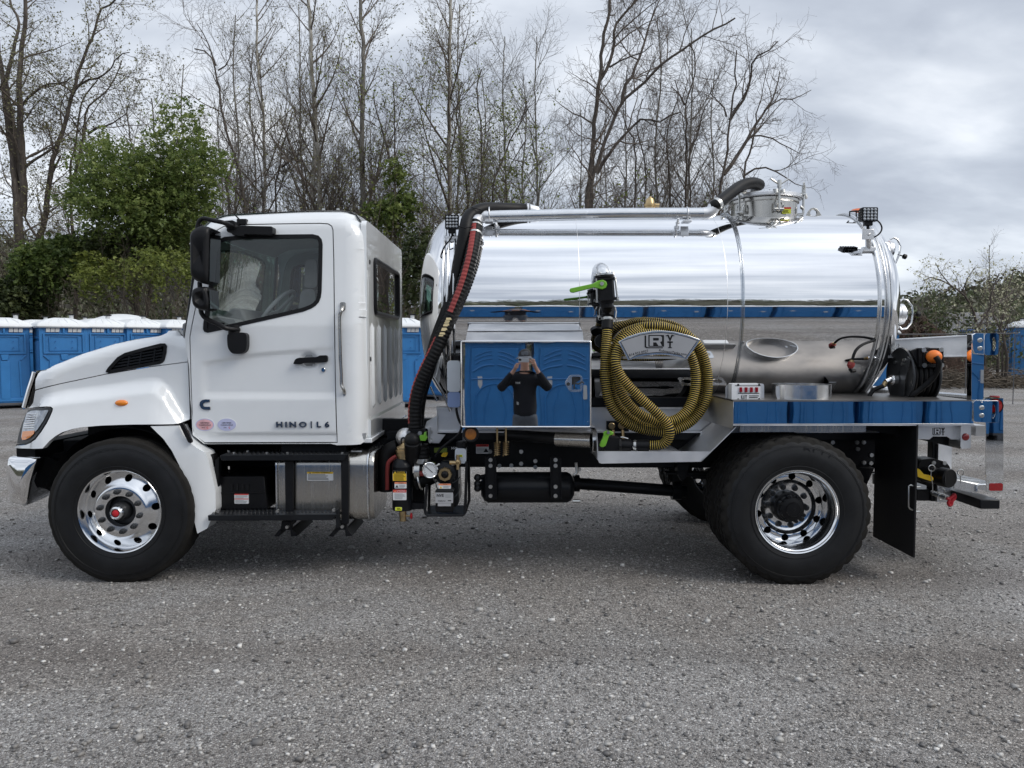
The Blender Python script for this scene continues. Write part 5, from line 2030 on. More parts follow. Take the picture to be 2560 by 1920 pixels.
def door_y(x, z):
    y = cab_y(x, z)
    # pressed waistline and the shallow field below it
    p0 = at(505, 896, YS)
    zl = interp([(at(495, 905, YS).x, at(495, 905, YS).z), (at(640, 881, YS).x, at(640, 881, YS).z), (at(830, 865, YS).x, at(830, 865, YS).z)], x)
    xl = at(500, 900, YS).x
    dep = .013 * sstep(0.0, .035, zl - z) * sstep(0.0, .05, x - xl) * (1 - .6 * sstep(at(700, 900, YS).x, at(820, 900, YS).x, x))
    zlow = at(600, 972, YS).z
    dep -= .013 * sstep(0.02, .09, zlow - z) * sstep(0.0, .05, x - xl) * .8
    zb = at(600, 1082, YS).z
    dep += .012 * sstep(0.0, .02, zb - z)
    # finger recess behind the handle
    h = at(772, 902, YS)
    q = ((x - h.x) / .062) ** 2 + ((z - h.z) / .06) ** 2
    dep += .022 * (1 - sstep(.5, 1.1, q))
    return y + dep


dpx = [(484, 1086), (510, 1106), (842, 1105), (840, 1069), (837, 960), (835, 820), (833, 650), (831, 575), (828, 566), (820, 561), (800, 559.5), (700, 561), (590, 563), (560, 567), (542, 577), (529, 592), (520, 620), (506, 690), (490, 770), (476, 842), (479, 960)]
dout = dens(fit(dpx, cab_y, 6), .05)
gap = rpoly(dpx, 4, 2)


def grown(poly, d):
    """outline moved outwards by d"""
    L = len(poly)
    A = sum(poly[i][0] * poly[(i + 1) % L][1] - poly[(i + 1) % L][0] * poly[i][1] for i in range(L))
    s = 1 if A > 0 else -1
    out = []
    for i in range(L):
        a, b = Vector(poly[i - 1]), Vector(poly[(i + 1) % L])
        t = (b - a)
        t = t.normalized() if t.length > 1e-9 else Vector((1, 0))
        out.append((poly[i][0] + s * t.y * d, poly[i][1] - s * t.x * d))
    return out


mb = panel(outl, [grown(dout, .008)], cab_y, .05, .03)
cabside = add('cab_side', mb, WHITE, sharp=40)
door = add('door', panel(dout, [win], door_y, .02, .03), WHITE, sharp=40)
# black inner frame behind the door gap
mb = panel(grown(dout, .02), [grown(win, -.002)], lambda x, z: cab_y(x, z) + .028, .08, .0)
inner = add('door_inner', mb, INT, door)
mb = panel(grown(dout, .015), [grown(dout, -.012)], lambda x, z: cab_y(x, z) + .022, .3, .0)
add('door_seal', mb, INK, door)
mb = panel(grown(win, .003), [grown(win, -.026)], lambda x, z: wyf(x, z) - .004, .3, .02)
add('window_seal', mb, BLACK, door)
mb = panel(grown(win, -.02), [], lambda x, z: wyf(x, z) + .008, .3, .0)
add('window_glass', mb, GLASS, door)
# quarter triangle below the mirror arm
mb = panel(fit(ZB((236, 1205), (246, 1120), (420, 1130), (395, 1185), (275, 1213)), wyf), [], lambda x, z: wyf(x, z) + .004, .3, .004)
add('quarter_trim', mb, BLACK, door)
# door handle, lock, badges
hp = at(772, 900, YS)
mb = MB()
mb.prism(rpoly(pp(ZB((1012, 1488), (1030, 1445), (1060, 1432), (1220, 1425), (1240, 1412), (1300, 1410), (1310, 1425), (1308, 1465), (1290, 1472), (1100, 1478), (1080, 1488)), YS - .02), .012), YS - .025, YS + .004)
add('door_handle', mb, BLACK, door, bevel=.006, seg=3)
lk = at(*ZB((1273, 1537))[0], YS)
mb = MB().cyl((lk.x, YS + .006, lk.z), .016, -.012, .004, 'Y', 20, ch=.003)
mb.cyl((lk.x, YS + .006, lk.z), .009, -.014, -.010, 'Y', 16)
add('door_lock', mb, CHROME, door)


def door_skin(u, v):
    Y = YS
    for _ in range(4):
        p = at(u, v, Y)
        Y = door_y(p.x, p.z)
    return at(u, v, Y)


p = door_skin(*ZD((925, 537))[0])
mb = MB()
for k, (ch, ux) in enumerate((('H', 727), ('I', 783), ('N', 838), ('O', 922), ('L', 1053), ('6', 1122))):
    q = at(*ZD((ux, 537))[0], p.y)
    t = text_mb(ch, .055, bold=.035, extrude=.11)
    t.xform(Matrix.Translation((q.x, p.y - .005, q.z)) @ Matrix.Diagonal((1.28, 1, 1, 1)))
    mb.merge(t)
    add('badge_letter', mb, BADGE, door)
    mb = MB()
q = at(*ZD((992, 537))[0], p.y)
mb.box(q.x - .004, q.x + .004, p.y - .010, p.y, q.z - .024, q.z + .026)
add('badge_bar', mb, BADGE, door)
# engine maker's badge: a chrome C
c0 = door_skin(*ZD((112, 370))[0])
cpx = ZD((146, 328), (146, 348), (110, 350), (96, 358), (92, 372), (98, 384), (112, 388), (150, 388), (151, 412), (100, 411), (76, 400), (64, 376), (66, 350), (84, 332), (110, 327))
mb = MB().prism(pp(cpx, c0.y - .006), c0.y - .008, c0.y + .001)
add('engine_badge', mb, BADGE, door, bevel=.002)
for k, (ux, uy) in enumerate(((107, 537), (289, 537))):
    q = door_skin(*ZD((ux, uy))[0])
    mb = MB()
    el = [(q.x + .075 * math.cos(a) * (.98 if k else .96), q.z + .051 * math.sin(a)) for a in np.linspace(0, 2 * PI, 40, endpoint=False)]
    mb.prism(el, q.y - .0015, q.y + .001, mi=0)
    el2 = [(q.x + .069 * math.cos(a), q.z + .046 * math.sin(a)) for a in np.linspace(0, 2 * PI, 40, endpoint=False)]
    mb.prism(el2, q.y - .0022, q.y, mi=1)
    el3 = [(q.x + .062 * math.cos(a), q.z + .040 * math.sin(a)) for a in np.linspace(0, 2 * PI, 40, endpoint=False)]
    mb.prism(el3, q.y - .0028, q.y, mi=2)
    for s, dz, sz in (('CERTIFIED', .013, .0155), ('CLEAN IDLE', -.003, .0165)):
        put_text(mb, s, q.x, q.y - .0034, q.z + dz, sz, 3, bold=.012)
    put_text(mb, '2010' if k == 0 else 'EGR', q.x - .012, q.y - .0034, q.z - .022, .012, 3, bold=.01)
    put_text(mb, 'C', q.x + .02, q.y - .0034, q.z - .022, .017, 4, bold=.04)
    add('clean_idle_sticker', mb, [LBLW, INK if False else LOZ, LOZI if k == 0 else LOZ, INK, LBLR], door, smooth=False, weld=False)

# roof, windscreen, rear wall, floor
mb = MB()
RP = [(x, z) for x, z in ROOF]
ys = [.33, .5, .8, YC, 1.6, 1.9, 2.4 - .33]
cr = [0, .022, .04, .05, .04, .022, 0]
vs, fs = [], []
for y, c in zip(ys, cr):
    for i, (x, z) in enumerate(RP):
        w = math.sin(PI * i / (len(RP) - 1)) ** .5
        vs.append((x - (.06 * math.sin(PI * (y - .33) / 1.74) if i < 3 else 0), y, z + c * w))
n = len(RP)
for j in range(len(ys) - 1):
    for i in range(n - 1):
        fs.append((j * n + i, j * n + i + 1, (j + 1) * n + i + 1, (j + 1) * n + i))
mb.add(vs, fs)
add('roof', mb, WHITE, sharp=40)
mb2 = MB().add([(x, y, z - .045) for x, y, z in vs], fs)
add('headliner', mb2, INT)
mb = MB()
for u in (728, 843, 1275, 1400):
    q = at(*ZB((u, 176))[0], .5)
    mb.cyl((q.x, .5, q.z + .02), .012, -.006, .01, 'Z', 8)
o = add('roof_rivets', mb, ZINC)
o['kind'] = 'stuff'
# windscreen between the A pillars
A0, A1 = outl[0], None
wl_, wt_ = fit(ZB((84, 1230)), wyf)[0], ROOF[0]
vs, fs = [], []
for j in range(13):
    y = .21 + (2.19 - .21) * j / 12
    b = .13 * math.sin(PI * j / 12)
    yt = .30 + (2.10 - .30) * j / 12
    vs += [(wl_[0] - b, y, wl_[1]), (wt_[0] - .06 * math.sin(PI * j / 12), yt, wt_[1])]
for j in range(12):
    fs.append((2 * j, 2 * j + 1, 2 * j + 3, 2 * j + 2))
add('windscreen', MB().add(vs, fs), WSCREEN, sharp=60)
mb = MB()
mb.tube([Vector((wl_[0] - .01, .20, wl_[1] - .02)), Vector((wt_[0] - .005, .285, wt_[1]))], .018, 6)
mb.tube([Vector((wl_[0] - .01, 2.2, wl_[1] - .02)), Vector((wt_[0] - .005, 2.115, wt_[1]))], .018, 6)
mb.tube([(wl_[0] - .14 * math.sin(PI * j / 12), .21 + 1.98 * j / 12, wl_[1] - .01) for j in range(13)], .022, 6)
add('windscreen_seal', mb, BLACK)
XR = at(911, 800, YS).x                              # rear wall
ZB0, ZB1 = at(911, 1100, .3).z, ROOF[-1][1]
zw = lambda v, u: 1.72 - (v - 865) * (XR / (u - 1280))
RWY0, RWY1 = .30, 2.10
wy0, wy1, wz0, wz1 = .56, 1.84, 1.975, 2.41


def rear_x(y, z):
    """pressed rear wall: vertical ribs below the window"""
    x = 0.0
    if 1.24 < z < 1.90:
        for yr in (.49, .79, 1.09, 1.39, 1.69, 1.97):
            x = max(x, .018 * (1 - sstep(.022, .034, abs(y - yr))))
        x *= sstep(1.24, 1.27, z) * (1 - sstep(1.86, 1.9, z))
    if z < 1.17:
        x = .02
    return x


def wall_mb(holes=True):
    bm = bmesh.new()
    loops = [rrect(RWY0 - .02, RWY1 + .02, ZB0, ROOF[-1][1] + .0, .05), rrect(wy0, wy1, wz0, wz1, .05)]
    tri = tessellate_polygon([[Vector((a, b, 0)) for a, b in l] for l in loops])
    flat = [q for l in loops for q in l]
    vv = [bm.verts.new((0, a, b)) for a, b in flat]
    for t in tri:
        bm.faces.new([vv[i] for i in t])
    cuts = [(1, v) for yr in (.49, .79, 1.09, 1.39, 1.69, 1.97) for v in (yr - .034, yr - .022, yr + .022, yr + .034)]
    cuts += [(2, v) for v in (1.16, 1.175, 1.24, 1.27, 1.86, 1.9, 1.5, 1.7)]
    for ax, v in cuts:
        co, no = [0, 0, 0], [0, 0, 0]
        co[ax], no[ax] = v, 1
        bmesh.ops.bisect_plane(bm, geom=bm.verts[:] + bm.edges[:] + bm.faces[:], plane_co=co, plane_no=no, dist=1e-5)
    for v in bm.verts:
        v.co.x = XR + rear_x(v.co.y, v.co.z)
    be = [e for e in bm.edges if len(e.link_faces) == 1]
    r = bmesh.ops.extrude_edge_only(bm, edges=be)
    for g in r['geom']:
        if isinstance(g, bmesh.types.BMVert):
            g.co.x -= .04
    m = MB()
    bm.verts.index_update()
    m.add([v.co[:] for v in bm.verts], [tuple(v.index for v in f.verts) for f in bm.faces])
    bm.free()
    return m


rw = add('rear_wall', wall_mb(), WHITE, sharp=28)
mb = MB()
for (a, b), (c, d) in zip(rrect(wy0 + .02, wy1 - .02, wz0 + .02, wz1 - .02, .05), rrect(wy0 + .02, wy1 - .02, wz0 + .02, wz1 - .02, .05)[1:]):
    pass
loop = [(XR + .006, a, b) for a, b in rrect(wy0 + .008, wy1 - .008, wz0 + .008, wz1 - .008, .05)]
mb.tube(loop, .018, 6, closed=True)
add('rear_window_seal', mb, BLACK, rw)
q = rrect(wy0, wy1, wz0, wz1, .05)
add('rear_window', MB().add([(XR - .004, a, b) for a, b in q], [tuple(range(len(q)))]), GLASSD, rw)
mb = MB()
for y, z in ((.40, 1.62), (.40, 2.36)):
    mb.cyl((XR + .001, y, z), .018, 0, .004, 'X', 12)
add('rear_wall_plugs', mb, BLACK, rw)
mb = MB()
mb.box(XR - .06, XR + .035, .24, 2.16, ZB0 - .015, ZB0 + .02)
add('rear_sill', mb, WHITE, rw, bevel=.006)
# the far side of the cab is the near one mirrored
far = {}
for o in (cabside, door):
    far[o] = mirrored(o, YC, TR)
for o in list(door.children):
    if o.name.split('.')[0] in ('door_inner', 'window_seal', 'window_glass', 'quarter_trim'):
        mirrored(o, YC, far[door])
mb = MB()
fx0 = at(480, 1080, YS).x
mb.box(fx0, XR - .01, .22, 2.18, ZB0 + .02, ZB0 + .06)
add('cab_floor', mb, INT)

# ------------------------------------------------------------------ cab interior
mb = MB()
dx = fit(ZB((150, 1130)), wyf)[0][0]
dz = at(*ZB((300, 1100))[0], .8).z
mb.prism([(dx - .12, dz - .05), (dx + .12, dz + .01), (dx + .30, dz - .02), (dx + .36, dz - .12), (dx + .30, dz - .35), (dx - .1, dz - .4)], .24, 2.16)
mb.prism([(dx + .12, dz), (dx + .22, dz + .075), (dx + .30, dz + .06), (dx + .34, dz - .05)], .36, .95)
add('dashboard', mb, SEATM, bevel=.02)
mb = MB()
cx_, cz_ = dx + .46, dz + .05
ring = []
for k in range(32):
    a = 2 * PI * k / 32
    ring.append((cx_ + .215 * math.cos(a) * .62, .66 + .215 * math.sin(a), cz_ - .215 * math.cos(a) * .78 * -1))
mb.tube(ring, .016, 8, closed=True)
for a in (0.6, 2.54, 4.71):
    mb.tube([ring[int(a / (2 * PI) * 32)], (cx_, .66, cz_)], .014, 6)
mb.tube([(cx_, .66, cz_), (cx_ - .22, .66, cz_ - .28)], .035, 8)
add('steering_wheel', mb, INT)


def seat(y, lab=None):
    mb = MB()
    sx = at(720, 800, y).x
    sz = at(720, 905, y).z
    mb.prism(rpoly([(sx - .28, sz - .02), (sx + .18, sz - .06), (sx + .24, sz - .20), (sx - .26, sz - .16)], .05), y - .25, y + .25)
    mb.prism(rpoly([(sx + .10, sz - .1), (sx + .17, sz + .56), (sx + .28, sz + .57), (sx + .30, sz - .1)], .05), y - .24, y + .24)
    mb.prism(rpoly([(sx + .17, sz + .58), (sx + .18, sz + .80), (sx + .27, sz + .80), (sx + .27, sz + .58)], .03), y - .14, y + .14)
    add('seat', mb, SEATM, bevel=.02)


seat(.66)
seat(1.7)
mb = MB()
mb.box(XR - .09, XR - .05, .3, 2.1, ZB0 + .05, wz0 - .02)
mb.box(XR - .09, XR - .05, .3, wy0, wz0 - .02, 2.55)
mb.box(XR - .09, XR - .05, wy1, 2.1, wz0 - .02, 2.55)
add('rear_trim', mb, INT)

# ------------------------------------------------------------------ hood and fenders
hood_px = [(457, 839), (447, 826), (424, 826), (417, 832), (399, 839), (340, 848), (289, 859), (208, 884), (156, 905), (104, 927)]
XN = at(150, 930, .3).x


def nose(x, p=1.6, amt=.19, span=.34, x0=None):
    d = ((x0 if x0 is not None else XN) - x) / span
    return amt * max(0.0, d) ** p


SEAM = [(at(u, v, .2).x, at(u, v, .2).z) for u, v in [(87, 976)] + ZA((530, 1655), (920, 1572), (1300, 1510), (1622, 1468))]
CREASE = [(at(u, v, .12).x, at(u, v, .12).z) for u, v in ZC((200, 345), (215, 300), (245, 268), (320, 240), (420, 217), (650, 190), (900, 152), (1040, 137), (1080, 150), (1130, 195), (1190, 300), (1240, 380), (1310, 420))]


def fender_y(x, z):
    y = .205 + nose(x)
    d = interp(CREASE, x) - z
    return y - .075 * sstep(-.015, .11, d) - .075 * sstep(.02, .45, d)


HT = sorted([(at(u, v, .3).x, at(u, v, .3).z) for u, v in hood_px])


def hood_y(x, z):
    y = .205 + nose(x)
    d = interp(HT, x) - z
    if d < .10:
        y += .10 * (1 - math.sqrt(max(0, 1 - (1 - max(0, d) / .10) ** 2)))
    return y


hp = fit(hood_px, hood_y, 8) + fit([(88, 975)], fender_y, 8)
seam_low = fit(ZA((530, 1655), (920, 1572), (1300, 1510), (1622, 1468)), fender_y, 6)
hp = hp + seam_low + fit([(470, 870), (470, 845)], hood_y)
vent_px = ZA((920, 1552), (935, 1525), (1020, 1430), (1080, 1395), (1220, 1355), (1390, 1312), (1425, 1312), (1440, 1330), (1435, 1390), (1420, 1450), (1405, 1470), (1380, 1482), (1160, 1522), (945, 1563))
vent = fit(vent_px, hood_y)
hside = add('hood_side', panel(dens(grown(hp, -.003), .05), [vent], hood_y, .04, .02), WHITE, sharp=40)
# vent insert
mb = panel(grown(vent, .004), [grown(vent, -.02)], lambda x, z: hood_y(x, z) - .006, .3, .03)
vent_o = add('hood_vent', mb, BLACK, hside)
mb = panel(grown(vent, -.005), [], lambda x, z: hood_y(x, z) + .05, .3, .0)
add('vent_back', mb, FRAME, vent_o) if False else add('vent_back', mb, FRAME, hside)
mb = MB()
for k in range(6):
    t = k / 5
    a = ZA((960 + 70 * t + 10, 1540 - 135 * t))[0]
    b = ZA((1415 + 5 * t, 1462 - 125 * t))[0]
    pa, pb = at(*a, .23), at(*b, .22)
    mb.prism([(pa.x, pa.z - .005), (pb.x, pb.z - .005), (pb.x, pb.z + .006), (pa.x, pa.z + .006)], .212, .245)
for ux in (1110, 1210, 1330):
    pa = at(*ZA((ux, 1535 - (ux - 960) * .14))[0], .22)
    pb = at(*ZA((ux + 18, 1380 - (ux - 1100) * .2))[0], .22)
    mb.prism([(pa.x - .005, pa.z), (pa.x + .005, pa.z), (pb.x + .005, pb.z), (pb.x - .005, pb.z)], .208, .24)
add('vent_grille', mb, BLACKP, hside)
top = fit(hood_px, hood_y, 8)
vs, fs = [], []
NY = 9
for j in range(NY):
    t = j / (NY - 1)
    for (x, z) in top:
        y0 = hood_y(x, interp(HT, x))
        y = y0 + (2 * YC - 2 * y0) * t
        vs.append((x - .10 * math.sin(PI * t) * sstep(0, 1, (at(300, 860, .3).x - x) / 1.0), y, z + .012 * math.sin(PI * t)))
n = len(top)
for j in range(NY - 1):
    for i in range(n - 1):
        fs.append((j * n + i, j * n + i + 1, (j + 1) * n + i + 1, (j + 1) * n + i))
add('hood_top', MB().add(vs, fs), WHITE, sharp=50)
head_px = ZW((385, 690), (420, 676), (500, 665), (600, 655), (690, 655), (712, 668), (716, 690), (690, 750), (640, 850), (560, 980), (480, 1080), (420, 1130), (350, 1155), (290, 1165), (228, 1163), (238, 1080), (270, 950), (310, 840), (350, 745))
fpx = [(88, 976)] + ZW((455, 590), (395, 665)) + [(p_[0], p_[1]) for p_ in ZW((405, 668), (500, 655), (640, 645), (705, 650), (728, 672), (722, 705), (680, 800), (640, 880), (570, 990), (490, 1095), (430, 1140), (360, 1168), (290, 1178), (235, 1176))] + ZW((207, 1200), (215, 1222), (590, 1228)) + ZC((345, 560), (385, 528), (430, 502), (500, 480), (560, 468), (700, 456), (900, 449), (1040, 448), (1200, 446), (1240, 440), (1312, 412)) + [(474, 1000), (472, 940)]
fpoly = fit(fpx, fender_y, 8)
fpoly = fpoly + list(reversed(seam_low))
fender = add('fender', panel(dens(grown(fpoly, -.003), .045), [], fender_y, .016, .05), WHITE, sharp=40)
mb = panel(dens(grown(fit(head_px, fender_y, 8), -.004), .05), [], lambda x, z: fender_y(x, z) + .004, .05, .05)
hl = add('headlight', mb, DKGREY)
inner_px = ZW((375, 730), (440, 700), (660, 690), (668, 705), (600, 840), (520, 960), (440, 1050), (370, 1095), (310, 1108), (296, 1060), (310, 960), (340, 840))
mb = panel(fit(inner_px, fender_y, 8), [], lambda x, z: fender_y(x, z) - .003, .05, .01)
LENS = mat('headlight_lens', (0.30, 0.32, 0.35), 0.12, 0.75, coat=1.0, vary=0.35, vscale=30)
add('headlight_lens', mb, LENS, hl)
mb = panel(fit(ZW((302, 1075), (318, 985), (480, 975), (470, 1020), (420, 1070), (360, 1098), (312, 1105)), fender_y, 8), [], lambda x, z: fender_y(x, z) - .005, .3, .004)
add('turn_lens', mb, AMBER, hl)
mb = MB()
for k in range(7):
    a, b = fit(ZW((385 - k * 9, 750 + k * 32), (500 - k * 4, 742 + k * 32)), fender_y, 8)
    ya = fender_y(*a) - .004
    yb = fender_y(*b) - .004
    mb.tube([(a[0], ya, a[1]), (b[0], yb, b[1])], .004, 5)
add('lens_ribs', mb, CHROME, hl)
q = fit(ZC((841, 297)), fender_y, 6)[0]
yq = fender_y(*q)
mb = MB()
mb.sphere((q[0], yq - .002, q[1]), .048, 20, 10, 1.0, .42, .48)
add('side_marker', mb, AMBER)
# wheel-arch liner and the fender extension behind the wheel
mb = MB()
arch = [(WX + .60 * math.cos(a), WZ + .60 * math.sin(a)) for a in np.linspace(R(20), R(165), 24)]
vs, fs = [], []
for (x, z) in arch:
    vs += [(x, .09, z), (x, .62, z)]
for k in range(len(arch) - 1):
    fs.append((2 * k, 2 * k + 1, 2 * k + 3, 2 * k + 2))
mb.add(vs, fs)
mb.box(WX - .55, WX + .55, .62, .66, .6, 1.35)
add('wheel_arch_liner', mb, FRAME)
ext_px = ZC((1040, 458), (1232, 456), (1262, 520), (1300, 560), (1335, 590), (1380, 620), (1420, 640), (1440, 690), (1462, 780), (1490, 900), (1492, 1035), (1432, 1165), (1365, 1200), (1345, 1120), (1320, 980), (1290, 850), (1240, 730), (1190, 630), (1130, 545))
EXT = lambda x, z: .055 + .09 * sstep(WX + .55, WX + .84, x) + .03 * sstep(.9, 1.25, z)
mb = panel(dens(fit(ext_px, EXT), .05), [], EXT, .04, .16)
ext = add('fender_extension', mb, WHITE, sharp=40)
mb = MB()
mb.prism(rpoly(pp(ZC((1240, 440), (1262, 432), (1300, 500), (1328, 560), (1325, 575), (1305, 572), (1285, 535)), .04), .008), .035, .06)
add('latch_strap', mb, BLACK, ext, bevel=.004)
mb = MB()
mb.prism(rpoly(pp(ZC((1440, 680), (1460, 650), (1500, 640), (1500, 760), (1460, 765), (1440, 720)), .2), .02), .14, .22)
add('breather_boot', mb, BLACK, bevel=.01)
for o in (hside, fender, hl, ext):
    mirrored(o, YC, TR)
# grille and bumper at the nose
mb = MB()
g1, g0 = fit([(101, 930), (87, 978)], fender_y, 8)
gy = fender_y(*g0)
gp = []
prof = [(101, 930), (96, 948), (88, 972), (80, 1000), (75, 1018)]
gz = [at(u, v, .45) for u, v in prof]
vs, fs = [], []
for j in range(15):
    t = j / 14
    y = .42 + 1.56 * t
    for q in gz:
        vs.append((q.x - .005 - .12 * math.sin(PI * t), y, q.z))
n = len(gz)
for j in range(14):
    for i in range(n - 1):
        fs.append((j * n + i, j * n + i + 1, (j + 1) * n + i + 1, (j + 1) * n + i))
mb.add(vs, fs)
gr_ = add('grille_back', mb, BLACK)
mb = MB()
for k in range(6):
    t = k / 5
    i = t * (n - 1)
    a = gz[int(min(i, n - 2))].lerp(gz[int(min(i, n - 2)) + 1], i - int(min(i, n - 2)))
    mb.tube([(a.x - .02 - .13 * math.sin(PI * j / 14), .41 + 1.58 * j / 14, a.z) for j in range(15)], .012, 6)
for yy in (.415, 1.985):
    mb.tube([(q.x - .02, yy, q.z) for q in gz], .02, 8)
add('grille_bars', mb, CHROME)
bp = ZW((115, 1345), (160, 1338), (420, 1345), (522, 1355), (515, 1420), (480, 1540), (440, 1680), (425, 1760), (330, 1790)) + ZC((200, 960), (185, 1000), (160, 1010), (82, 992), (60, 950), (48, 850), (40, 760))
bpoly = pp(ZW((120, 1342), (420, 1345), (522, 1355), (512, 1420), (480, 1540), (440, 1680)) + ZC((200, 955), (182, 1003), (160, 1010), (80, 990), (60, 950), (45, 850), (38, 750), (50, 690)), .14)
vs, fs = [], []
cxb = bpoly[2][0]
bd = dens(bpoly, .05)
bxm = (min(a for a, b in bd) + max(a for a, b in bd)) / 2
bzm = (min(b for a, b in bd) + max(b for a, b in bd)) / 2
lay = [(.108, .02), (.110, .25), (.115, .5), (.122, .72), (.130, .88), (.14, .97), (.16, 1.0), (.22, 1.0), (.5, 1.05), (YC, 1.25), (1.9, 1.05), (2.22, 1.0), (2.265, 1.0), (2.25, .93), (2.2, .8)]
for j, (y, s) in enumerate(lay):
    for x, z in bd:
        zc_ = bzm
        ss = min(1, s)
        fr_ = max(0, s - 1)
        vs.append((bxm + (x - bxm) * ss - fr_ * .9 * (1 if x < cxb - .08 else 0.3), y, zc_ + (z - zc_) * (ss if s < 1 else 1)))
n = len(bd)
for j in range(len(lay) - 1):
    for i in range(n):
        i2 = (i + 1) % n
        fs.append((j * n + i, j * n + i2, (j + 1) * n + i2, (j + 1) * n + i))
fs.append(tuple((len(lay) - 1) * n + i for i in range(n - 1, -1, -1)))
add('bumper', MB().add(vs, fs), CHROME, sharp=45)
mb = MB()
q0, q1 = at(*ZW((250, 1235))[0], .3), at(*ZW((510, 1330))[0], .3)
mb.box(q0.x, q1.x, .28, 2.1, q1.z - .03, q0.z + .04)
mb.box(q0.x + .1, q1.x + .25, .5, .62, .55, .80)
mb.tube([at(*ZW((440, 1540))[0], .35), at(*ZW((610, 1530))[0], .35)], .016, 8)
add('bumper_bracket', mb, FRAME)

# ------------------------------------------------------------------ mirrors, aerial, grab handle
YM = .02
mb = MB()
arm = p3(ZB((470, 285), (420, 268), (330, 248), (260, 232), (225, 232), (200, 255), (188, 290), (186, 340)), YM + .02)
arm[0].y = .20
mb.tube(catmull(arm, 5), .016, 10)
low = p3(ZB((205, 780), (210, 900), (214, 1010), (228, 1060), (265, 1095), (360, 1140), (440, 1180), (500, 1188)), YM + .04)
low[-1].y = .16
mb.tube(catmull(low, 5), .017, 10)
mb.tube(p3(ZB((190, 320), (200, 600), (205, 800)), YM + .05), .014, 8)
mb.prism(rpoly(pp(ZB((405, 248), (495, 243), (512, 265), (510, 315), (440, 320), (420, 285)), .12), .012), .12, .24)
mb.prism(rpoly(pp(ZB((435, 312), (515, 318), (560, 290), (832, 297), (835, 330), (828, 368), (590, 362), (585, 378), (490, 372), (480, 355), (440, 345)), .14), .012), .14, .24)
mb.prism(rpoly(pp(ZB((440, 1215), (610, 1213), (612, 1330), (600, 1378), (560, 1398), (495, 1400), (465, 1378), (443, 1335)), .11), .035), .11, .18)
mb.tube(p3(ZB((500, 1150), (500, 1225)), .15), .04, 12)
arms = add('mirror_arms', mb, BLACK, bevel=.006)


def pod(px, y0, y1, name, parent, inset=.02):
    p_ = rpoly(pp(px, (y0 + y1) / 2), .035)
    cx = sum(a for a, b in p_) / len(p_)
    cz = sum(b for a, b in p_) / len(p_)
    m = MB()
    vs, fs = [], []
    lay = [(y0 + .03, .0), (y0, .55), (y0 + .004, .8), (y0 + .02, .95), (y0 + .05, 1.0), (y1 - .03, 1.0), (y1, .9), (y1, 0.0)]
    n = len(p_)
    for y, s in lay:
        for a, b in p_:
            vs.append((cx + (a - cx) * max(s, .02), y, cz + (b - cz) * max(s, .02)))
    for j in range(len(lay) - 1):
        for i in range(n):
            i2 = (i + 1) % n
            fs.append((j * n + i, j * n + i2, (j + 1) * n + i2, (j + 1) * n + i))
    m.add(vs, fs)
    return add(name, m, BLACK, parent, sharp=45)


m1 = pod(ZA((1688, 360), (1745, 312), (1800, 305), (1858, 320), (1846, 788), (1812, 808), (1720, 772), (1692, 730)), -.09, .15, 'mirror_housing', arms)
m2_ = pod(ZA((1695, 880), (1715, 835), (1800, 820), (1828, 832), (1848, 950), (1840, 1028), (1770, 1030), (1705, 990)), -.08, .14, 'convex_housing', arms)
mb = MB()
a = p3(ZA((1858, 330), (1848, 780)), .03)
mb.add([(a[0].x + .004, -.06, a[0].z), (a[0].x + .004, .13, a[0].z), (a[1].x + .004, .13, a[1].z), (a[1].x + .004, -.06, a[1].z)], [(0, 1, 2, 3)])
a = p3(ZA((1836, 850), (1850, 1010)), .03)
mb.add([(a[0].x + .008, -.05, a[0].z), (a[0].x + .008, .12, a[0].z), (a[1].x + .004, .12, a[1].z), (a[1].x + .004, -.05, a[1].z)], [(0, 1, 2, 3)])
add('mirror_face', mb, MIRR, arms)
fa = mirrored(arms, YC, TR)
for o in list(arms.children):
    mirrored(o, YC, fa)
mb = MB()
q = at(*ZB((565, 255))[0], .22)
mb.box(q.x - .035, q.x + .035, .22, .30, q.z - .02, q.z + .02)
mb.tube(p3(ZB((550, 240), (505, 192)), .26), .006, 6)
mb.tube([at(*ZB((505, 192))[0], .26), at(*ZB((430, 110))[0], .26)], .0025, 5)
add('aerial', mb, BLACK, bevel=.004)
mb = MB()
hd = p3(ZB((1432, 985), (1432, 1020), (1416, 1060), (1412, 1120)) + ZD((1232, 0), (1238, 120), (1240, 205), (1258, 245), (1258, 290)), .14)
hd[0].y = hd[-1].y = .185
mb.tube(catmull(hd, 4), .0125, 10)
for q in (hd[0], hd[-1]):
    mb.prism(rrect(q.x - .02, q.x + .02, q.z - .03, q.z + .03, .012), .172, .186)
    mb.cyl((q.x, .172, q.z), .009, -.008, 0, 'Y', 10)
add('grab_handle', mb, STEEL)

# ------------------------------------------------------------------ steps, battery box, fuel tank
def tread_plate(px_front, y0, y1, zoff=.0):
    pts = pp(px_front, y0)
    return pts


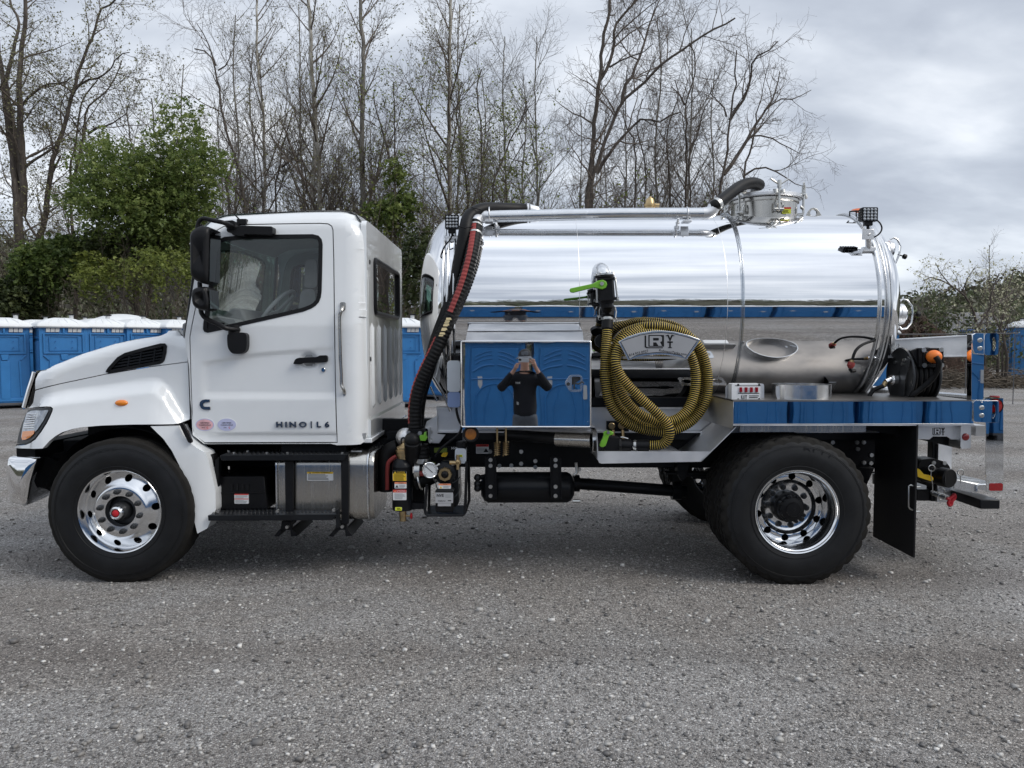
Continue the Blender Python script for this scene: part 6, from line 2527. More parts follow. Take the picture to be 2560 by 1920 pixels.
mb = MB()
pf = pp(ZD((230, 790), (1285, 782), (1262, 835), (245, 835)), .10)
mb.prism(pf, .10, .13)
zt = pf[0][1] + .004
mb.box(pf[0][0] + .01, pf[1][0] - .01, .11, .38, zt - .012, zt)
st1 = add('upper_step', mb, BLACKP, bevel=.003)
mb = MB()
for u in (285, 445, 810, 1260, 370, 640):
    q = at(*ZD((u, 770))[0], .2)
    mb.cyl((q.x, .25 if u % 2 else .15, zt), .011, 0, .012, 'Z', 8)
o = add('step_bolts', mb, ZINC, st1); o['kind'] = 'stuff'
mb = MB()
for i in range(26):
    for j in range(5):
        x = pf[0][0] + .03 + i * (pf[1][0] - pf[0][0] - .06) / 25
        mb.sphere((x + (.012 if j % 2 else 0), .14 + j * .05, zt), .009, 6, 4, 1.3, .7, .5)
o = add('tread_studs', mb, BLACKP, st1); o['kind'] = 'stuff'
pf2 = pp(ZD((130, 1290), (1205, 1280), (1165, 1330), (135, 1335)), .02)
mb = MB().prism(pf2, .02, .05)
z2 = pf2[0][1] + .002
mb.box(pf2[0][0] + .01, pf2[1][0] - .02, .03, .30, z2 - .012, z2)
mb.prism(pp(ZD((1190, 1250), (1215, 1235), (1225, 1390), (1195, 1390)), .03), .03, .07)
st2 = add('lower_step', mb, BLACKP, bevel=.003)
mb = MB()
for i in range(30):
    for j in range(5):
        x = pf2[0][0] + .03 + i * (pf2[1][0] - pf2[0][0] - .08) / 29
        mb.sphere((x + (.012 if j % 2 else 0), .06 + j * .05, z2), .009, 6, 4, 1.3, .7, .5)
o = add('tread_studs', mb, BLACKP, st2); o['kind'] = 'stuff'
mb = MB()
for u, v in ZD((183, 1273), (219, 1252), (711, 1252), (1177, 1243), (790, 1385), (1247, 1382)):
    q = at(u, v, .06)
    mb.cyl((q.x, .06, q.z), .012, -.012, .012, 'Y', 8)
o = add('step_bolts', mb, ZINC, st2); o['kind'] = 'stuff'
mb = MB()
for px_, (ya, yb) in (((770, 838, 838, 1345), (.14, .17)), ((1235, 1300, 780, 1360), (.12, .16))):
    x0, x1, v0, v1 = px_
    mb = MB().prism(pp(ZD((x0, v0), (x1, v0), (x1 - 4, v1), (x0 + 6, v1)), ya), ya, yb)
    add('step_bracket', mb, FRAME, bevel=.003)
mb = MB().prism(pp(ZD((200, 830), (232, 800), (228, 960), (212, 1240), (190, 1240)), .16), .14, .2)
add('step_bracket', mb, FRAME, bevel=.003)
for x0 in (735, 1190):
    mb = MB()
    mb.prism(pp(ZD((x0, 1395), (x0 + 15, 1410), (x0 + 82, 1410), (x0 + 95, 1395), (x0 + 85, 1335), (x0 + 10, 1335)), .14), .14, .18)
    mb.prism(pp(ZD((x0 - 60, 1465), (x0 - 15, 1465), (x0 + 12, 1400), (x0 - 5, 1400)), .14), .14, .6)
    mb.prism(pp(ZD((x0 + 85, 1465), (x0 + 140, 1460), (x0 + 95, 1400), (x0 + 78, 1405)), .14), .14, .6)
    add('step_bracket', mb, FRAME, bevel=.003)
mb = MB()
mb.prism(pp(ZD((205, 1105), (238, 968), (600, 965), (610, 1095), (632, 1235), (205, 1238)), .2), .2, .62)
bb = add('battery_box', mb, BLACK, bevel=.006)
mb = MB()
mb.prism(pp(ZD((205, 1100), (612, 1092), (610, 1100), (205, 1108)), .195), .192, .2)
for u in (331, 376, 421, 464):
    mb.prism(pp(ZD((u - 10, 1030), (u + 10, 1030), (u + 10, 1082), (u - 10, 1082)), .198), .193, .2)
add('box_slots', mb, INK, bb)


def label(name, px, Y, parent, rows, base=None, seed=1, tilt=None):
    """sticker: rows = (top fraction, bottom fraction, kind, text); kind = colour of the band or number of print lines"""
    p = pp(px, Y)
    x0, x1 = min(a for a, b in p), max(a for a, b in p)
    z0, z1 = min(b for a, b in p), max(b for a, b in p)
    mats = [base or LBLW, INK, LBLY, LBLR, LBLO, LBLG, LBLW, LBLN]
    idx = {'ink': 1, 'yellow': 2, 'red': 3, 'orange': 4, 'grey': 5, 'white': 6, 'lime': 7}
    m = MB()
    m.prism(rrect(x0, x1, z0, z1, min(.006, (z1 - z0) * .1), 2), Y - .0015, Y + .001)
    rg = random.Random(seed)
    H, W, nb = z1 - z0, x1 - x0, 0
    for r in rows:
        a, b = z1 - r[0] * H, z1 - r[1] * H
        if r[2] == 'lines':
            k, ci = r[3], r[4] if len(r) > 4 else 'ink'
            xa = r[5] if len(r) > 5 else .06
            for q in range(k):
                zc_ = a + (b - a) * (q + .5) / k
                w = W * (1 - xa - .06) * rg.uniform(.65, 1)
                m.box(x0 + W * xa, x0 + W * xa + w, Y - .0026, Y - .002, zc_ - abs(b - a) / k * .22, zc_ + abs(b - a) / k * .22, idx[ci])
        elif r[2] == 'text':
            put_text(m, r[3], x0 + W * (r[6] if len(r) > 6 else .5), Y - .0032, (a + b) / 2, r[5] * H, idx[r[4]], bold=.02)
        elif r[2] == 'tri':
            cx = x0 + W * r[3]
            s = abs(a - b) * .5
            m.prism([(cx - s, (a + b) / 2 - s * .8), (cx + s, (a + b) / 2 - s * .8), (cx, (a + b) / 2 + s * .8)], Y - .0028, Y - .001, mi=idx[r[4]])
        else:
            nb += 1
            m.box(x0 + .001, x1 - .001, Y - .0016 - .0002 * nb, Y - .001, min(a, b), max(a, b), idx[r[2]])
    return add(name, m, mats, parent, smooth=False, weld=False)


label('warning_label', ZD((353, 1110), (470, 1110), (470, 1192), (353, 1192)), .198, bb, [(0, .12, 'red'), (.15, .46, 'lines', 3, 'grey'), (.48, .56, 'red'), (.6, .95, 'lines', 4, 'grey')], seed=2)
# fuel tank: polished stainless body with a rounded end
FY0, FY1 = .20, .82
ftp = pp(ZD((690, 838), (1480, 838), (1498, 860), (1500, 1300), (1480, 1345), (690, 1345)), FY0)
x0f, x1f = ftp[0][0], ftp[1][0] + .01
z0f, z1f = ftp[-1][1], at(*ZD((1400, 745))[0], .33).z
mb = MB()
sec = rrect(FY0, FY1, z0f, z1f, .11, 8)
vs, fs = [], []
lay = [(x0f, 1), (x1f - .045, 1), (x1f - .035, .985), (x1f, .985), (x1f + .012, .965), (x1f + .012, .0)]
cy_, cz2 = (FY0 + FY1) / 2, (z0f + z1f) / 2
for x, s in lay:
    for a, b in sec:
        vs.append((x, cy_ + (a - cy_) * max(s, .01), cz2 + (b - cz2) * max(s, .01)))
n = len(sec)
for j in range(len(lay) - 1):
    for i in range(n):
        i2 = (i + 1) % n
        fs.append((j * n + i, j * n + i2, (j + 1) * n + i2, (j + 1) * n + i))
fs.append(tuple(range(n)))
mb.add(vs, fs)
fuel = add('fuel_tank', mb, STEEL, sharp=30)
mb = MB()
for xx in (x0f + .01, x1f - .03):
    mb.tube([(xx, a, b) for a, b in grown(sec, .002)], .011, 6, closed=True)
add('tank_bead', mb, ALUP, fuel)
q = at(*ZD((1370, 790))[0], .30)
mb = MB()
d = Vector((0, -.5, .85)).normalized()
mb.tube([q + d * -.07, q + d * -.01], .055, 20)
fc = add('filler_neck', mb, DKGREY, fuel)
mb = MB()
mb.tube([q + d * -.012, q + d * .0, q + d * .03, q + d * .036], [.052, .057, .055, .045], 20)
mb.tube([q + d * .036 + Vector((-.04, 0, 0)), q + d * .036 + Vector((.04, 0, 0))], .012, 8)
add('filler_cap', mb, ALUP, fuel)
label('caution_label', ZD((955, 928), (1172, 928), (1172, 1000), (955, 1000)), FY0 - .002, fuel, [(0, .22, 'yellow'), (0, .22, 'tri', .12, 'ink'), (0, .22, 'text', 'CAUTION / ATTENTION', 'ink', .19, .54), (.26, .95, 'lines', 5, 'ink', .04)], seed=3)
mb = MB()
mb.box(x0f + .03, x1f - .2, .25, .8, ZB0 - .09, ZB0 - .02)
mb.tube([at(880, 1108, 1.0), at(1000, 1080, 1.0)], .035, 10)
mb.tube([at(900, 1140, .9), at(1010, 1130, .9)], .03, 10)
mb.box(-1.25, -.6, .80, .86, .98, 1.12)
add('cab_mount', mb, FRAME, bevel=.004)
# ------------------------------------------------------------------ the tank
TRD, TCY, TCZ, TX0, TX1 = .80, 1.24, 2.04, -.50, 2.89


def on_tank(x, ang, out=0.0):
    """point of the tank skin; ang measured from the near horizontal upwards"""
    return Vector((x, TCY - (TRD + out) * math.cos(ang), TCZ + (TRD + out) * math.sin(ang)))


mb = MB()
mb.lathe([(TX0, TRD), (TX0 + 1.1, TRD), (TX0 + 2.2, TRD), (TX1, TRD)], (0, TCY, TCZ), 'X', 160)
tank = add('tank_shell', mb, TANKM, sharp=60)
for sgn, x0, nm in ((-1, TX0, 'front_head'), (1, TX1, 'rear_head')):
    pr = [(x0 + sgn * .285 * math.sin(a), max(1e-4, (TRD - .012) * math.cos(a) ** .8)) for a in np.linspace(0, PI / 2, 22)]
    add(nm, MB().lathe(pr, (0, TCY, TCZ), 'X', 128), TANKM, tank, sharp=60)
for xx, r, rr in ((TX1 - .06, .012, .010), (TX1, .016, .014), (TX1 + .035, .012, -.004), (TX0, .012, .006), (TX0 + .05, .009, .008), (TX0 - .035, .010, -.006)):
    add('tank_ring', MB().tube([(xx, TCY - (TRD + rr) * math.cos(2 * PI * k / 128), TCZ + (TRD + rr) * math.sin(2 * PI * k / 128)) for k in range(128)], r, 8, closed=True), ALUP, tank)
for xx in (.52, 1.66):
    o = add('weld_seam', MB().tube([(xx, TCY - (TRD - .001) * math.cos(2 * PI * k / 128), TCZ + (TRD - .001) * math.sin(2 * PI * k / 128)) for k in range(128)], .0022, 5, closed=True), ALU, tank)
# clear level tube hugging the shell
xs_ = at(1857, 756, .44).x
add('level_tube', MB().tube([on_tank(xs_ + .03 * math.sin(a) ** 2, a, .016) for a in np.linspace(R(88), R(-58), 40)], .011, 8), CLEAR, tank)
# manhole
mx, mz = at(1909, 545, TCY).x, TCZ + TRD - .042
mb = MB()
mb.lathe([(-.10, .275), (.135, .275), (.145, .290), (.165, .290), (.165, .02)], (mx, TCY, mz), 'Z', 56)
mh = add('manhole', mb, STEEL, sharp=35)
mb = MB()
mb.lathe([(.172, .02), (.172, .305), (.180, .318), (.200, .318), (.212, .300), (.216, .22), (.245, .10), (.247, 1e-4)], (mx, TCY, mz), 'Z', 56)
add('manhole_lid', mb, ALU, mh)
mb = MB()
mb.tube([(mx + .287 * math.cos(2 * PI * k / 48), TCY + .287 * math.sin(2 * PI * k / 48), mz + .168) for k in range(48)], .005, 6, closed=True)
add('lid_gasket', mb, INK, mh)
for k, a in enumerate((-1.57 + .07, -.35, .75, 1.75, 2.9, 3.75)):
    ca, sa = math.cos(a), math.sin(a)
    P = lambda r, z, t=0.0: (mx + r * ca - t * sa, TCY + r * sa + t * ca, mz + z)
    mb = MB()
    for t in (-.030, .030):
        mb.tube([P(.272, .04, t), P(.315, .045, t), P(.325, .085, t), P(.30, .11, t)], .010, 6)
        mb.tube([P(.285, .215, t), P(.34, .205, t), P(.345, .18, t)], .012, 6)
    mb.tube([P(.32, .055, -.04), P(.32, .055, .04)], .010, 6)
    mb.tube([P(.322, .05), P(.322, .245)], .010, 8)
    mb.tube([P(.322, .225), P(.322, .29)], .017, 8)
    for t in (-1, 1):
        mb.tube([P(.322, .250), P(.322, .300, .075 * t)], .008, 6)
    add('lid_clamp', mb, ZINC, mh)
q = at(1957, 525, .97)
label('warning_label', ZJ((848, 308), (938, 308), (938, 372), (848, 372)), .966, mh, [(0, .28, 'red'), (.28, 1, 'lime'), (.4, .9, 'lines', 3, 'ink', .1)], seed=4)
# hose from the roof pipe over to the manhole, its elbow on the lid
mb = MB()
ex = mx - .10
mb.tube([(ex, TCY, mz + .20), (ex, TCY, mz + .27), (ex - .02, TCY, mz + .315), (ex - .07, TCY, mz + .34)], [.062, .060, .060, .056], 16)
mb.lathe([(.20, .085), (.225, .085), (.235, .065)], (ex, TCY, mz), 'Z', 20)
add('lid_elbow', mb, ALU, mh)
pz = at(1480, 536, .72)
RPY = .72
hs = p3(ZI((1835, 370)) + ZI((1900, 330)), RPY) + [at(*ZJ((330, 180))[0], .85), at(*ZJ((450, 95))[0], 1.0), at(*ZJ((560, 68))[0], 1.1), at(*ZJ((625, 90))[0], 1.2), Vector((ex - .055, TCY, mz + .335))]
mb = MB()
hp_ = resample(catmull(hs, 8), .008)
mb.tube(hp_, [.047 + (.0016 if k % 3 == 0 else 0) for k in range(len(hp_))], 14)
add('manhole_hose', mb, RUBHOSE)
mb = MB()
for i0 in (4, len(hp_) - 6):
    mb.tube(hp_[i0:i0 + 4], .051, 16)
add('hose_clamp', mb, ZINC)
# roof pipe with clamps and brackets
pipe = p3(ZF((890, 172)) + ZI((0, 468), (700, 455), (1400, 452), (1720, 452)), RPY)
mb = MB().tube(pipe, .047, 20)
rp = add('roof_pipe', mb, ALUP)
el = p3(ZI((1715, 453), (1770, 448), (1820, 420), (1850, 375)), RPY)
add('pipe_elbow', MB().tube(catmull(el, 5), .049, 18), ALU, rp)
el2 = p3(ZF((900, 172), (860, 172), (815, 190), (790, 225), (785, 262)), RPY)
el2[-1].y = RPY - .10
el2[-2].y = RPY - .07
add('pipe_elbow', MB().tube(catmull(el2, 5), .050, 18), ALU, rp)
for u in (1223, 1717):
    x = at(u, 536, RPY).x
    z = at(u, 536, RPY).z
    mb = MB()
    mb.tube([(x, RPY + .056 * math.cos(a), z + .056 * math.sin(a)) for a in np.linspace(R(-60), R(240), 20)], .006, 6)
    mb.box(x - .035, x + .03, RPY - .05, RPY + .06, z - .066, z - .052)
    add('pipe_saddle', mb, ALU, rp, bevel=.002)
for u, v in (ZI((1425, 510))[0], ZF((998, 240))[0]):
    a = at(u, v, .66)
    b = on_tank(a.x, R(52), 0)
    mb = MB()
    mb.tube([a, (a.x - .004, b.y - .02, b.z - .002)], .010, 8)
    mb.box(a.x - .015, a.x + .025, b.y - .01, b.y + .03, b.z - .02, b.z + .015)
    mb.lathe([(-.006, .014), (0, .018), (.006, .014)], ((a.x), (a.y + b.y) / 2 - .01, (a.z + b.z) / 2), 'Z', 12)
    add('pipe_bracket', mb, ALU, rp, bevel=.002)
# brass relief valve behind the pipe
q = at(*ZI((1080, 430))[0], 1.2)
mb = MB()
mb.lathe([(-.1, .045), (.03, .045), (.032, .052), (.05, .052), (.052, .042), (.085, .036), (.10, .028), (.102, .016), (.115, .014), (.115, 1e-4)], (q.x, 1.2, TCZ + TRD + .05), 'Z', 20)
mb.tube([(q.x, 1.2, TCZ + TRD + .095), (q.x + .08, 1.2, TCZ + TRD + .09)], .018, 10)
add('relief_valve', mb, BRASS)
# lifting eye
q = [at(u, v, TCY) for u, v in ZJ((1070, 410), (1110, 345), (1135, 318), (1160, 313), (1190, 325), (1215, 355), (1248, 408))]
zb_ = TCZ + TRD - .01
lp = [(p_.x, p_.z) for p_ in q]
lp[0] = (lp[0][0], zb_)
lp[-1] = (lp[-1][0], zb_)
hc = at(*ZJ((1157, 367))[0], TCY)
mb = MB().prism(lp, TCY - .012, TCY + .012, holes=[circ(hc.x, hc.z, .030)])
add('lifting_eye', mb, STEEL, bevel=.002)


# ------------------------------------------------------------------ work lights
def work_light(px0, px1, Y, name_seed, bracket_to, cable):
    """square LED work lamp: px0 / px1 are its face corners"""
    a, b = at(*px0, Y), at(*px1, Y)
    cx, cz, h = (a.x + b.x) / 2, (a.z + b.z) / 2, abs(b.z - a.z) / 2
    w = abs(b.x - a.x) / 2
    mb = MB()
    mb.prism(rrect(cx - w, cx + w, cz - h, cz + h, w * .16), Y, Y + .045)
    for k in range(6):
        x = cx - w * .85 + k * w * .34
        mb.box(x - .004, x + .004, Y + .045, Y + .075, cz - h * .8, cz + h * .8)
    wlo = add('work_light', mb, BLACK, bevel=.005)
    mb = MB()
    for i in range(4):
        for j in range(4):
            x, z = cx + (i - 1.5) * w * .44, cz + (j - 1.5) * h * .44
            mb.lathe([(-.002, w * .19), (-.006, w * .17), (-.007, w * .08), (-.008, 1e-4)], (x, Y, z), 'Y', 10)
    o_ = add('lamp_lenses', mb, mat('led_lens', (.42, .44, .46), .12, .35, coat=1.0, vary=.3, vscale=90), wlo)
    o_['kind'] = 'stuff'
    mb = MB()
    mb.box(cx - .03, cx + .03, Y + .01, Y + .05, cz - h - .03, cz - h + .01)
    mb.tube([(cx, Y + .03, cz - h - .02), (cx + .005, Y + .035, cz - h - .08)], .012, 8)
    add('lamp_foot', mb, BLACK, wlo, bevel=.003)
    mb = MB()
    bz = cz - h - .055
    mb.prism([(cx - .045, bz), (cx + .045, bz), (cx + .045, bz - .08), (cx - .045, bz - .08)], Y + .02, Y + .028)
    bt = Vector(bracket_to)
    mb.tube([(cx, Y + .03, bz - .03), (bt.x, bt.y, bt.z)], .022, 6)
    mb.box(bt.x - .05, bt.x + .05, bt.y - .02, bt.y + .05, bt.z - .025, bt.z + .012)
    add('lamp_bracket', mb, ALU, wlo, bevel=.003)
    add('lamp_cable', MB().tube(catmull(cable, 6), .006, 6), BLACK, wlo)


work_light(ZF((466, 152))[0], ZF((610, 300))[0], .60, 1, on_tank(TX0 + .02, R(42)), p3(ZF((545, 345), (520, 410), (470, 470), (440, 530), (425, 590), (460, 600)), .55))
work_light(ZJ((1638, 308))[0], ZJ((1796, 448))[0], .46, 2, on_tank(TX1 - .1, R(33), .01), p3(ZJ((1780, 430), (1820, 470), (1835, 520), (1810, 570), (1750, 605), (1690, 585)), .5))
mb = MB()
mb.tube(p3(ZJ((1518, 400), (1518, 352), (1580, 345), (1640, 350)), .9), .007, 6)
mb.tube(p3(ZJ((1583, 400), (1583, 345)), .9), .006, 6)
add('lamp_guard', mb, BLACKP)
q = at(*ZJ((1610, 440))[0], 1.15)
mb = MB()
mb.lathe([(-.06, .095), (.0, .095), (.05, .085), (.075, .06), (.082, 1e-4)], (q.x, 1.15, q.z + .02), 'Z', 24)
add('beacon', mb, mat('beacon_orange', (.85, .16, .01), .2, coat=.8, vary=.1, vscale=40))
# sight glasses on the rear head
for (u, v), Y, tilt in ((ZJ((1800, 720))[0], .80, R(16)), (ZJ((1925, 1365))[0], .80, 0.0)):
    c = at(u, v, Y)
    ct, st_ = math.cos(tilt), math.sin(tilt)
    M = Matrix.Translation(c) @ Matrix.Rotation(tilt, 4, 'Y') @ Matrix.Translation((.055, 0, 0)) @ Matrix.Scale(.74, 4)
    mb = MB()
    mb.lathe([(-.14, .105), (.0, .105), (.005, .115), (.045, .115), (.05, .095)], (0, 0, 0), 'X', 28)
    mb.xform(M)
    sg = add('sight_glass', mb, ALU)
    mb = MB()
    mb.lathe([(.045, .095), (.07, .088), (.085, .06), (.09, 1e-4)], (0, 0, 0), 'X', 24)
    mb.xform(M)
    add('glass_dome', mb, CLEAR, sg)
    mb = MB()
    mb.tube([(.02, 0, .135), (.05, 0, .165), (.10, 0, .155), (.155, 0, .09), (.165, 0, .0), (.155, 0, -.09), (.10, 0, -.155), (.05, 0, -.165), (.02, 0, -.135)], .011, 8)
    mb.xform(M)
    add('yoke', mb, ALUP, sg)
    mb = MB()
    mb.tube([(.15, 0, 0), (.215, 0, 0)], .007, 8)
    mb.lathe([(.21, .02), (.215, .028), (.245, .028), (.25, .02), (.25, 1e-4)], (0, 0, 0), 'X', 8)
    mb.xform(M)
    add('clamp_knob', mb, BLACK, sg)

# ------------------------------------------------------------------ frame rails and deck under the tank
for y in (.60, 1.72):
    mb = MB()
    mb.box(at(1092, 1050, .6).x, 3.0, y, y + .02, 1.035, 1.235)
    mb.box(at(1092, 1050, .6).x, 3.0, y - .05, y + .08, 1.225, 1.235)
    mb.box(at(1092, 1050, .6).x, 3.0, y - .05, y + .08, 1.035, 1.045)
    add('aluminium_rail', mb, ALU)
    add('saddle_rail', MB().box(-.3, 2.8, y - .02, y + .10, 1.237, 1.31), BLACKP)
    add('sub_frame', MB().box(-1.0, 3.1, y + .02, y + .14, .972, 1.033), BLACKP)
for x in (-.25, .7, 1.65, 2.6):
    mb = MB()
    cs = [(TCY - (TRD + .004) * math.cos(a), TCZ + (TRD + .004) * math.sin(a)) for a in np.linspace(R(-130), R(-50), 18)]
    pts = cs + [(1.85, 1.24), (.63, 1.24)]
    vs = [(x - .03, a, b) for a, b in pts] + [(x + .03, a, b) for a, b in pts]
    n = len(pts)
    fs = [tuple(range(n)), tuple(range(2 * n - 1, n - 1, -1))] + [(i, (i + 1) % n, n + (i + 1) % n, n + i) for i in range(n)]
    add('tank_saddle', MB().add(vs, fs), ALU)
mb = MB()
mb.prism(pp(ZE((540, 262), (575, 265), (590, 285), (590, 400), (612, 412), (680, 412), (738, 332), (660, 325), (660, 110), (655, 150), (560, 205)), .55), .55, .575)
mb.prism(pp(ZE((540, 262), (568, 264), (582, 280), (582, 395), (600, 413), (590, 414), (572, 398), (572, 285), (562, 275), (540, 272)), .40), .40, .55)
fb = add('front_bracket', mb, ALU, bevel=.002)
mb = MB()
for v in (305, 380):
    q = at(*ZE((600, v))[0], .55)
    mb.cyl((q.x, .55, q.z), .016, -.014, 0, 'Y', 8)
o = add('bracket_bolts', mb, ZINC, fb); o['kind'] = 'stuff'

# ------------------------------------------------------------------ toolbox with mirror-bright door
tb = pp([(1152, 852), (1478, 850), (1478, 1068), (1152, 1068)], .02)
bx0, bx1, bz0, bz1 = tb[0][0], tb[1][0], tb[2][1], tb[0][1]
bxc, bzc = (bx0 + bx1) / 2, (bz0 + bz1) / 2
face_y = lambda x, z: .014 - .0115 * (x - bxc) + .0171 * (z - bzc)
mb = MB()
mb.prism([(bx0 + .012, bz0 + .012), (bx1 - .012, bz0 + .012), (bx1 - .012, bz1 - .012), (bx0 + .012, bz1 - .012)], .05, .46)
zt0 = bz1
tbx = add('toolbox', mb, ALU, bevel=.004)
ta, tb_ = at(*ZG((375, 168))[0], .45), at(*ZG((1972, 158))[0], .45)
mb = MB()
mb.add([(bx0 + .03, .05, zt0 - .008), (bx1 - .05, .05, zt0 - .008), (tb_.x, .45, tb_.z), (ta.x, .45, ta.z), (bx0 + .03, .05, zt0 - .02), (bx1 - .05, .05, zt0 - .02), (tb_.x, .45, tb_.z - .01), (ta.x, .45, ta.z - .01)],
       [(0, 1, 2, 3), (7, 6, 5, 4), (0, 4, 5, 1), (1, 5, 6, 2), (2, 6, 7, 3), (3, 7, 4, 0)])
add('sloped_lid', mb, ALU, tbx)
o = add('toolbox_door', panel(rrect(bx0, bx1, bz0, bz1, .012), [], face_y, .08, .03), MIRR, tbx, sharp=25, bevel=.004)
mb = MB()
fr_pts = [(x, face_y(x, z) - .001, z) for x, z in rrect(bx0 + .004, bx1 - .004, bz0 + .004, bz1 - .004, .01)]
mb.tube(fr_pts, .0055, 6, closed=True)
add('door_edge', mb, CHROME, tbx)
lx = ZG((1722, 868), (1795, 762), (1935, 758), (1968, 790), (1968, 960), (1940, 992), (1820, 995), (1785, 975))
yl = face_y(at(1438, 958, 0).x, at(1438, 958, 0).z)
mb = MB().prism(rpoly(pp(lx, yl), .012), yl - .008, yl + .002, holes=[rrect(*[f for f in (at(*ZG((1822, 785))[0], yl).x, at(*ZG((1940, 785))[0], yl).x, at(*ZG((1822, 965))[0], yl).z, at(*ZG((1822, 785))[0], yl).z)], .006)])
lt = add('paddle_latch', mb, ALUP, tbx, bevel=.003)
a, b = at(*ZG((1822, 785))[0], yl), at(*ZG((1940, 965))[0], yl)
mb = MB().add([(a.x, yl + .0, a.z), (b.x, yl - .0, a.z), (b.x, yl, b.z), (a.x, yl, b.z)], [(0, 1, 2, 3)])
mb.box(a.x + .012, a.x + .022, yl - .012, yl, b.z + .006, a.z - .004)
mb.tube([(a.x + .02, yl - .006, (a.z + b.z) / 2), (a.x + .05, yl - .012, (a.z + b.z) / 2 - .004), (a.x + .075, yl - .006, (a.z + b.z) / 2 + .012), (a.x + .085, yl - .004, (a.z + b.z) / 2)], .006, 8)
add('latch_paddle', mb, DKGREY, lt)
c = at(*ZG((1772, 885))[0], yl)
add('latch_lock', MB().cyl((c.x, yl - .006, c.z), .013, -.006, .004, 'Y', 16), DKGREY, lt)
# amber turn light hung under the box
mb = MB()
p_ = pp(ZG((318, 1480), (520, 1480), (520, 1560), (500, 1610), (440, 1655), (400, 1720), (318, 1720)), .06)
mb.prism([(a, b) for a, b in pp(ZE((902, 258), (1040, 258), (1040, 345), (1015, 385), (990, 392), (902, 392)), .06)], .06, .066)
tl_ = add('light_bracket', mb, MIRR, tbx)
q = at(*ZE((980, 325))[0], .06)
add('light_grommet', MB().lathe([(.0, .060), (-.012, .058), (-.016, .050), (-.012, .042), (.0, .042)], (q.x, .06, q.z), 'Y', 28), BLACK, tbx)
add('turn_lens', MB().lathe([(-.004, .044), (-.012, .040), (-.015, .02), (-.015, 1e-4)], (q.x, .06, q.z), 'Y', 24), AMBERD, tbx)
for k in range(11):
    x = bx0 + .06 + k * (bx1 - bx0 - .12) / 10
# brass springs under the box
for u in (1232, 1315):
    mb = MB()
    a, b = at(*ZE((u, 400))[0], .30), at(*ZE((u, 530))[0], .30)
    mb.tube([(a.x + .020 * math.cos(t), .30 + .020 * math.sin(t), a.z + (b.z - a.z) * t / (2 * PI * 6.5)) for t in np.linspace(0, 2 * PI * 6.5, 80)], .0055, 6)
    t0 = at(*ZE((u, 265))[0], .30)
    mb.tube([t0, (b.x, .30, b.z)], .008, 8)
    add('draw_spring', mb, BRASS, tbx)
label('warning_label', ZE((1400, 262), (1520, 262), (1520, 292), (1400, 292)), .58, TR, [(.1, .5, 'lines', 1, 'ink', .08), (.45, .9, 'text', 'HAND WHEEL', 'ink', .5)], base=ALU, seed=5) if False else None
# white fluid bottle in front of the head
q0, q1 = at(*ZG((105, 560))[0], .35), at(*ZG((290, 1200))[0], .35)
mb = MB()
zb = q1.z + (q0.z - q1.z) * .33
mb.prism(rrect(q0.x, q1.x, zb, q0.z, .025), .30, .50)
bt_ = add('fluid_bottle', mb, MILK, bevel=.012, seg=3)
add('fluid_level', MB().prism(rrect(q0.x + .002, q1.x - .002, q1.z, zb - .001, .02), .302, .498), MILKB, bt_, bevel=.01)
c = at(*ZG((225, 545))[0], .4)
add('bottle_cap', MB().cyl((c.x, .40, q0.z), .042, -.01, .04, 'Z', 18, ch=.006), BLACK, bt_)
mb = MB()
mb.tube(catmull(p3(ZG((225, 1215), (235, 1290), (265, 1390), (300, 1470)) + ZE((860, 330), (760, 410), (690, 470), (640, 540)), .33), 6), .010, 8)
add('bottle_hose', mb, BLACK, bt_)
mb = MB()
mb.tube(p3(ZV((455, 800), (560, 980), (640, 1170)), .5), .012, 8)
mb.tube(p3(ZV((420, 900), (490, 1060)), .52), .008, 8)
add('head_strut', mb, ALUP)

# ------------------------------------------------------------------ big suction hoses from the pump up to the roof
h1 = p3(ZF((1340, 105), (1200, 98), (1000, 90), (870, 95), (770, 130), (705, 195), (680, 300), (655, 450), (620, 620), (575, 830), (530, 1000), (480, 1180)), .52)
for k, y in enumerate((.98, .95, .85, .75, .68, .62, .56, .54, .52, .50, .48, .46)):
    q = ZF((1340, 105), (1200, 98), (1000, 90), (870, 95), (770, 130), (705, 195), (680, 300), (655, 450), (620, 620), (575, 830), (530, 1000), (480, 1180))[k]
    h1[k] = at(*q, y)
h1 += [at(*ZF((390, 1420))[0], .46), at(*ZV((400, 700))[0], .46), at(*ZV((320, 950))[0], .46), at(*ZV((285, 1150))[0], .46), at(*ZV((275, 1370))[0], .46)]
mb = MB().tube(resample(catmull(h1, 6), .03), .052, 16)
add('air_hose', mb, RUBHOSE)
h2 = [at(u, v, y) for (u, v), y in zip(ZF((788, 255), (775, 380), (745, 560), (700, 740), (650, 900), (580, 1080), (500, 1270), (420, 1450)), (.62, .54, .46, .42, .40, .38, .37, .36))]
h2 += [at(u, v, .35) for u, v in ZV((470, 520), (370, 720), (290, 920), (255, 1100), (250, 1250), (255, 1370))]
hp2 = resample(catmull(h2, 8), .0075)
rr2 = [.050 + (.004 if (k % 4) in (0, 1) else 0.0) for k in range(len(hp2))]
rib = MB().tube(hp2, rr2, 16)
rh = add('ribbed_hose', rib, RUBHOSE, sharp=60)
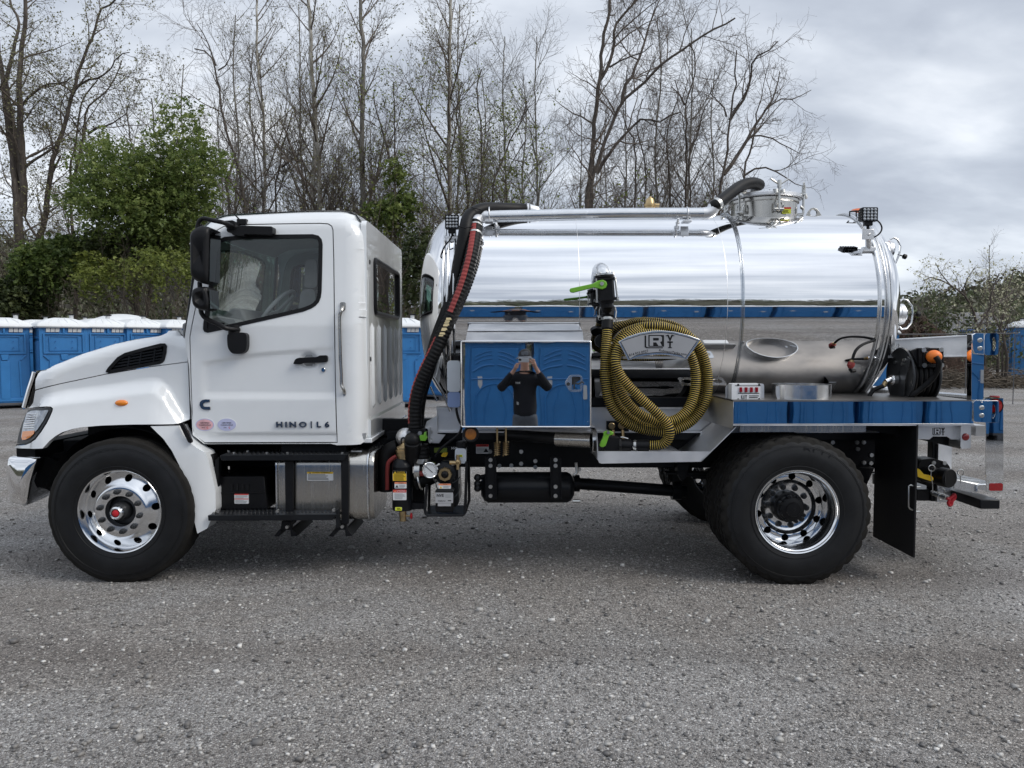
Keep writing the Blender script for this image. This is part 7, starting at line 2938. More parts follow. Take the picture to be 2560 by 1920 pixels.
# faded red stripe moulded along the hose, with cream lettering in its gap
def strip_on(path, rad, a0, a1, off, i0, i1):
    vs, fs = [], []
    for i in range(i0, i1):
        t = (path[min(i + 1, len(path) - 1)] - path[i - 1]).normalized()
        side = t.cross(Vector((0, 1, 0))).normalized()
        out = Vector((0, -1, 0)) - t * Vector((0, -1, 0)).dot(t)
        out.normalize()
        for a in np.linspace(a0, a1, 5):
            vs.append(path[i] + (side * math.sin(a) + out * math.cos(a)) * (rad[i] + off))
    n = i1 - i0
    for i in range(n - 1):
        for k in range(4):
            fs.append((i * 5 + k, i * 5 + k + 1, (i + 1) * 5 + k + 1, (i + 1) * 5 + k))
    return MB().add(vs, fs)


n2 = len(hp2)
s_a, s_b = int(n2 * .02), int(n2 * .46)
add('red_stripe', strip_on(hp2, rr2, -.75, .10, .0012, s_a, s_b), REDH, rh, sharp=60)
add('red_stripe', strip_on(hp2, rr2, -1.3, -.8, .0012, int(n2 * .58), int(n2 * .97)), REDH, rh, sharp=60)
mb = MB()
for k in range(16):
    q = hp2[int(n2 * (.480 + k * .0058))]
    if k % 4 != 3:
        mb.box(q.x - .022, q.x + .012 + .008 * (k % 2), q.y - .0568, q.y - .0562, q.z - .005, q.z + .005)
o = add('hose_print', mb, CREAM, rh, smooth=False); o['kind'] = 'stuff'
mb = MB()
for i in (3, 14):
    mb.tube(hp2[i:i + 3], .057, 16)
add('hose_clamp', mb, ZINC, rh)
mb = MB()
mb.tube([h1[6] + Vector((-.06, -.03, .02)), h1[6] + Vector((0, -.058, .0)), h2[0] + Vector((.02, -.06, -.02)), h2[0] + Vector((.06, -.02, -.02))], .004, 5)
mb.tube([h1[4] + Vector((-.02, -.06, .03)), h1[4] + Vector((.06, -.06, .01)), h2[0] + Vector((.05, -.07, .10))], .004, 5)
o = add('cable_ties', mb, BLACK, rh); o['kind'] = 'stuff'
mb = MB()
q = h1[0]
mb.tube([q + Vector((.0, 0, 0)), q + Vector((.05, 0, -.01)), q + Vector((.07, 0, -.06))], .05, 14)
mb.tube(h1[0:1] + [h1[0] + Vector((-.02, 0, 0))], .056, 14)
add('roof_elbow', mb, ALU)

# ------------------------------------------------------------------ coiled yellow and black hose, a thing of its own
coil = [(392, 585, .26), (388, 670, .24), (380, 770, .22), (372, 900, .20), (374, 1040, .19), (398, 1180, .19), (455, 1300, .20), (560, 1390, .22), (700, 1442, .24), (840, 1460, .25),
        (960, 1440, .26), (1080, 1380, .27), (1170, 1280, .27), (1218, 1150, .27), (1226, 1000, .27), (1200, 860, .26), (1145, 745, .25), (1040, 650, .25), (900, 598, .25), (760, 585, .25),
        (640, 598, .30), (520, 655, .335), (450, 780, .335), (420, 930, .335), (428, 1080, .335), (478, 1222, .335), (580, 1332, .335), (720, 1402, .335), (860, 1416, .335), (990, 1390, .335), (1098, 1310, .335), (1170, 1190, .335), (1182, 1030, .335), (1158, 880, .335), (1100, 755, .335), (1000, 665, .335), (880, 612, .32), (750, 602, .29),
        (630, 625, .25), (530, 690, .22), (478, 790, .20), (462, 910, .19), (478, 1040, .18), (530, 1170, .17), (620, 1280, .17), (740, 1350, .17), (860, 1378, .18), (970, 1350, .19),
        (1060, 1270, .20), (1110, 1150, .21), (1125, 1010, .21), (1105, 880, .20), (1050, 770, .19), (950, 690, .18), (820, 650, .17), (690, 650, .16), (570, 690, .14), (490, 770, .12),
        (462, 870, .10), (490, 970, .09), (570, 1080, .08), (690, 1200, .07), (800, 1300, .06), (880, 1380, .06), (908, 1450, .06), (890, 1525, .08), (830, 1568, .10), (715, 1572, .12)]
cp_ = [at(*ZH((x, y))[0], Y) for x, y, Y in coil]
hp3 = resample(catmull(cp_, 8), .0032)
rad3, mi3 = [], []
for k in range(len(hp3)):
    ph = k % 5
    rad3.append(.0330 + (.0045 if ph in (0, 1) else .0))
    mi3.append(1 if ph == 0 else 0)
ch_ = empty('suction_hose', (cp_[25].x, .2, cp_[25].z - .5), 'yellow and black ribbed suction hose coiled on its hanger below the grey sign', 'hose')
obj('hose', MB().tube(hp3, rad3, 14, mis=mi3), [HBLK, HYEL], ch_, sharp=70)


def couple(c, d, segs, mats, parent, name, n=20):
    """turned coupling along direction d: segs = (distance, radius)"""
    d = Vector(d).normalized()
    pts = [Vector(c) + d * s for s, r in segs]
    return obj(name, MB().tube(pts, [r for s, r in segs], n), mats, parent, sharp=30)


d0 = (hp3[3] - hp3[0]).normalized()
couple(hp3[0], -d0, [(-.02, .040), (-.019, .043), (.045, .043), (.046, .038), (.08, .038), (.081, .050), (.10, .050), (.15, .052), (.151, .046), (.16, .046)], BLACK, ch_, 'hose_coupling')
couple(hp3[0], -d0, [(.050, .039), (.050, .042), (.066, .042), (.066, .039)], ZINC, ch_, 'hose_band')
d1 = (hp3[-1] - hp3[-4]).normalized()
couple(hp3[-1], d1, [(-.02, .040), (-.019, .043), (.065, .043), (.066, .036), (.11, .036), (.111, .048), (.14, .050), (.20, .050), (.201, .042), (.21, .042)], BLACK, ch_, 'hose_coupling')
couple(hp3[-1], d1, [(.072, .037), (.072, .041), (.090, .041), (.090, .037)], ZINC, ch_, 'hose_band')
end_top, end_low = hp3[0] - d0 * .16, hp3[-1] + d1 * .21
for c, dd in ((hp3[0] - d0 * .12, d0), (hp3[-1] + d1 * .17, d1)):
    sd = dd.cross(Vector((0, 1, 0))).normalized()
    for s in (-1, 1):
        m = MB().tube([c + sd * .05 * s - dd * .04, c + sd * .062 * s, c + sd * .058 * s + dd * .05], .006, 6)
        m.tube([c + sd * .058 * s + dd * .05 + Vector((.012 * math.cos(a), 0, .012 * math.sin(a) - .012)) for a in np.linspace(0, 2 * PI, 10)], .002, 4)
        obj('cam_lever', m, ZINC, ch_)
# hanger and sign
sp_px = ZH((484, 712), (560, 670), (660, 638), (770, 620), (850, 618), (950, 628), (1060, 655), (1165, 692), (1150, 720), (1050, 862), (1000, 842), (900, 824), (800, 818), (700, 828), (640, 842), (565, 868))
SY = .055
sg_ = pp(sp_px, SY)
mb = MB().prism(sg_, SY, SY + .016)
sign = add('hose_hanger_sign', mb, ALUP, bevel=.003)
mb = MB().prism(grown(sg_, -.014), SY - .0025, SY + .001)
add('sign_border', mb, INK, sign, smooth=False)
mb = MB().prism(grown(sg_, -.0185), SY - .0045, SY - .001)
add('sign_face', mb, SIGNG, sign, smooth=False)


def rvt_logo(mb, u0, v0, u1, v1, Y, mi=0, lt=1):
    """R cut from a black block inside a bracket, V over T beside it: given its pixel box; lt = slot of the light colour"""
    W, H = u1 - u0, v1 - v0
    q = lambda *pts: pp([(u0 + x * W, v0 + y * H) for x, y in pts], Y)
    bar = lambda m_, d, *pts: mb.prism(q(*pts), Y - d, Y + .001, mi=m_)
    bar(mi, .001, (.0, .04), (.05, .04), (.05, .86), (.10, .93), (.58, .93), (.58, 1.0), (.06, 1.0), (.0, .92))
    bar(mi, .001, (.12, .0), (.60, .0), (.62, .03), (.62, .88), (.12, .88))
    bar(lt, .002, (.16, .08), (.50, .08), (.55, .16), (.55, .46), (.49, .54), (.55, .82), (.44, .82), (.37, .56), (.27, .56), (.27, .82), (.16, .82))
    bar(mi, .003, (.27, .22), (.44, .22), (.45, .25), (.45, .40), (.43, .42), (.27, .42))
    for k, ch in enumerate('VT'):
        c = at(u0 + .81 * W, v0 + (.25 if k == 0 else .75) * H, Y)
        sz = H * (Y + 5.5) / FPX * .62
        t = text_mb(ch, sz, bold=.05)
        t.xform(Matrix.Translation((c.x, Y - .001, c.z)))
        mb.merge(t, mi)
        # slab serifs
        if k == 0:
            for dx in (-.075, .075):
                e = at(u0 + (.81 + dx * 1.15) * W, v0 + .06 * H, Y)
                mb.box(e.x - sz * .20, e.x + sz * .20, Y - .0013, Y, e.z - sz * .05, e.z + sz * .05, mi)
        else:
            e = at(u0 + .81 * W, v0 + .96 * H, Y)
            mb.box(e.x - sz * .24, e.x + sz * .24, Y - .0013, Y, e.z - sz * .05, e.z + sz * .05, mi)
    return mb


mb = MB()
a, b = ZH((702, 655))[0], ZH((962, 765))[0]
rvt_logo(mb, a[0], a[1], b[0], b[1], SY - .0048)
for s, (ux, uy), rot, sz in (('814.933.0927', (652, 806), R(13), .0262), ('RobinsonTanks.com', (935, 800), R(-8.5), .0250)):
    c = at(*ZH((ux, uy))[0], SY - .005)
    t = text_mb(s, sz, bold=.014, shear=.12 if s[0] == 'R' else 0)
    t.xform(Matrix.Translation(c) @ Matrix.Rotation(-rot, 4, 'Y'))
    mb.merge(t)
add('sign_lettering', mb, [INK, SIGNG], sign, smooth=False, weld=False)
mb = MB()
c = at(*ZH((820, 740))[0], SY)
add('hanger_arm', MB().tube([(c.x - .16, SY + .02, c.z), (c.x - .16, .42, c.z + .02)], .02, 8).tube([(c.x + .16, SY + .02, c.z), (c.x + .16, .42, c.z + .02)], .02, 8).box(c.x - .24, c.x + .24, .18, .36, c.z - .10, c.z - .085), ALU, sign)
add('valve_cap', MB().cyl((at(*ZH((345, 705))[0], .3).x, .3, at(*ZH((345, 705))[0], .3).z), .05, -.01, .05, 'Y', 18), BLACK)

# ------------------------------------------------------------------ upper discharge valve with green handle
vx = at(*ZH((345, 120))[0], .34)
mb = MB()
e = [Vector((vx.x, .50, vx.z + .01)), Vector((vx.x, .40, vx.z + .012)), Vector((vx.x + .005, .33, vx.z - .01)), Vector((vx.x + .022, .29, vx.z - .06))]
mb.tube(catmull(e, 5), .056, 20)
uv_ = add('discharge_elbow', mb, ALUP)
YV = .20
ax = (at(*ZH((388, 480))[0], YV) - at(*ZH((366, 170))[0], YV)).normalized()
c0 = at(*ZH((368, 165))[0], YV)
rt_ = ax.cross(Vector((0, 1, 0))).normalized()
if rt_.x < 0:
    rt_ = -rt_


def vpt(s, t, y):
    return c0 + ax * s + rt_ * t + Vector((0, y, 0))


def vbox(mb, s0, s1, w, d0_, d1_, ch=.25):
    """block with cut corners along the valve axis"""
    sec = [(-w, d0_ + ch * w), (-w, d1_ - ch * w), (-w + ch * w, d1_), (w - ch * w, d1_), (w, d1_ - ch * w), (w, d0_ + ch * w), (w - ch * w, d0_), (-w + ch * w, d0_)]
    vs = [vpt(s0, a, b) for a, b in sec] + [vpt(s1, a, b) for a, b in sec]
    n = 8
    fs = [tuple(range(n)), tuple(range(2 * n - 1, n - 1, -1))] + [(i, (i + 1) % n, n + (i + 1) % n, n + i) for i in range(n)]
    mb.add(vs, fs)


mb = MB()
mb.tube([vpt(-.012, 0, 0), vpt(.012, 0, 0)], .074, 24)
vbox(mb, .02, .034, .080, -.075, .075)
vbox(mb, .034, .165, .062, -.058, .058, .3)
vbox(mb, .165, .182, .086, -.08, .08)
mb.tube([vpt(.18, 0, 0), vpt(.205, 0, 0), vpt(.206, 0, 0), vpt(.235, 0, 0), vpt(.236, 0, 0), (end_top + ax * .0)], [.06, .055, .046, .046, .042, .042], 20)
bv_ = add('discharge_valve', mb, BLACK, sharp=30)
mb = MB()
mb.tube([vpt(-.016, 0, 0), vpt(-.004, 0, 0)], .0765, 24)
add('valve_flange', mb, ALUP, bv_)
mb = MB()
for k in range(8):
    a = 2 * PI * k / 8 + .2
    mb.tube([vpt(.004, .066 * math.cos(a), .066 * math.sin(a)), vpt(-.022, .066 * math.cos(a), .066 * math.sin(a))], .008, 6)
for t in (-.068, .068):
    mb.tube([vpt(.02, t, -.066), vpt(.185, t * 1.1, -.070)], .007, 6)
    mb.tube([vpt(.18, t * 1.12, -.074), vpt(.195, t * 1.12, -.074)], .011, 6)
o = add('valve_bolts', mb, ZINC, bv_); o['kind'] = 'stuff'
YH = YV - .085
hpx = ZH((355, 196), (385, 212), (392, 238), (380, 265), (350, 278), (310, 268), (282, 262), (112, 305), (88, 302), (78, 285), (86, 268), (275, 228), (310, 206))
mb = MB().prism(pp(hpx, YH), YH, YH + .02)
gh = add('valve_handle', mb, GREEN, bv_, bevel=.005)
q = at(*ZH((347, 230))[0], YH)
add('handle_bolt', MB().cyl((q.x, YH, q.z), .014, -.008, .12, 'Y', 12), ZINC, gh)

# ------------------------------------------------------------------ hose tray and lower valve
TY = .03
mb = MB()
tz = lambda px: pp(px, TY)
lip = pp(ZO((285, 975), (1738, 978), (1622, 1110), (330, 1135), (300, 1125), (285, 1090)), TY)
mb.prism(lip, TY, TY + .006)
tray = add('hose_tray', mb, ALU)
za, zb2 = lip[0][1], lip[0][1] - .055
mb = MB()
xa, xb = lip[0][0], at(*ZO((1400, 970))[0], .1).x
mb.box(xa, xb, TY + .006, .58, zb2 + .02, zb2 + .026)
add('tray_floor', mb, ALU, tray)
mb = MB()
sa, sb = at(*ZO((1622, 1112))[0], TY), at(*ZO((2078, 665))[0], TY)
mb.add([(sa.x, TY, sa.z), (sb.x, TY, sb.z), (sb.x, .58, sb.z), (sa.x - .05, .58, sa.z), (sa.x - .004, TY, sa.z + .005), (sb.x - .004, TY, sb.z + .005), (sb.x - .004, .58, sb.z + .005), (sa.x - .054, .58, sa.z + .005)],
       [(0, 1, 2, 3), (7, 6, 5, 4), (0, 4, 5, 1), (1, 5, 6, 2), (2, 6, 7, 3), (3, 7, 4, 0)])
add('tray_ramp', mb, ALU, tray)
mb = MB()
pl = pp(ZO((262, 700), (275, 720), (288, 990), (288, 1090), (275, 1085), (272, 720), (250, 668), (130, 662), (130, 652), (240, 655)), TY + .01)
mb.prism(pl, TY + .01, .50)
add('tray_end', mb, ALU, tray)
YL = .16
lv0, lv1 = at(*ZO((330, 880))[0], YL), at(*ZO((540, 880))[0], YL)
mb = MB()
xs3 = [(lv0.x - .06, .045), (lv0.x, .045), (lv0.x, .060), (lv0.x + .02, .06), (lv0.x + .02, .052), (lv0.x + .12, .052), (lv0.x + .12, .072), (lv0.x + .14, .072), (lv0.x + .14, .045), (end_low.x, .042)]
zl_ = end_low.z + .003
mb.tube([(x, YL + (end_low.y - YL) * max(0, (x - lv0.x - .14) / max(.01, end_low.x - lv0.x - .14)), zl_) for x, r in xs3], [r for x, r in xs3], 8)
mb.box(lv0.x + .015, lv0.x + .125, YL - .06, YL + .06, zl_ - .06, zl_ + .065)
lv_ = add('tray_valve', mb, BLACK, bevel=.004)
mb = MB().prism(pp(ZO((350, 730), (380, 712), (440, 708), (490, 730), (482, 755), (430, 770), (385, 900), (355, 922), (315, 918), (298, 900), (310, 870), (355, 770)), YL - .075), YL - .085, YL - .065)
add('valve_handle', mb, GREEN, lv_, bevel=.005)
q = at(*ZO((415, 728))[0], YL - .07)
add('handle_bolt', MB().cyl((q.x, YL - .085, q.z), .012, -.008, .09, 'Y', 10), ZINC, lv_)
mb = MB()
p_ = at(*ZO((280, 850))[0], .25)
mb.tube([at(*ZE((1230, 330))[0], .62), at(*ZE((1500, 345))[0], .50), at(*ZE((1800, 365))[0], .36)], .045, 16)
add('suction_pipe', mb, BLACKP)
mb = MB()
a, b = at(*ZE((1795, 372))[0], .34), at(*ZE((2130, 385))[0], .24)
mb.tube([a, b], .055, 20)
sp2 = add('steel_sleeve', mb, STEEL)
add('sleeve_flange', MB().tube([b + Vector((0, 0, 0)), b + Vector((.022, 0, 0))], .10, 24), ALUP, sp2)
mb = MB()
q0_, q1_ = at(*ZO((398, 585))[0], .56), at(*ZO((685, 800))[0], .56)
mb.box(q0_.x, q1_.x, .56, .595, q1_.z, q0_.z)
rb_ = add('relief_block', mb, BLACKP, bevel=.003)
for u in (462, 585):
    q = at(*ZO((u, 645))[0], .56)
    mb = MB().cyl((q.x, .56, q.z), .026, -.02, 0, 'Y', 14, ch=.004)
    mb.tube([(q.x + .01, .54, q.z - .03), (q.x + .012, .53, q.z - .10)], .012, 8)
    add('brass_fitting', mb, BRASS, rb_)

# ------------------------------------------------------------------ side deck, control box, bucket ring
DY = .0
rl = pp(ZK((312, 782), (2212, 775)) + ZL((1420, 1042), (1420, 1335)) + ZK((345, 1018)), DY)
rx0, rx1 = rl[0][0], at(2436, 1000, DY).x
rz1, rz0 = rl[0][1], at(2000, 1060, DY).z
mb = MB()
mb.prism([(rx0, rz0), (rx1, rz0 + .002), (rx1, rz1 + .004), (rx0, rz1)], DY, DY + .006)
rail = add('side_rail', mb, MIRR, bevel=.002)
mb = MB()
mb.box(rx0, rx1, DY - .004, 2 * YC, rz1 + .002, rz1 + .010)
dk = add('deck_plate', mb, mat('worn_deck', (.27, .255, .24), .38, 1.0, vary=.12, vscale=5, rvary=.2))
mb = MB()
mb.box(rx0, rx1, DY - .003, DY + .04, rz0 - .012, rz0 - .002)
add('rail_lip', mb, ALU, rail)
add('far_rail', MB().box(rx0, rx1, 2 * YC - .006, 2 * YC, rz0, rz1), MIRR)
mb = MB()
e0 = pp(ZK((95, 752), (300, 785), (312, 790), (315, 1020), (300, 1022), (10, 945), (45, 870)), .02)
mb.add([(rx0, DY, rz1), (rx0, DY, rz0), (rx0 - .16, .50, rz0 + .035), (rx0 - .13, .50, rz1 + .03)], [(0, 1, 2, 3)])
mb.add([(rx0, DY, rz0), (rx0 - .16, .5, rz0 + .035), (rx0 - .16, .5, rz0 - .0), (rx0, DY, rz0 - .035)], [(0, 1, 2, 3)])
add('deck_end', mb, ALU)
add('fender_strip', MB().box(at(1850, 1070, .08).x, at(2165, 1070, .08).x, .08, .10, at(1900, 1080, .08).z, at(1900, 1062, .08).z), STEEL)
mb = MB()
mb.prism(pp(ZK((1718, 1015), (1755, 1015), (2212, 1015)) + ZL((690, 1345), (690, 1560), (560, 1520)) + ZK((1750, 1085)), .25), .25, .29)
add('deck_gusset', mb, FRAME)
# switch panel
BYc = .10
cpx_ = ZK((296, 592), (603, 590), (605, 772), (300, 772))
cb_ = pp(cpx_, BYc)
mb = MB().prism(rrect(cb_[0][0], cb_[1][0], cb_[2][1], cb_[0][1], .008), BYc, BYc + .09)
sw = add('switch_box', mb, WPLAS, bevel=.006)
for u in (390, 446, 502, 558):
    a, b = at(*ZK((u - 15, 630))[0], BYc), at(*ZK((u + 15, 682))[0], BYc)
    o = add('rocker_switch', MB().box(a.x, b.x, BYc - .008, BYc, b.z, a.z), REDL, sw, bevel=.002)
mb = MB()
rg = random.Random(8)
for u in (390, 446, 502, 558):
    a = at(*ZK((u, 694))[0], BYc)
    mb.box(a.x - .020, a.x + .020, BYc - .001, BYc, a.z - .003, a.z + .003)
a = at(*ZK((475, 614))[0], BYc)
mb.box(a.x - .10, a.x + .09, BYc - .001, BYc, a.z - .002, a.z + .002)
a, b = ZK((396, 712))[0], ZK((460, 750))[0]
rvt_logo(mb, a[0], a[1], b[0], b[1], BYc - .001)
for v, w in ((722, .045), (740, .040)):
    a = at(*ZK((478, v))[0], BYc)
    mb.box(a.x, a.x + w * 1.6, BYc - .001, BYc, a.z - .003, a.z + .003)
add('panel_lettering', mb, [INK, WPLAS], sw, smooth=False, weld=False)
mb = MB()
for u, v in ((363, 604), (586, 602), (363, 760), (586, 757)):
    a = at(*ZK((u, v))[0], BYc)
    mb.cyl((a.x, BYc, a.z), .008, -.003, 0, 'Y', 8)
o = add('panel_screws', mb, DKGREY, sw); o['kind'] = 'stuff'
a = at(*ZK((230, 600))[0], .2)
add('switch_box_bracket', MB().prism(rpoly(pp(ZK((228, 625), (262, 592), (640, 590), (640, 775), (228, 775)), .20), .02), .20, .206), ALU, sw)
# bucket ring
c = at(*ZK((1042, 672))[0], .22)
mb = MB()
c.y = .24
hz = .05
mb.lathe([(-.050, .212), (.052, .212), (.052, .206), (-.050, .206), (-.050, .212)], (c.x, .24, c.z), 'Z', 56)
br = add('bucket_ring', mb, ALUP)
for u in (806, 1308):
    a = at(*ZK((u, 740))[0], .16)
    add('ring_leg', MB().box(a.x - .008, a.x + .008, .15, .19, rz1 + .01, c.z - .045), ALU, br)
a = at(*ZK((785, 660))[0], .12)
add('ring_bracket', MB().prism(rpoly(pp(ZK((764, 618), (805, 612), (808, 775), (785, 770), (764, 700)), .12), .01), .12, .126), ALU, br)
# three-hole nozzle rack on the deck
rk = [(rx0 - .10, rz1 + .13), (rx0 - .02, rz1 + .13)]
mb = MB()
mb.add([], [])
holes = [circ(.06 + k * .115, .075, .042, 20) for k in range(3)]
m_ = MB().prism(rrect(0, .35, 0, .15, .02), -.003, .003, holes=holes)
m_.xform(Matrix.Translation((rx0 - .30, .34, rz1 + .10)) @ Matrix.Rotation(R(-70), 4, 'X') @ Matrix.Rotation(R(0), 4, 'Z'))
add('nozzle_rack', m_, ALUP)
# wash-down nozzle hanging by the ring
nz_ = [at(u, v, y) for (u, v), y in zip(ZK((1880, 108), (1800, 135), (1700, 170), (1630, 220), (1595, 280), (1578, 345)), (.60, .46, .40, .37, .36, .36))]
wn_ = empty('wash_nozzle', (nz_[-1].x, .36, nz_[-1].z - .1), 'dark red wash-down nozzle on a thin black hose hanging beside the rear tank ring', 'nozzle')
obj('hose', MB().tube(catmull(nz_, 6), .011, 8), RUBHOSE, wn_)
a = [at(*q, .36) for q in ZK((1575, 340), (1570, 365), (1560, 400), (1555, 430), (1570, 455))]
obj('brass_collar', MB().tube(a[0:2], .016, 10), BRASS, wn_)
obj('nozzle_body', MB().tube(a[1:4], [.026, .028, .016], 10), REDH, wn_)
obj('nozzle_tip', MB().tube([a[3], a[4], a[4] + Vector((.03, 0, .0))], [.016, .018, .012], 8), BLACK, wn_)
# ------------------------------------------------------------------ air tank, vacuum pump, oil catch
YA = .45
c0_, c1_ = at(*ZE((1075, 830))[0], YA + .12), at(*ZE((1968, 828))[0], YA + .12)
rA = abs(at(1300, 1180, YA + .12).z - at(1300, 1256, YA + .12).z) / 2
zA = at(1300, 1218, YA + .12).z
mb = MB()
mb.lathe([(c0_.x, 1e-4), (c0_.x + .005, rA * .55), (c0_.x + .03, rA * .88), (c0_.x + .06, rA), (c1_.x - .06, rA), (c1_.x - .03, rA * .88), (c1_.x - .005, rA * .55), (c1_.x, 1e-4)], (0, YA + .12, zA), 'X', 40)
at_ = add('air_tank', mb, BLACKP, sharp=40)
for u0, u1 in ((1115, 1222), (1735, 1840)):
    px_ = ZE((u0, 540), (u1, 540), (u1 + 5, 945), (u0 + 8, 945))
    mb = MB().prism(pp(px_, YA - .02), YA - .035, YA - .02)
    mb.prism(pp(ZE((u0, 540), (u0 + 12, 540), (u0 + 18, 945), (u0 + 6, 945)), YA - .02), YA - .05, YA + .02)
    mb.prism(pp(ZE((u1 - 12, 540), (u1, 540), (u1 + 6, 945), (u1 - 6, 945)), YA - .02), YA - .05, YA + .02)
    st_o = add('tank_strap', mb, FRAME, at_, bevel=.002)
    mb = MB()
    for v in (570, 625, 825, 912):
        q = at(*ZE(((u0 + u1) / 2, v))[0], YA - .035)
        mb.cyl((q.x, YA - .035, q.z), .016, -.014, 0, 'Y', 8)
    o = add('strap_bolts', mb, ZINC, at_); o['kind'] = 'stuff'
q = c1_
mb = MB().tube([(q.x - .02, YA + .05, zA - rA * .8), (q.x + .04, YA + .05, zA - rA * .8)], .014, 8)
mb.tube([(q.x - .01, YA + .1, zA + .1), (q.x + .02, YA + .1, zA + .12), (q.x + .01, YA + .1, zA + .2)], .012, 8)
add('drain_cock', mb, ZINC, at_)
mb = MB()
for v in (740, 800, 840):
    q = at(*ZE((1045, v))[0], YA + .05)
    mb.sphere((q.x, YA + .05, q.z), .03, 10, 6)
    mb.tube([(q.x, YA + .05, q.z), (q.x + .07, YA + .1, q.z)], .02, 8)
add('air_fittings', mb, DKGREY, at_)

# oil catch (black upright can)
YO = .24
ca, cb2_ = at(*ZT((75, 800))[0], YO), at(*ZT((395, 800))[0], YO)
xo = (ca.x + cb2_.x) / 2 + .012
ro = (cb2_.x - ca.x) / 2 * 1.0
z_ = lambda y: at(*ZT((235, y))[0], YO).z
mb = MB()
mb.lathe([(z_(1470), 1e-4), (z_(1470), ro * .96), (z_(1450), ro), (z_(800), ro), (z_(795), ro * 1.02), (z_(780), ro * 1.0), (z_(700), ro * .78), (z_(665), ro * .46), (z_(655), ro * .40), (z_(655), 1e-4)], (xo, YO + ro, 0), 'Z', 44)
oc = add('oil_catch_can', mb, BLACKP, sharp=40)
mb = MB()
zz_ = lambda y: at(*ZT((280, y))[0], YO + ro).z
mb.lathe([(zz_(660), .045), (zz_(615), .045), (zz_(612), .055), (zz_(560), .055), (zz_(555), .060), (zz_(520), .060), (zz_(515), .054), (zz_(480), .054), (zz_(465), .042), (zz_(450), .030), (zz_(430), .016), (zz_(415), .01), (zz_(415), 1e-4)], (xo - .0 + .01, YO + ro, 0), 'Z', 20)
add('relief_cap', mb, BRASS, oc)
q = Vector((xo + .01, YO + ro, zz_(385)))
add('pull_ring', MB().tube([(q.x + .018 * math.cos(a), q.y, q.z + .026 * math.sin(a)) for a in np.linspace(0, 2 * PI, 16, endpoint=False)], .006, 6, closed=True), BLACK, oc)
mb = MB()
q = at(*ZT((290, 1530))[0], YO + ro)
mb.lathe([(z_(1470), .028), (at(*ZT((290, 1540))[0], YO + ro).z, .028), (at(*ZT((290, 1545))[0], YO + ro).z, .024), (at(*ZT((290, 1610))[0], YO + ro).z, .026), (at(*ZT((290, 1612))[0], YO + ro).z, .015)], (q.x, YO + ro, 0), 'Z', 14)
mb.tube([(q.x, YO + ro, q.z), (q.x + .055, YO + ro - .01, q.z)], .008, 8)
dr = add('drain_valve', mb, BRASS, oc)
add('drain_handle', MB().sphere((q.x + .065, YO + ro - .01, q.z), .018, 10, 6, .6, 1, 1.4), REDP, oc)
yk = YO - .002


def wraplabel(name, px, rows, seed):
    return label(name, px, yk, oc, rows, seed=seed)


wraplabel('caution_label', ZT((135, 845), (345, 845), (345, 1000), (135, 1000)), [(0, 1, 'ink'), (.25, .97, 'yellow'), (.01, .24, 'tri', .18, 'yellow'), (.01, .24, 'text', 'CAUTION', 'yellow', .17, .6), (.30, .94, 'lines', 6, 'ink', .08)], 11)
wraplabel('warning_label', ZT((162, 1015), (347, 1015), (347, 1112), (162, 1112)), [(0, .28, 'orange'), (.02, .26, 'text', 'WARNING', 'ink', .16, .55), (.42, .92, 'tri', .2, 'ink'), (.4, .9, 'lines', 4, 'grey', .4)], 12)
wraplabel('attention_label', ZT((138, 1132), (345, 1132), (345, 1292), (138, 1292)), [(0, .27, 'red'), (.02, .25, 'tri', .16, 'orange'), (.02, .25, 'text', 'ATTENTION', 'white', .15, .6), (.34, .92, 'lines', 7, 'grey', .12)], 13)
wraplabel('lime_tag', ZT((172, 1400), (276, 1400), (276, 1452), (172, 1452)), [(0, 1, 'lime'), (.2, .8, 'lines', 2, 'ink', .25)], 14)
# pump: frame, cylinder head, drive box, gauge
YPU = .22
mb = MB()
fpx_ = ZT((620, 1120), (655, 1045), (690, 1045), (640, 1460), (660, 1500), (690, 1515), (1205, 1515), (1235, 1480), (1250, 720), (1290, 700), (1320, 720), (1315, 1300), (1250, 1500), (1215, 1535), (660, 1535), (625, 1500))
mb.tube(p3(ZT((660, 1050), (628, 1440), (640, 1500), (665, 1525), (1210, 1525), (1240, 1495), (1250, 1380), (1270, 700)), YPU), .011, 8)
mb.tube(p3(ZT((700, 1040), (690, 1440), (720, 1500), (1260, 1470), (1310, 1290), (1300, 560)), YPU + .32), .011, 8)
mb.box(at(*ZT((640, 1500))[0], YPU).x, at(*ZT((1240, 1500))[0], YPU).x, YPU, YPU + .33, at(*ZT((900, 1530))[0], YPU).z, at(*ZT((900, 1512))[0], YPU).z)
pf_ = add('pump_frame', mb, BLACKP)
mb = MB()
ph0, ph1 = at(*ZT((800, 740))[0], YPU + .04), at(*ZT((1085, 1020))[0], YPU + .04)
mb.prism(rpoly([(ph0.x, ph1.z), (ph1.x, ph1.z), (ph1.x, ph0.z), (ph0.x, ph0.z)], .03), YPU + .04, YPU + .10)
mb.prism(rpoly([(ph0.x + .02, ph1.z - .2), (ph1.x + .03, ph1.z - .2), (ph1.x + .02, ph0.z + .02), (ph0.x + .02, ph0.z + .02)], .05), YPU + .1, YPU + .42)
q = at(*ZT((945, 880))[0], YPU + .04)
mb.lathe([(.0, .088), (-.02, .08), (-.03, .05)], (q.x, YPU + .04, q.z), 'Y', 28)
pb = add('vacuum_pump', mb, BLACKP, bevel=.004)
mb = MB().lathe([(.0, .052), (-.02, .055), (-.034, .050), (-.034, .03), (-.015, .028)], (q.x, YPU + .015, q.z), 'Y', 8)
add('shaft_nut', mb, BRASS, pb)
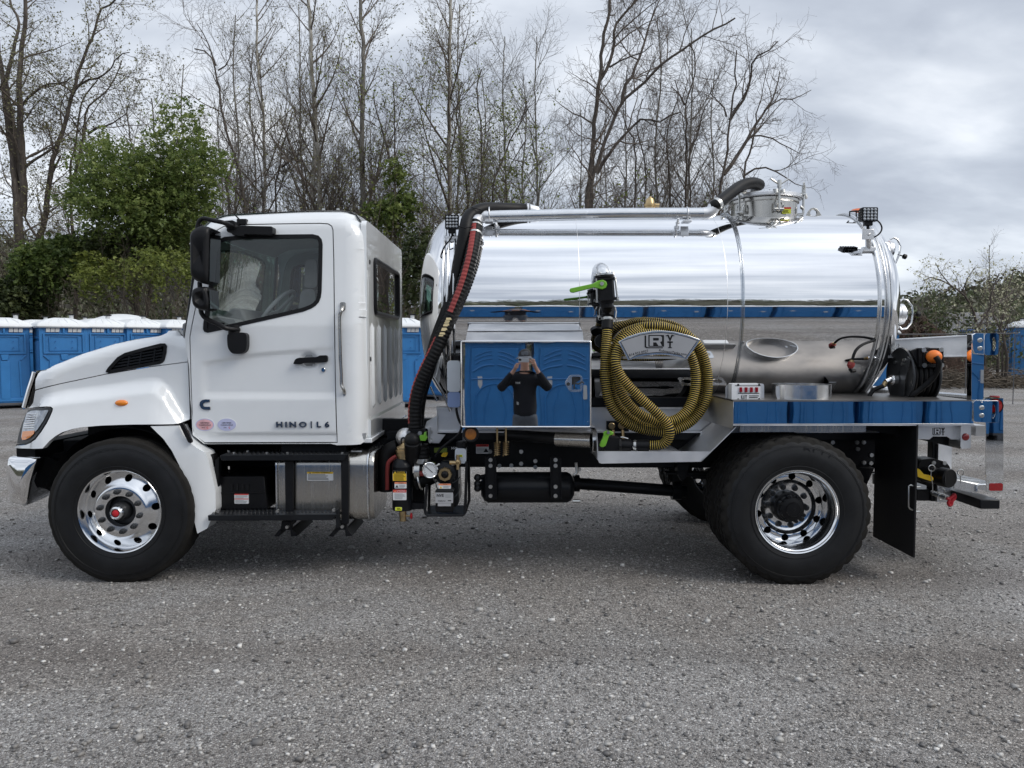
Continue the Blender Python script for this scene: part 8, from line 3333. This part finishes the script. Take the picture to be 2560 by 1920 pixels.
add('shaft_end', MB().lathe([(0, .03), (-.04, .026), (-.055, .012), (-.055, 1e-4)], (q.x, YPU + .01, q.z), 'Y', 12), BLACK, pb)
mb = MB()
for ux, uy in ((825, 760), (1050, 750), (830, 970), (1048, 970)):
    b = at(*ZT((ux, uy))[0], YPU + .04)
    mb.tube([(b.x - .018, YPU + .03, b.z - .01), (b.x + .018, YPU + .03, b.z + .012)], .011, 6)
o = add('pump_bolts', mb, ZINC, pb); o['kind'] = 'stuff'
bx_ = pp(ZT((790, 1170), (1065, 1172), (1062, 1480), (790, 1480)), YPU - .01)
mb = MB().prism(bx_, YPU - .01, YPU + .1)
db = add('drive_guard', mb, BLACK, bevel=.008)
mb = MB().prism(pp(ZT((780, 1165), (815, 1120), (1050, 1120), (1076, 1140), (1070, 1166)), YPU - .015), YPU - .02, YPU + .06)
add('guard_lid', mb, DKGREY, db, bevel=.004)
label('warning_label', ZT((835, 1040), (1028, 1040), (1028, 1117), (835, 1117)), YPU - .022, db, [(0, .32, 'orange'), (.03, .3, 'text', 'WARNING', 'ink', .18, .55), (.45, .95, 'tri', .2, 'yellow'), (.42, .9, 'lines', 3, 'grey', .4)], seed=15)
pl_ = ZT((792, 1175), (1062, 1175), (1062, 1338), (792, 1338))
o = label('maker_plate', pl_, YPU - .013, db, [(.08, .5, 'text', 'NVE', 'ink', .36, .27), (.16, .5, 'lines', 3, 'grey', .56), (.62, .95, 'text', 'Challenger', 'ink', .17, .36), (.68, .86, 'lines', 1, 'ink', .70)], base=mat('plate_silver', (.55, .55, .56), .4, .4, vary=.04), seed=16)
add('serial_plate', MB().prism(pp(ZT((827, 1342), (1028, 1342), (1028, 1385), (827, 1385)), YPU - .013), YPU - .015, YPU - .01), MATS['plate_silver'], db)
g = at(*ZT((710, 830))[0], YPU - .02)
mb = MB().lathe([(.03, .060), (-.012, .060), (-.016, .056), (-.012, .052), (-.006, .052)], (g.x, YPU - .02, g.z), 'Y', 32)
ga = add('vacuum_gauge', mb, CHROME)
mb = MB().cyl((g.x, YPU - .02, g.z), .053, -.008, .02, 'Y', 32, mi=0)
for k in range(15):
    a = R(-45 + 270 * k / 14)
    mb.tube([(g.x + .038 * math.cos(a), YPU - .0286, g.z + .038 * math.sin(a)), (g.x + .047 * math.cos(a), YPU - .0286, g.z + .047 * math.sin(a))], .0012, 4, 1)
mb.tube([(g.x - .034, YPU - .03, g.z + .03), (g.x + .02, YPU - .03, g.z - .018)], .0022, 5, 1)
add('gauge_dial', mb, [LBLW, INK], ga, smooth=False)
# milk-white oil bottle at the pump
a, b = at(*ZT((1090, 500))[0], YPU + .02), at(*ZT((1262, 732))[0], YPU + .02)
mb = MB().prism(rrect(a.x, b.x, b.z, a.z, .02), YPU + .02, YPU + .13)
ob = add('oil_bottle', mb, MILK, bevel=.012, seg=3)
add('bottle_cap', MB().cyl(((a.x + b.x) / 2 + .005, YPU + .07, a.z), .042, 0, .05, 'Z', 16, ch=.01), BLACK, ob)
label('lime_tag', ZT((1128, 595), (1208, 592), (1208, 632), (1128, 632)), YPU + .018, ob, [(0, 1, 'lime'), (.2, .8, 'lines', 2, 'ink', .15)], seed=17)
mb = MB()
q = at(*ZT((1135, 700))[0], YPU)
mb.tube([q + Vector((0, 0, .05)), q + Vector((0, 0, -.06))], .013, 8)
mb.tube([q + Vector((-.06, .02, -.01)), q + Vector((.02, 0, -.01))], .016, 8)
mb.sphere(q, .02, 10, 6)
add('oil_sight_fitting', mb, BRASS, ob)
# pipework between catch can, valve block and pump
mb = MB()
v0_ = at(*ZT((430, 400))[0], .30)
mb.prism(pp(ZT((360, 210), (610, 205), (615, 240), (560, 465), (365, 470)), .28), .28, .42)
mb.tube([at(*ZT((440, 400))[0], .24), at(*ZT((440, 470))[0], .26), at(*ZT((430, 700))[0], .34)], .062, 18)
mb.sphere(at(*ZT((440, 375))[0], .26), .064, 18, 12)
vb = add('four_way_valve', mb, BLACK, bevel=.006)
mb = MB()
for ux, uy in ((378, 255), (553, 262), (548, 437), (365, 432)):
    q = at(*ZT((ux, uy))[0], .28)
    mb.cyl((q.x, .28, q.z), .016, -.012, 0, 'Y', 8)
o = add('valve_bolts', mb, ZINC, vb); o['kind'] = 'stuff'
mb = MB().prism(pp(ZT((540, 310), (560, 300), (608, 295), (618, 250), (645, 252), (650, 315), (665, 325), (665, 345), (648, 360), (640, 385), (545, 382)), .24), .24, .30)
add('valve_handle', mb, GREEN, vb, bevel=.006)
mb = MB().sphere(at(*ZT((330, 330))[0], .42), .075, 16, 10)
add('steel_elbow', mb, ALU, vb)
for nm, pts, r in (('ribbed_bend', ZT((400, 450), (420, 560), (425, 680)), .062), ('ribbed_bend', ZT((555, 440), (565, 560), (575, 700)), .062)):
    P_ = resample(p3(pts, .34), .006)
    add(nm, MB().tube(P_, [r + (.004 if k % 5 < 2 else 0) for k in range(len(P_))], 16), RUBHOSE, vb)
mb = MB()
q = at(*ZT((580, 688))[0], .34)
mb.lathe([(-.015, .062), (-.015, .070), (.02, .070), (.02, .062)], (q.x, .34, q.z), 'Z', 24)
q = at(*ZT((515, 840))[0], .30)
mb.tube([(q.x - .02, .30, q.z), (q.x + .02, .30, q.z)], .066, 24)
mb.tube([at(*ZT((540, 1005))[0], .30), at(*ZT((560, 1000))[0], .30)], .07, 20)
add('hose_clamp', mb, ZINC, vb)
mb = MB()
mb.tube([at(*ZT((480, 840))[0], .32), at(*ZT((700, 835))[0], .34)], .060, 18)
mb.tube([at(*ZT((480, 1005))[0], .32), at(*ZT((660, 950))[0], .36), at(*ZT((760, 900))[0], .36)], .066, 18)
mb.tube([at(*ZT((580, 690))[0], .36), at(*ZT((600, 820))[0], .36)], .062, 18)
hz_ = add('cross_hose', mb, RUBHOSE, vb)
a, b = at(*ZT((540, 885))[0], .262), at(*ZT((690, 885))[0], .275)
add('red_stripe', MB().tube([a, b], .02, 8), REDH, vb)
mb = MB()
P_ = p3(ZT((210, 480), (110, 520), (50, 600), (40, 750), (45, 1150)), .45)
mb.tube(catmull(P_, 6), .06, 16)
eh = add('exhaust_hose', mb, RUBHOSE)
P_ = p3(ZT((190, 620), (100, 680), (55, 780), (50, 1130)), .385)
add('red_stripe', MB().tube(catmull(P_, 6), .016, 8), REDH, eh)
mb = MB()
mb.prism(pp(ZT((390, 1345), (640, 1345), (640, 1430), (400, 1440)), .3), .30, .40)
add('pump_mount', mb, FRAME, bevel=.004)
mb = MB().prism(pp(ZT((390, 1000), (620, 1000), (620, 1340), (400, 1340)), .5), .50, .52)
add('pump_mount', mb, FRAME, bevel=.004)
mb = MB().prism(pp(ZT((640, 470), (1300, 470), (1320, 760), (640, 800)), .55), .55, .57)
add('pump_mount', mb, FRAME, bevel=.004)
mb = MB()
mb.prism(pp(ZT((770, 490), (968, 490), (968, 560), (770, 560)), .54), .535, .55)
add('lime_plate', mb, mat('lime_plate', (.20, .26, .04), .5, vary=.08))
mb = MB()
c = at(*ZT((1080, 497))[0], .53)
put_text(mb, 'NVE', c.x, .53, c.z, .026, 0, bold=.02)
add('maker_lettering', mb, LBLW, smooth=False)
mb = MB()
mb.prism(rpoly(pp(ZT((875, 600), (905, 572), (978, 570), (972, 600), (950, 630), (880, 628)), .4), .01), .40, .45)
add('lock_out_lever', mb, YELLOW, bevel=.005)
mb = MB()
mb.tube(catmull(p3(ZT((740, 940), (790, 1020), (810, 1100)), YPU), 5), .004, 5)
mb.tube(catmull(p3(ZT((1160, 1040), (1150, 1150), (1110, 1220), (1080, 1250)), YPU), 5), .004, 5)
mb.tube(catmull(p3(ZT((1170, 930), (1120, 990), (1050, 1030)), YPU), 5), .004, 5)
o = add('lubrication_lines', mb, DKGREY); o['kind'] = 'stuff'
label('danger_label', ZE((1030, 422), (1152, 424), (1152, 512), (1030, 510)), .735, TR, [(0, .26, 'red'), (.02, .24, 'text', 'DANGER', 'ink', .17, .55), (.34, .9, 'lines', 4, 'grey', .06), (.34, .9, 'tri', .78, 'ink')], seed=18)

# ------------------------------------------------------------------ rear: hose reel, posts, light plates, mudflap, coupling
RX0, RX1, RYC, RZC, RR = 3.035, 3.235, .50, 1.492, .213
REELM = mat('reel_paint', (.055, .057, .060), .36, .3, vary=.15)
mb = MB().lathe([(-.004, .03), (-.004, RR - .012), (-.010, RR), (.0, RR + .006), (.008, RR), (.004, RR - .012), (.004, .03)], (RX0, RYC, RZC), 'X', 64)
rl_ = add('reel_flange', mb, REELM)
mb = MB().lathe([(-.004, .03), (-.004, RR - .012), (-.010, RR), (.0, RR + .006), (.008, RR), (.004, RR - .012), (.004, .03)], (RX1, RYC, RZC), 'X', 64)
add('reel_flange', mb, REELM, rl_)
mb = MB().lathe([(.02, .16), (RX1 - RX0 - .02, .16)], (RX0, RYC, RZC), 'X', 40)
add('reel_drum', mb, BLACKP, rl_)
for k in range(5):
    mb = MB().tube([(RX0 + .026 + k * .037, RYC + (RR - .035) * math.cos(a), RZC + (RR - .035) * math.sin(a)) for a in np.linspace(0, 2 * PI, 56, endpoint=False)], .019, 8, closed=True)
    add('wound_hose', mb, RUBHOSE, rl_)


def yz_plate(mb, pts, x0, x1):
    m_ = MB().prism(pts, 0, x1 - x0)
    mb.merge(m_.xform(Matrix(((0, 1, 0, x0), (1, 0, 0, 0), (0, 0, 1, 0), (0, 0, 0, 1)))))


mb = MB()
yz_plate(mb, [(RYC - .20, RZC + .13), (RYC - .16, RZC + .15), (RYC - .02, RZC - .02), (RYC + .10, RZC - .08), (RYC + .10, 1.335), (RYC - .12, 1.335), (RYC - .13, RZC - .05)], RX0 - .035, RX0 - .028)
add('reel_bracket', mb, REELM, rl_, bevel=.003)
sx, sy, sz = RX0 - .035, RYC - .02, RZC - .035
mb = MB().cyl((sx, sy, sz), .042, -.045, 0, 'X', 20, ch=.006)
mb.tube([(sx - .03, sy, sz), (sx - .06, sy - .015, sz)], .03, 14)
mb.tube([(sx - .055, sy - .015, sz), (sx - .10, sy - .02, sz - .015)], .022, 12)
add('reel_swivel', mb, CHROME, rl_)
add('brass_ferrule', MB().tube([(sx - .10, sy - .02, sz - .015), (sx - .115, sy - .02, sz - .05)], .019, 10), BRASS, rl_)
add('feed_hose', MB().tube([(sx - .113, sy - .02, sz - .045), (sx - .20, sy - .03, 1.38), (sx - .23, sy - .03, 1.33)], .017, 10), RUBHOSE, rl_)
mb = MB()
for dy, dz in ((.07, .10), (-.06, .12), (.12, -.02), (-.10, .09), (-.14, .12), (.05, -.10)):
    mb.cyl((RX0 - .006 if dy > -.07 else sx, RYC + dy, RZC + dz), .013, -.010, 0, 'X', 8)
o = add('reel_bolts', mb, ZINC, rl_); o['kind'] = 'stuff'
mb = MB()
gy_ = .28
fr1 = pp(ZL((712, 362), (1032, 362), (1038, 610), (712, 615)), gy_)
mb.prism(fr1, gy_, gy_ + .05, holes=[pp(ZL((760, 400), (990, 400), (992, 575), (762, 575)), gy_)])
mb.prism(pp(ZL((600, 400), (712, 362), (712, 615), (690, 560)), gy_ + .02), gy_ + .02, gy_ + .05)
mb.tube(p3(ZL((775, 420), (775, 560)), gy_ + .02), .016, 8)
gd = add('hose_guide', mb, BLACK, rl_, bevel=.003)
mb = MB()
for ux, uy in ((768, 388), (992, 385), (778, 588), (1000, 585)):
    q = at(*ZL((ux, uy))[0], gy_)
    mb.cyl((q.x, gy_, q.z), .018, -.012, 0, 'Y', 8)
o = add('guide_bolts', mb, ZINC, rl_); o['kind'] = 'stuff'
c = at(*ZL((908, 475))[0], gy_ - .03)
mb = MB().sphere((c.x, gy_ - .03, c.z), .056, 24, 14, 1.0, .9, .88)
add('orange_stopper_ball', mb, ORANGE, rl_)
hz2 = [at(u, v, y) for (u, v), y in zip(ZL((930, 475), (965, 530), (970, 600), (930, 700), (850, 800), (740, 890), (640, 970), (580, 1040), (540, 1090)), (gy_ - .10, gy_ - .11, gy_ - .10, gy_ - .06, gy_ - .03, gy_, gy_ + .02, gy_ + .06, gy_ + .1))]
add('hose_tail', MB().tube(catmull(hz2, 6), .020, 10), RUBHOSE, rl_)
# deck tubes beyond the reel, tool tray beam, posts
mb = MB()
mb.tube([at(*ZL((100, 900))[0], .95), at(*ZL((340, 910))[0], .95)], .03, 10)
add('deck_tube', mb, ALUP)
mb = MB()
mb.tube([at(*ZL((960, 975))[0], .9), at(*ZL((1395, 1010))[0], .5)], .03, 10)
add('deck_tube', mb, ALUP)
YB = .64
bm_ = pp(ZL((200, 262), (1405, 195), (1402, 475), (200, 492)), YB)
mb = MB().prism(bm_, YB, YB + .008)
mb.prism([(bm_[0][0], bm_[0][1]), (bm_[1][0], bm_[1][1]), (bm_[1][0], bm_[1][1] - .008), (bm_[0][0], bm_[0][1] - .008)], YB - .02, YB + .2)
mb.prism([(bm_[3][0], bm_[3][1]), (bm_[2][0], bm_[2][1]), (bm_[2][0], bm_[2][1] + .008), (bm_[3][0], bm_[3][1] + .008)], YB - .02, YB + .2)
tr_ = add('tool_rail', mb, ALU)
# cut-out strokes of the maker's mark in the rail, seen edge-on
mb = MB()
for (a, b, c, d) in ((358, 318, 378, 372), (395, 305, 395, 402), (425, 325, 415, 352), (455, 305, 455, 392), (378, 372, 385, 318), (362, 385, 372, 430), (390, 400, 380, 430), (435, 372, 405, 400), (395, 415, 402, 430)):
    p0, p1 = at(*ZL((a, b))[0], YB), at(*ZL((c, d))[0], YB)
    mb.tube([p0 + Vector((0, -.002, 0)), p1 + Vector((0, -.002, 0))], .006, 4)
add('rail_mark', mb, LBLW, tr_, smooth=False)
PY = .03
po = pp(ZL((1397, 180), (1560, 178), (1550, 1045), (1392, 1045)), PY)
mb = MB().prism(po, PY, PY + .06)
ps = add('rear_post', mb, MIRR, bevel=.003)
mb = MB()
cl_ = pp(ZL((1400, 195), (1436, 170), (1560, 170), (1560, 450), (1435, 440), (1405, 380)), PY - .012)
mb.prism(cl_, PY - .014, PY - .002)
c1 = add('post_clamp', mb, CHROME, ps, bevel=.004)
mb = MB()
mb.lathe([(0, .10), (.02, .10), (.20, .10)], (0, 0, 0), 'X', 24)
q0 = at(*ZL((1575, 330))[0], .12)
hr = abs(at(*ZL((1600, 170))[0], .12).z - at(*ZL((1600, 455))[0], .12).z) / 2
m_ = MB().prism(rrect(at(*ZL((1562, 300))[0], PY).x, at(*ZL((1745, 300))[0], PY).x, at(*ZL((1600, 455))[0], PY).z, at(*ZL((1600, 170))[0], PY).z, .02), PY, PY + .004, holes=[rpoly(pp(ZL((1665, 225), (1690, 225), (1708, 270), (1708, 360), (1690, 402), (1668, 400)), PY), .012)])
add('tube_holder', m_, MIRR, ps)
mb = MB()
for ux, uy in ((1503, 263), (1502, 368), (1495, 1133), (1495, 1232)):
    q = at(*ZL((ux, uy))[0], PY - .014)
    yy = PY - .014 if uy < 600 else -.012
    mb.cyl((q.x, yy, q.z), .016, -.010, 0, 'Y', 12, ch=.004)
o = add('post_bolts', mb, ZINC, ps); o['kind'] = 'stuff'
mb = MB().prism(rpoly(pp(ZL((1418, 1045), (1745, 1045), (1745, 1330), (1560, 1328), (1418, 1318)), -.008), .015), -.012, -.004, holes=[rpoly(pp(ZL((1660, 1100), (1685, 1100), (1700, 1150), (1695, 1230), (1670, 1278), (1655, 1270)), -.008), .012)])
add('corner_plate', mb, MIRR, ps, bevel=.002)
LY = .02
lpx = ZL((1560, 1018), (1808, 1015), (1808, 1200)) + ZM((1448, 300), (1448, 770), (1430, 790), (1268, 785), (1262, 300), (1262, 80)) + ZL((1572, 1330))
mb = MB().prism(pp(lpx, LY), LY, LY + .006)
mb.prism(pp(ZL((1560, 1018), (1808, 1015), (1808, 1024), (1560, 1027)), LY), LY, LY + .14)
lpz = add('rear_light_plate', mb, MIRR, bevel=.002)
q = at(2488, 1015, LY)
mb = MB().lathe([(-.002, .050), (-.007, .047), (-.009, .03), (-.009, 1e-4)], (q.x, LY, q.z), 'Y', 28)
tl = add('tail_light', mb, REDL, lpz)
add('light_ring', MB().lathe([(0, .058), (-.006, .057), (-.007, .051), (-.002, .050)], (q.x, LY, q.z), 'Y', 28), BLACK, lpz)
mb = MB().cyl((at(*ZL((1606, 1000))[0], .3).x, .22, at(*ZL((1606, 1012))[0], .22).z), .034, 0, .018, 'Z', 20, ch=.004)
add('marker_cap', mb, REDL, lpz)
a, b = at(*ZM((1298, 696))[0], LY), at(*ZM((1435, 775))[0], LY)
add('red_reflector', MB().prism(rrect(a.x, b.x, b.z, a.z, .012), LY - .004, LY), REDL, lpz)
o = mirrored(lpz, YC, TR)
# RVT name plate under the rear of the deck
NY_ = .16
np_px = ZL((690, 1362), (1245, 1362), (1245, 1548), (1125, 1548), (1078, 1512), (895, 1510), (848, 1550), (690, 1545))
mb = MB().prism(pp(np_px, NY_), NY_, NY_ + .008)
mb.prism(pp(ZL((690, 1362), (1245, 1362), (1245, 1372), (690, 1372)), NY_), NY_ - .0, NY_ + .2)
npl = add('maker_name_plate', mb, ALU, bevel=.002)
mb = MB()
a, b = ZL((890, 1398))[0], ZL((1055, 1494))[0]
rvt_logo(mb, a[0], a[1], b[0], b[1], NY_ - .001)
add('plate_lettering', mb, [INK, ALU], npl, smooth=False, weld=False)
mb = MB().prism(rpoly(pp(ZM((1005, 88), (1105, 85), (1112, 100), (1108, 335), (1010, 340), (1000, 320)), NY_ - .05), .012), NY_ - .05, NY_ + .1)
ml = add('marker_bracket', mb, ALU, bevel=.004)
q = at(*ZM((1054, 217))[0], NY_ - .05)
add('marker_light', MB().sphere((q.x, NY_ - .05, q.z), .028, 16, 8, 1, .5, 1), REDL, ml)
mb = MB()
mb.prism(pp(ZM((560, 85), (1000, 240), (1000, 340), (560, 240)), .3), .30, .34)
add('rear_crossmember', mb, BLACKP)
# mudflap hanging across the truck, and its wire guard
fx = 1015 * 5.5 / 1922
mb = MB().box(fx, fx + .012, -.005, .62, .19, at(2295, 1062, 0).z)
mf = add('mudflap', mb, mat('flap_rubber', (.012, .012, .013), .5, vary=.3, vscale=6, bump=.05, bscale=60))
mb = MB()
g_ = [(fx - .0, .02, at(*ZM((560, 735))[0], .02).z), (fx - .015, .02, at(*ZM((560, 735))[0], .02).z), (fx - .04, .13, at(*ZM((465, 712))[0], .1).z), (fx - .04, .13, at(*ZM((462, 945))[0], .1).z), (fx - .015, .02, at(*ZM((545, 990))[0], .02).z), (fx + .03, -.008, at(*ZM((580, 990))[0], 0).z)]
mb.tube([at(*q, .02) for q in ZM((582, 732), (545, 736), (480, 715), (463, 725), (462, 940), (475, 960), (545, 992), (582, 990))], .007, 8)
add('flap_guard', mb, ZINC, mf)
mb = MB()
mb.tube([at(*q, .62) for q in ZM((85, 585), (130, 585), (148, 610), (148, 830), (100, 815))], .007, 8)
add('flap_guard', mb, ZINC, mf)
# rear discharge valve with black cap
RX = at(*ZM((700, 600))[0], .45)
c1 = at(*ZM((852, 640))[0], .36)
mb = MB()
mb.tube([(c1.x - .34, .75, c1.z + .02), (c1.x - .10, .50, c1.z + .01), (c1.x, .36, c1.z)], [.062, .062, .064], 24)
mb.tube([(c1.x, .36, c1.z), (c1.x + .012, .345, c1.z)], [.07, .07], 32)
hv = MB()
a0_, b0_ = at(*ZM((570, 450))[0], .5), at(*ZM((890, 520))[0], .45)
mb.prism(rpoly(pp(ZM((565, 500), (600, 450), (730, 440), (850, 478), (895, 530), (890, 700), (600, 690), (560, 640)), .48), .02), .48, .62)
rv = add('rear_valve', mb, BLACK, bevel=.006)
mb = MB().lathe([(.0, .0), (0, .0)], (0, 0, 0), 'Y', 8) if False else MB()
dn = (Vector((.32, -.95, -.02))).normalized()
mb.tube([c1 - dn * .05, c1 - dn * .045, c1 + dn * .03, c1 + dn * .036], [.066, .074, .073, .068], 32)
add('dust_cap', mb, BLACK, rv)
mb = MB().prism(rpoly(pp(ZM((545, 540), (580, 555), (620, 605), (700, 620), (720, 640), (718, 668), (700, 678), (560, 632)), .34), .01), .34, .365)
add('yellow_lever', mb, YELLOW, rv, bevel=.005)
mb = MB()
for pts in (ZM((700, 560), (695, 620), (710, 700), (712, 800)), ZM((1000, 610), (1000, 700))):
    P_ = p3(pts, .33)
    mb.tube(catmull(P_, 6), .004, 5)
for ux, uy in ((702, 540), (1002, 585)):
    q = at(*ZM((ux, uy))[0], .33)
    mb.tube([(q.x + .024 * math.cos(a), .33, q.z + .024 * math.sin(a)) for a in np.linspace(0, 2 * PI, 14, endpoint=False)], .004, 5, closed=True)
for ux, uy in ((805, 835), (800, 780)):
    q = at(*ZM((ux, uy))[0], .40)
    mb.tube([(q.x + .026 * math.cos(a), .40, q.z + .026 * math.sin(a)) for a in np.linspace(0, 2 * PI, 14, endpoint=False)], .004, 5, closed=True)
o = add('cap_chain', mb, ZINC, rv); o['kind'] = 'stuff'
mb = MB()
for ux, uy in ((718, 484), (830, 486), (638, 557), (750, 568), (638, 660)):
    q = at(*ZM((ux, uy))[0], .48)
    mb.cyl((q.x, .48, q.z), .016, -.012, 0, 'Y', 8)
o = add('valve_bolts', mb, ZINC, rv); o['kind'] = 'stuff'
# rear step channel, tow bar, upright, red tow hook
mb = MB()
x1_, x0_ = at(*ZM((1170, 712))[0], .30), at(*ZM((950, 610))[0], .9)
mb.prism(pp(ZM((935, 660), (1172, 712), (1165, 805), (935, 752)), .45), .45, .46)
mb.add([at(*ZM((955, 598))[0], 1.1), at(*ZM((1270, 672))[0], .75), at(*ZM((1262, 712))[0], .45), at(*ZM((1172, 712))[0], .45), at(*ZM((935, 658))[0], .45)], [(0, 1, 2, 3, 4)])
mb.tube(p3(ZM((1268, 712), (1185, 714), (1172, 730), (1168, 785)), .44), .008, 6)
mb.add([at(*ZM((1185, 722))[0], .46), at(*ZM((1270, 720))[0], .46), at(*ZM((1270, 778))[0], .46), at(*ZM((1180, 755))[0], .46)], [(0, 1, 2, 3)])
add('rear_step', mb, ALUP)
hx0, hx1 = at(*ZM((1205, 920))[0], .35), at(*ZM((1412, 920))[0], .35)
mb = MB().box(hx0.x, hx1.x, .35, 2.05, at(*ZM((1300, 965))[0], .35).z, at(*ZM((1300, 868))[0], .35).z)
add('tow_bar', mb, BLACKP, bevel=.008)
mb = MB().box(at(*ZM((765, 600))[0], .75).x, at(*ZM((905, 600))[0], .75).x, .75, .80, at(*ZM((800, 892))[0], .75).z, at(*ZM((800, 290))[0], .75).z)
add('rear_upright', mb, ALU)
mb = MB().box(at(*ZM((690, 600))[0], .8).x, at(*ZM((765, 600))[0], .8).x, .78, .86, at(*ZM((800, 880))[0], .8).z, at(*ZM((800, 260))[0], .8).z)
mb.box(at(*ZM((560, 600))[0], .8).x, at(*ZM((770, 600))[0], .8).x, .80, 1.6, at(*ZM((800, 880))[0], .8).z, at(*ZM((800, 760))[0], .8).z)
add('under_run_frame', mb, BLACKP, bevel=.004)
mb = MB()
hk = p3(ZM((855, 850), (880, 858), (920, 830), (938, 815), (940, 850), (915, 880), (905, 915), (885, 925), (875, 900), (895, 872)), .50)
mb.tube(catmull(hk, 5), .013, 8)
add('tow_hook', mb, REDP)
q = at(*ZM((855, 845))[0], .52)
add('hook_nut', MB().cyl((q.x, .52, q.z), .022, -.02, .2, 'Y', 10), ZINC)
mb = MB()
mb.box(at(2440, 1060, .1).x, at(2466, 1060, .1).x, .1, 2.3, at(2450, 1090, .1).z, at(2450, 1064, .1).z)
add('rear_cross_tube', mb, ALU)
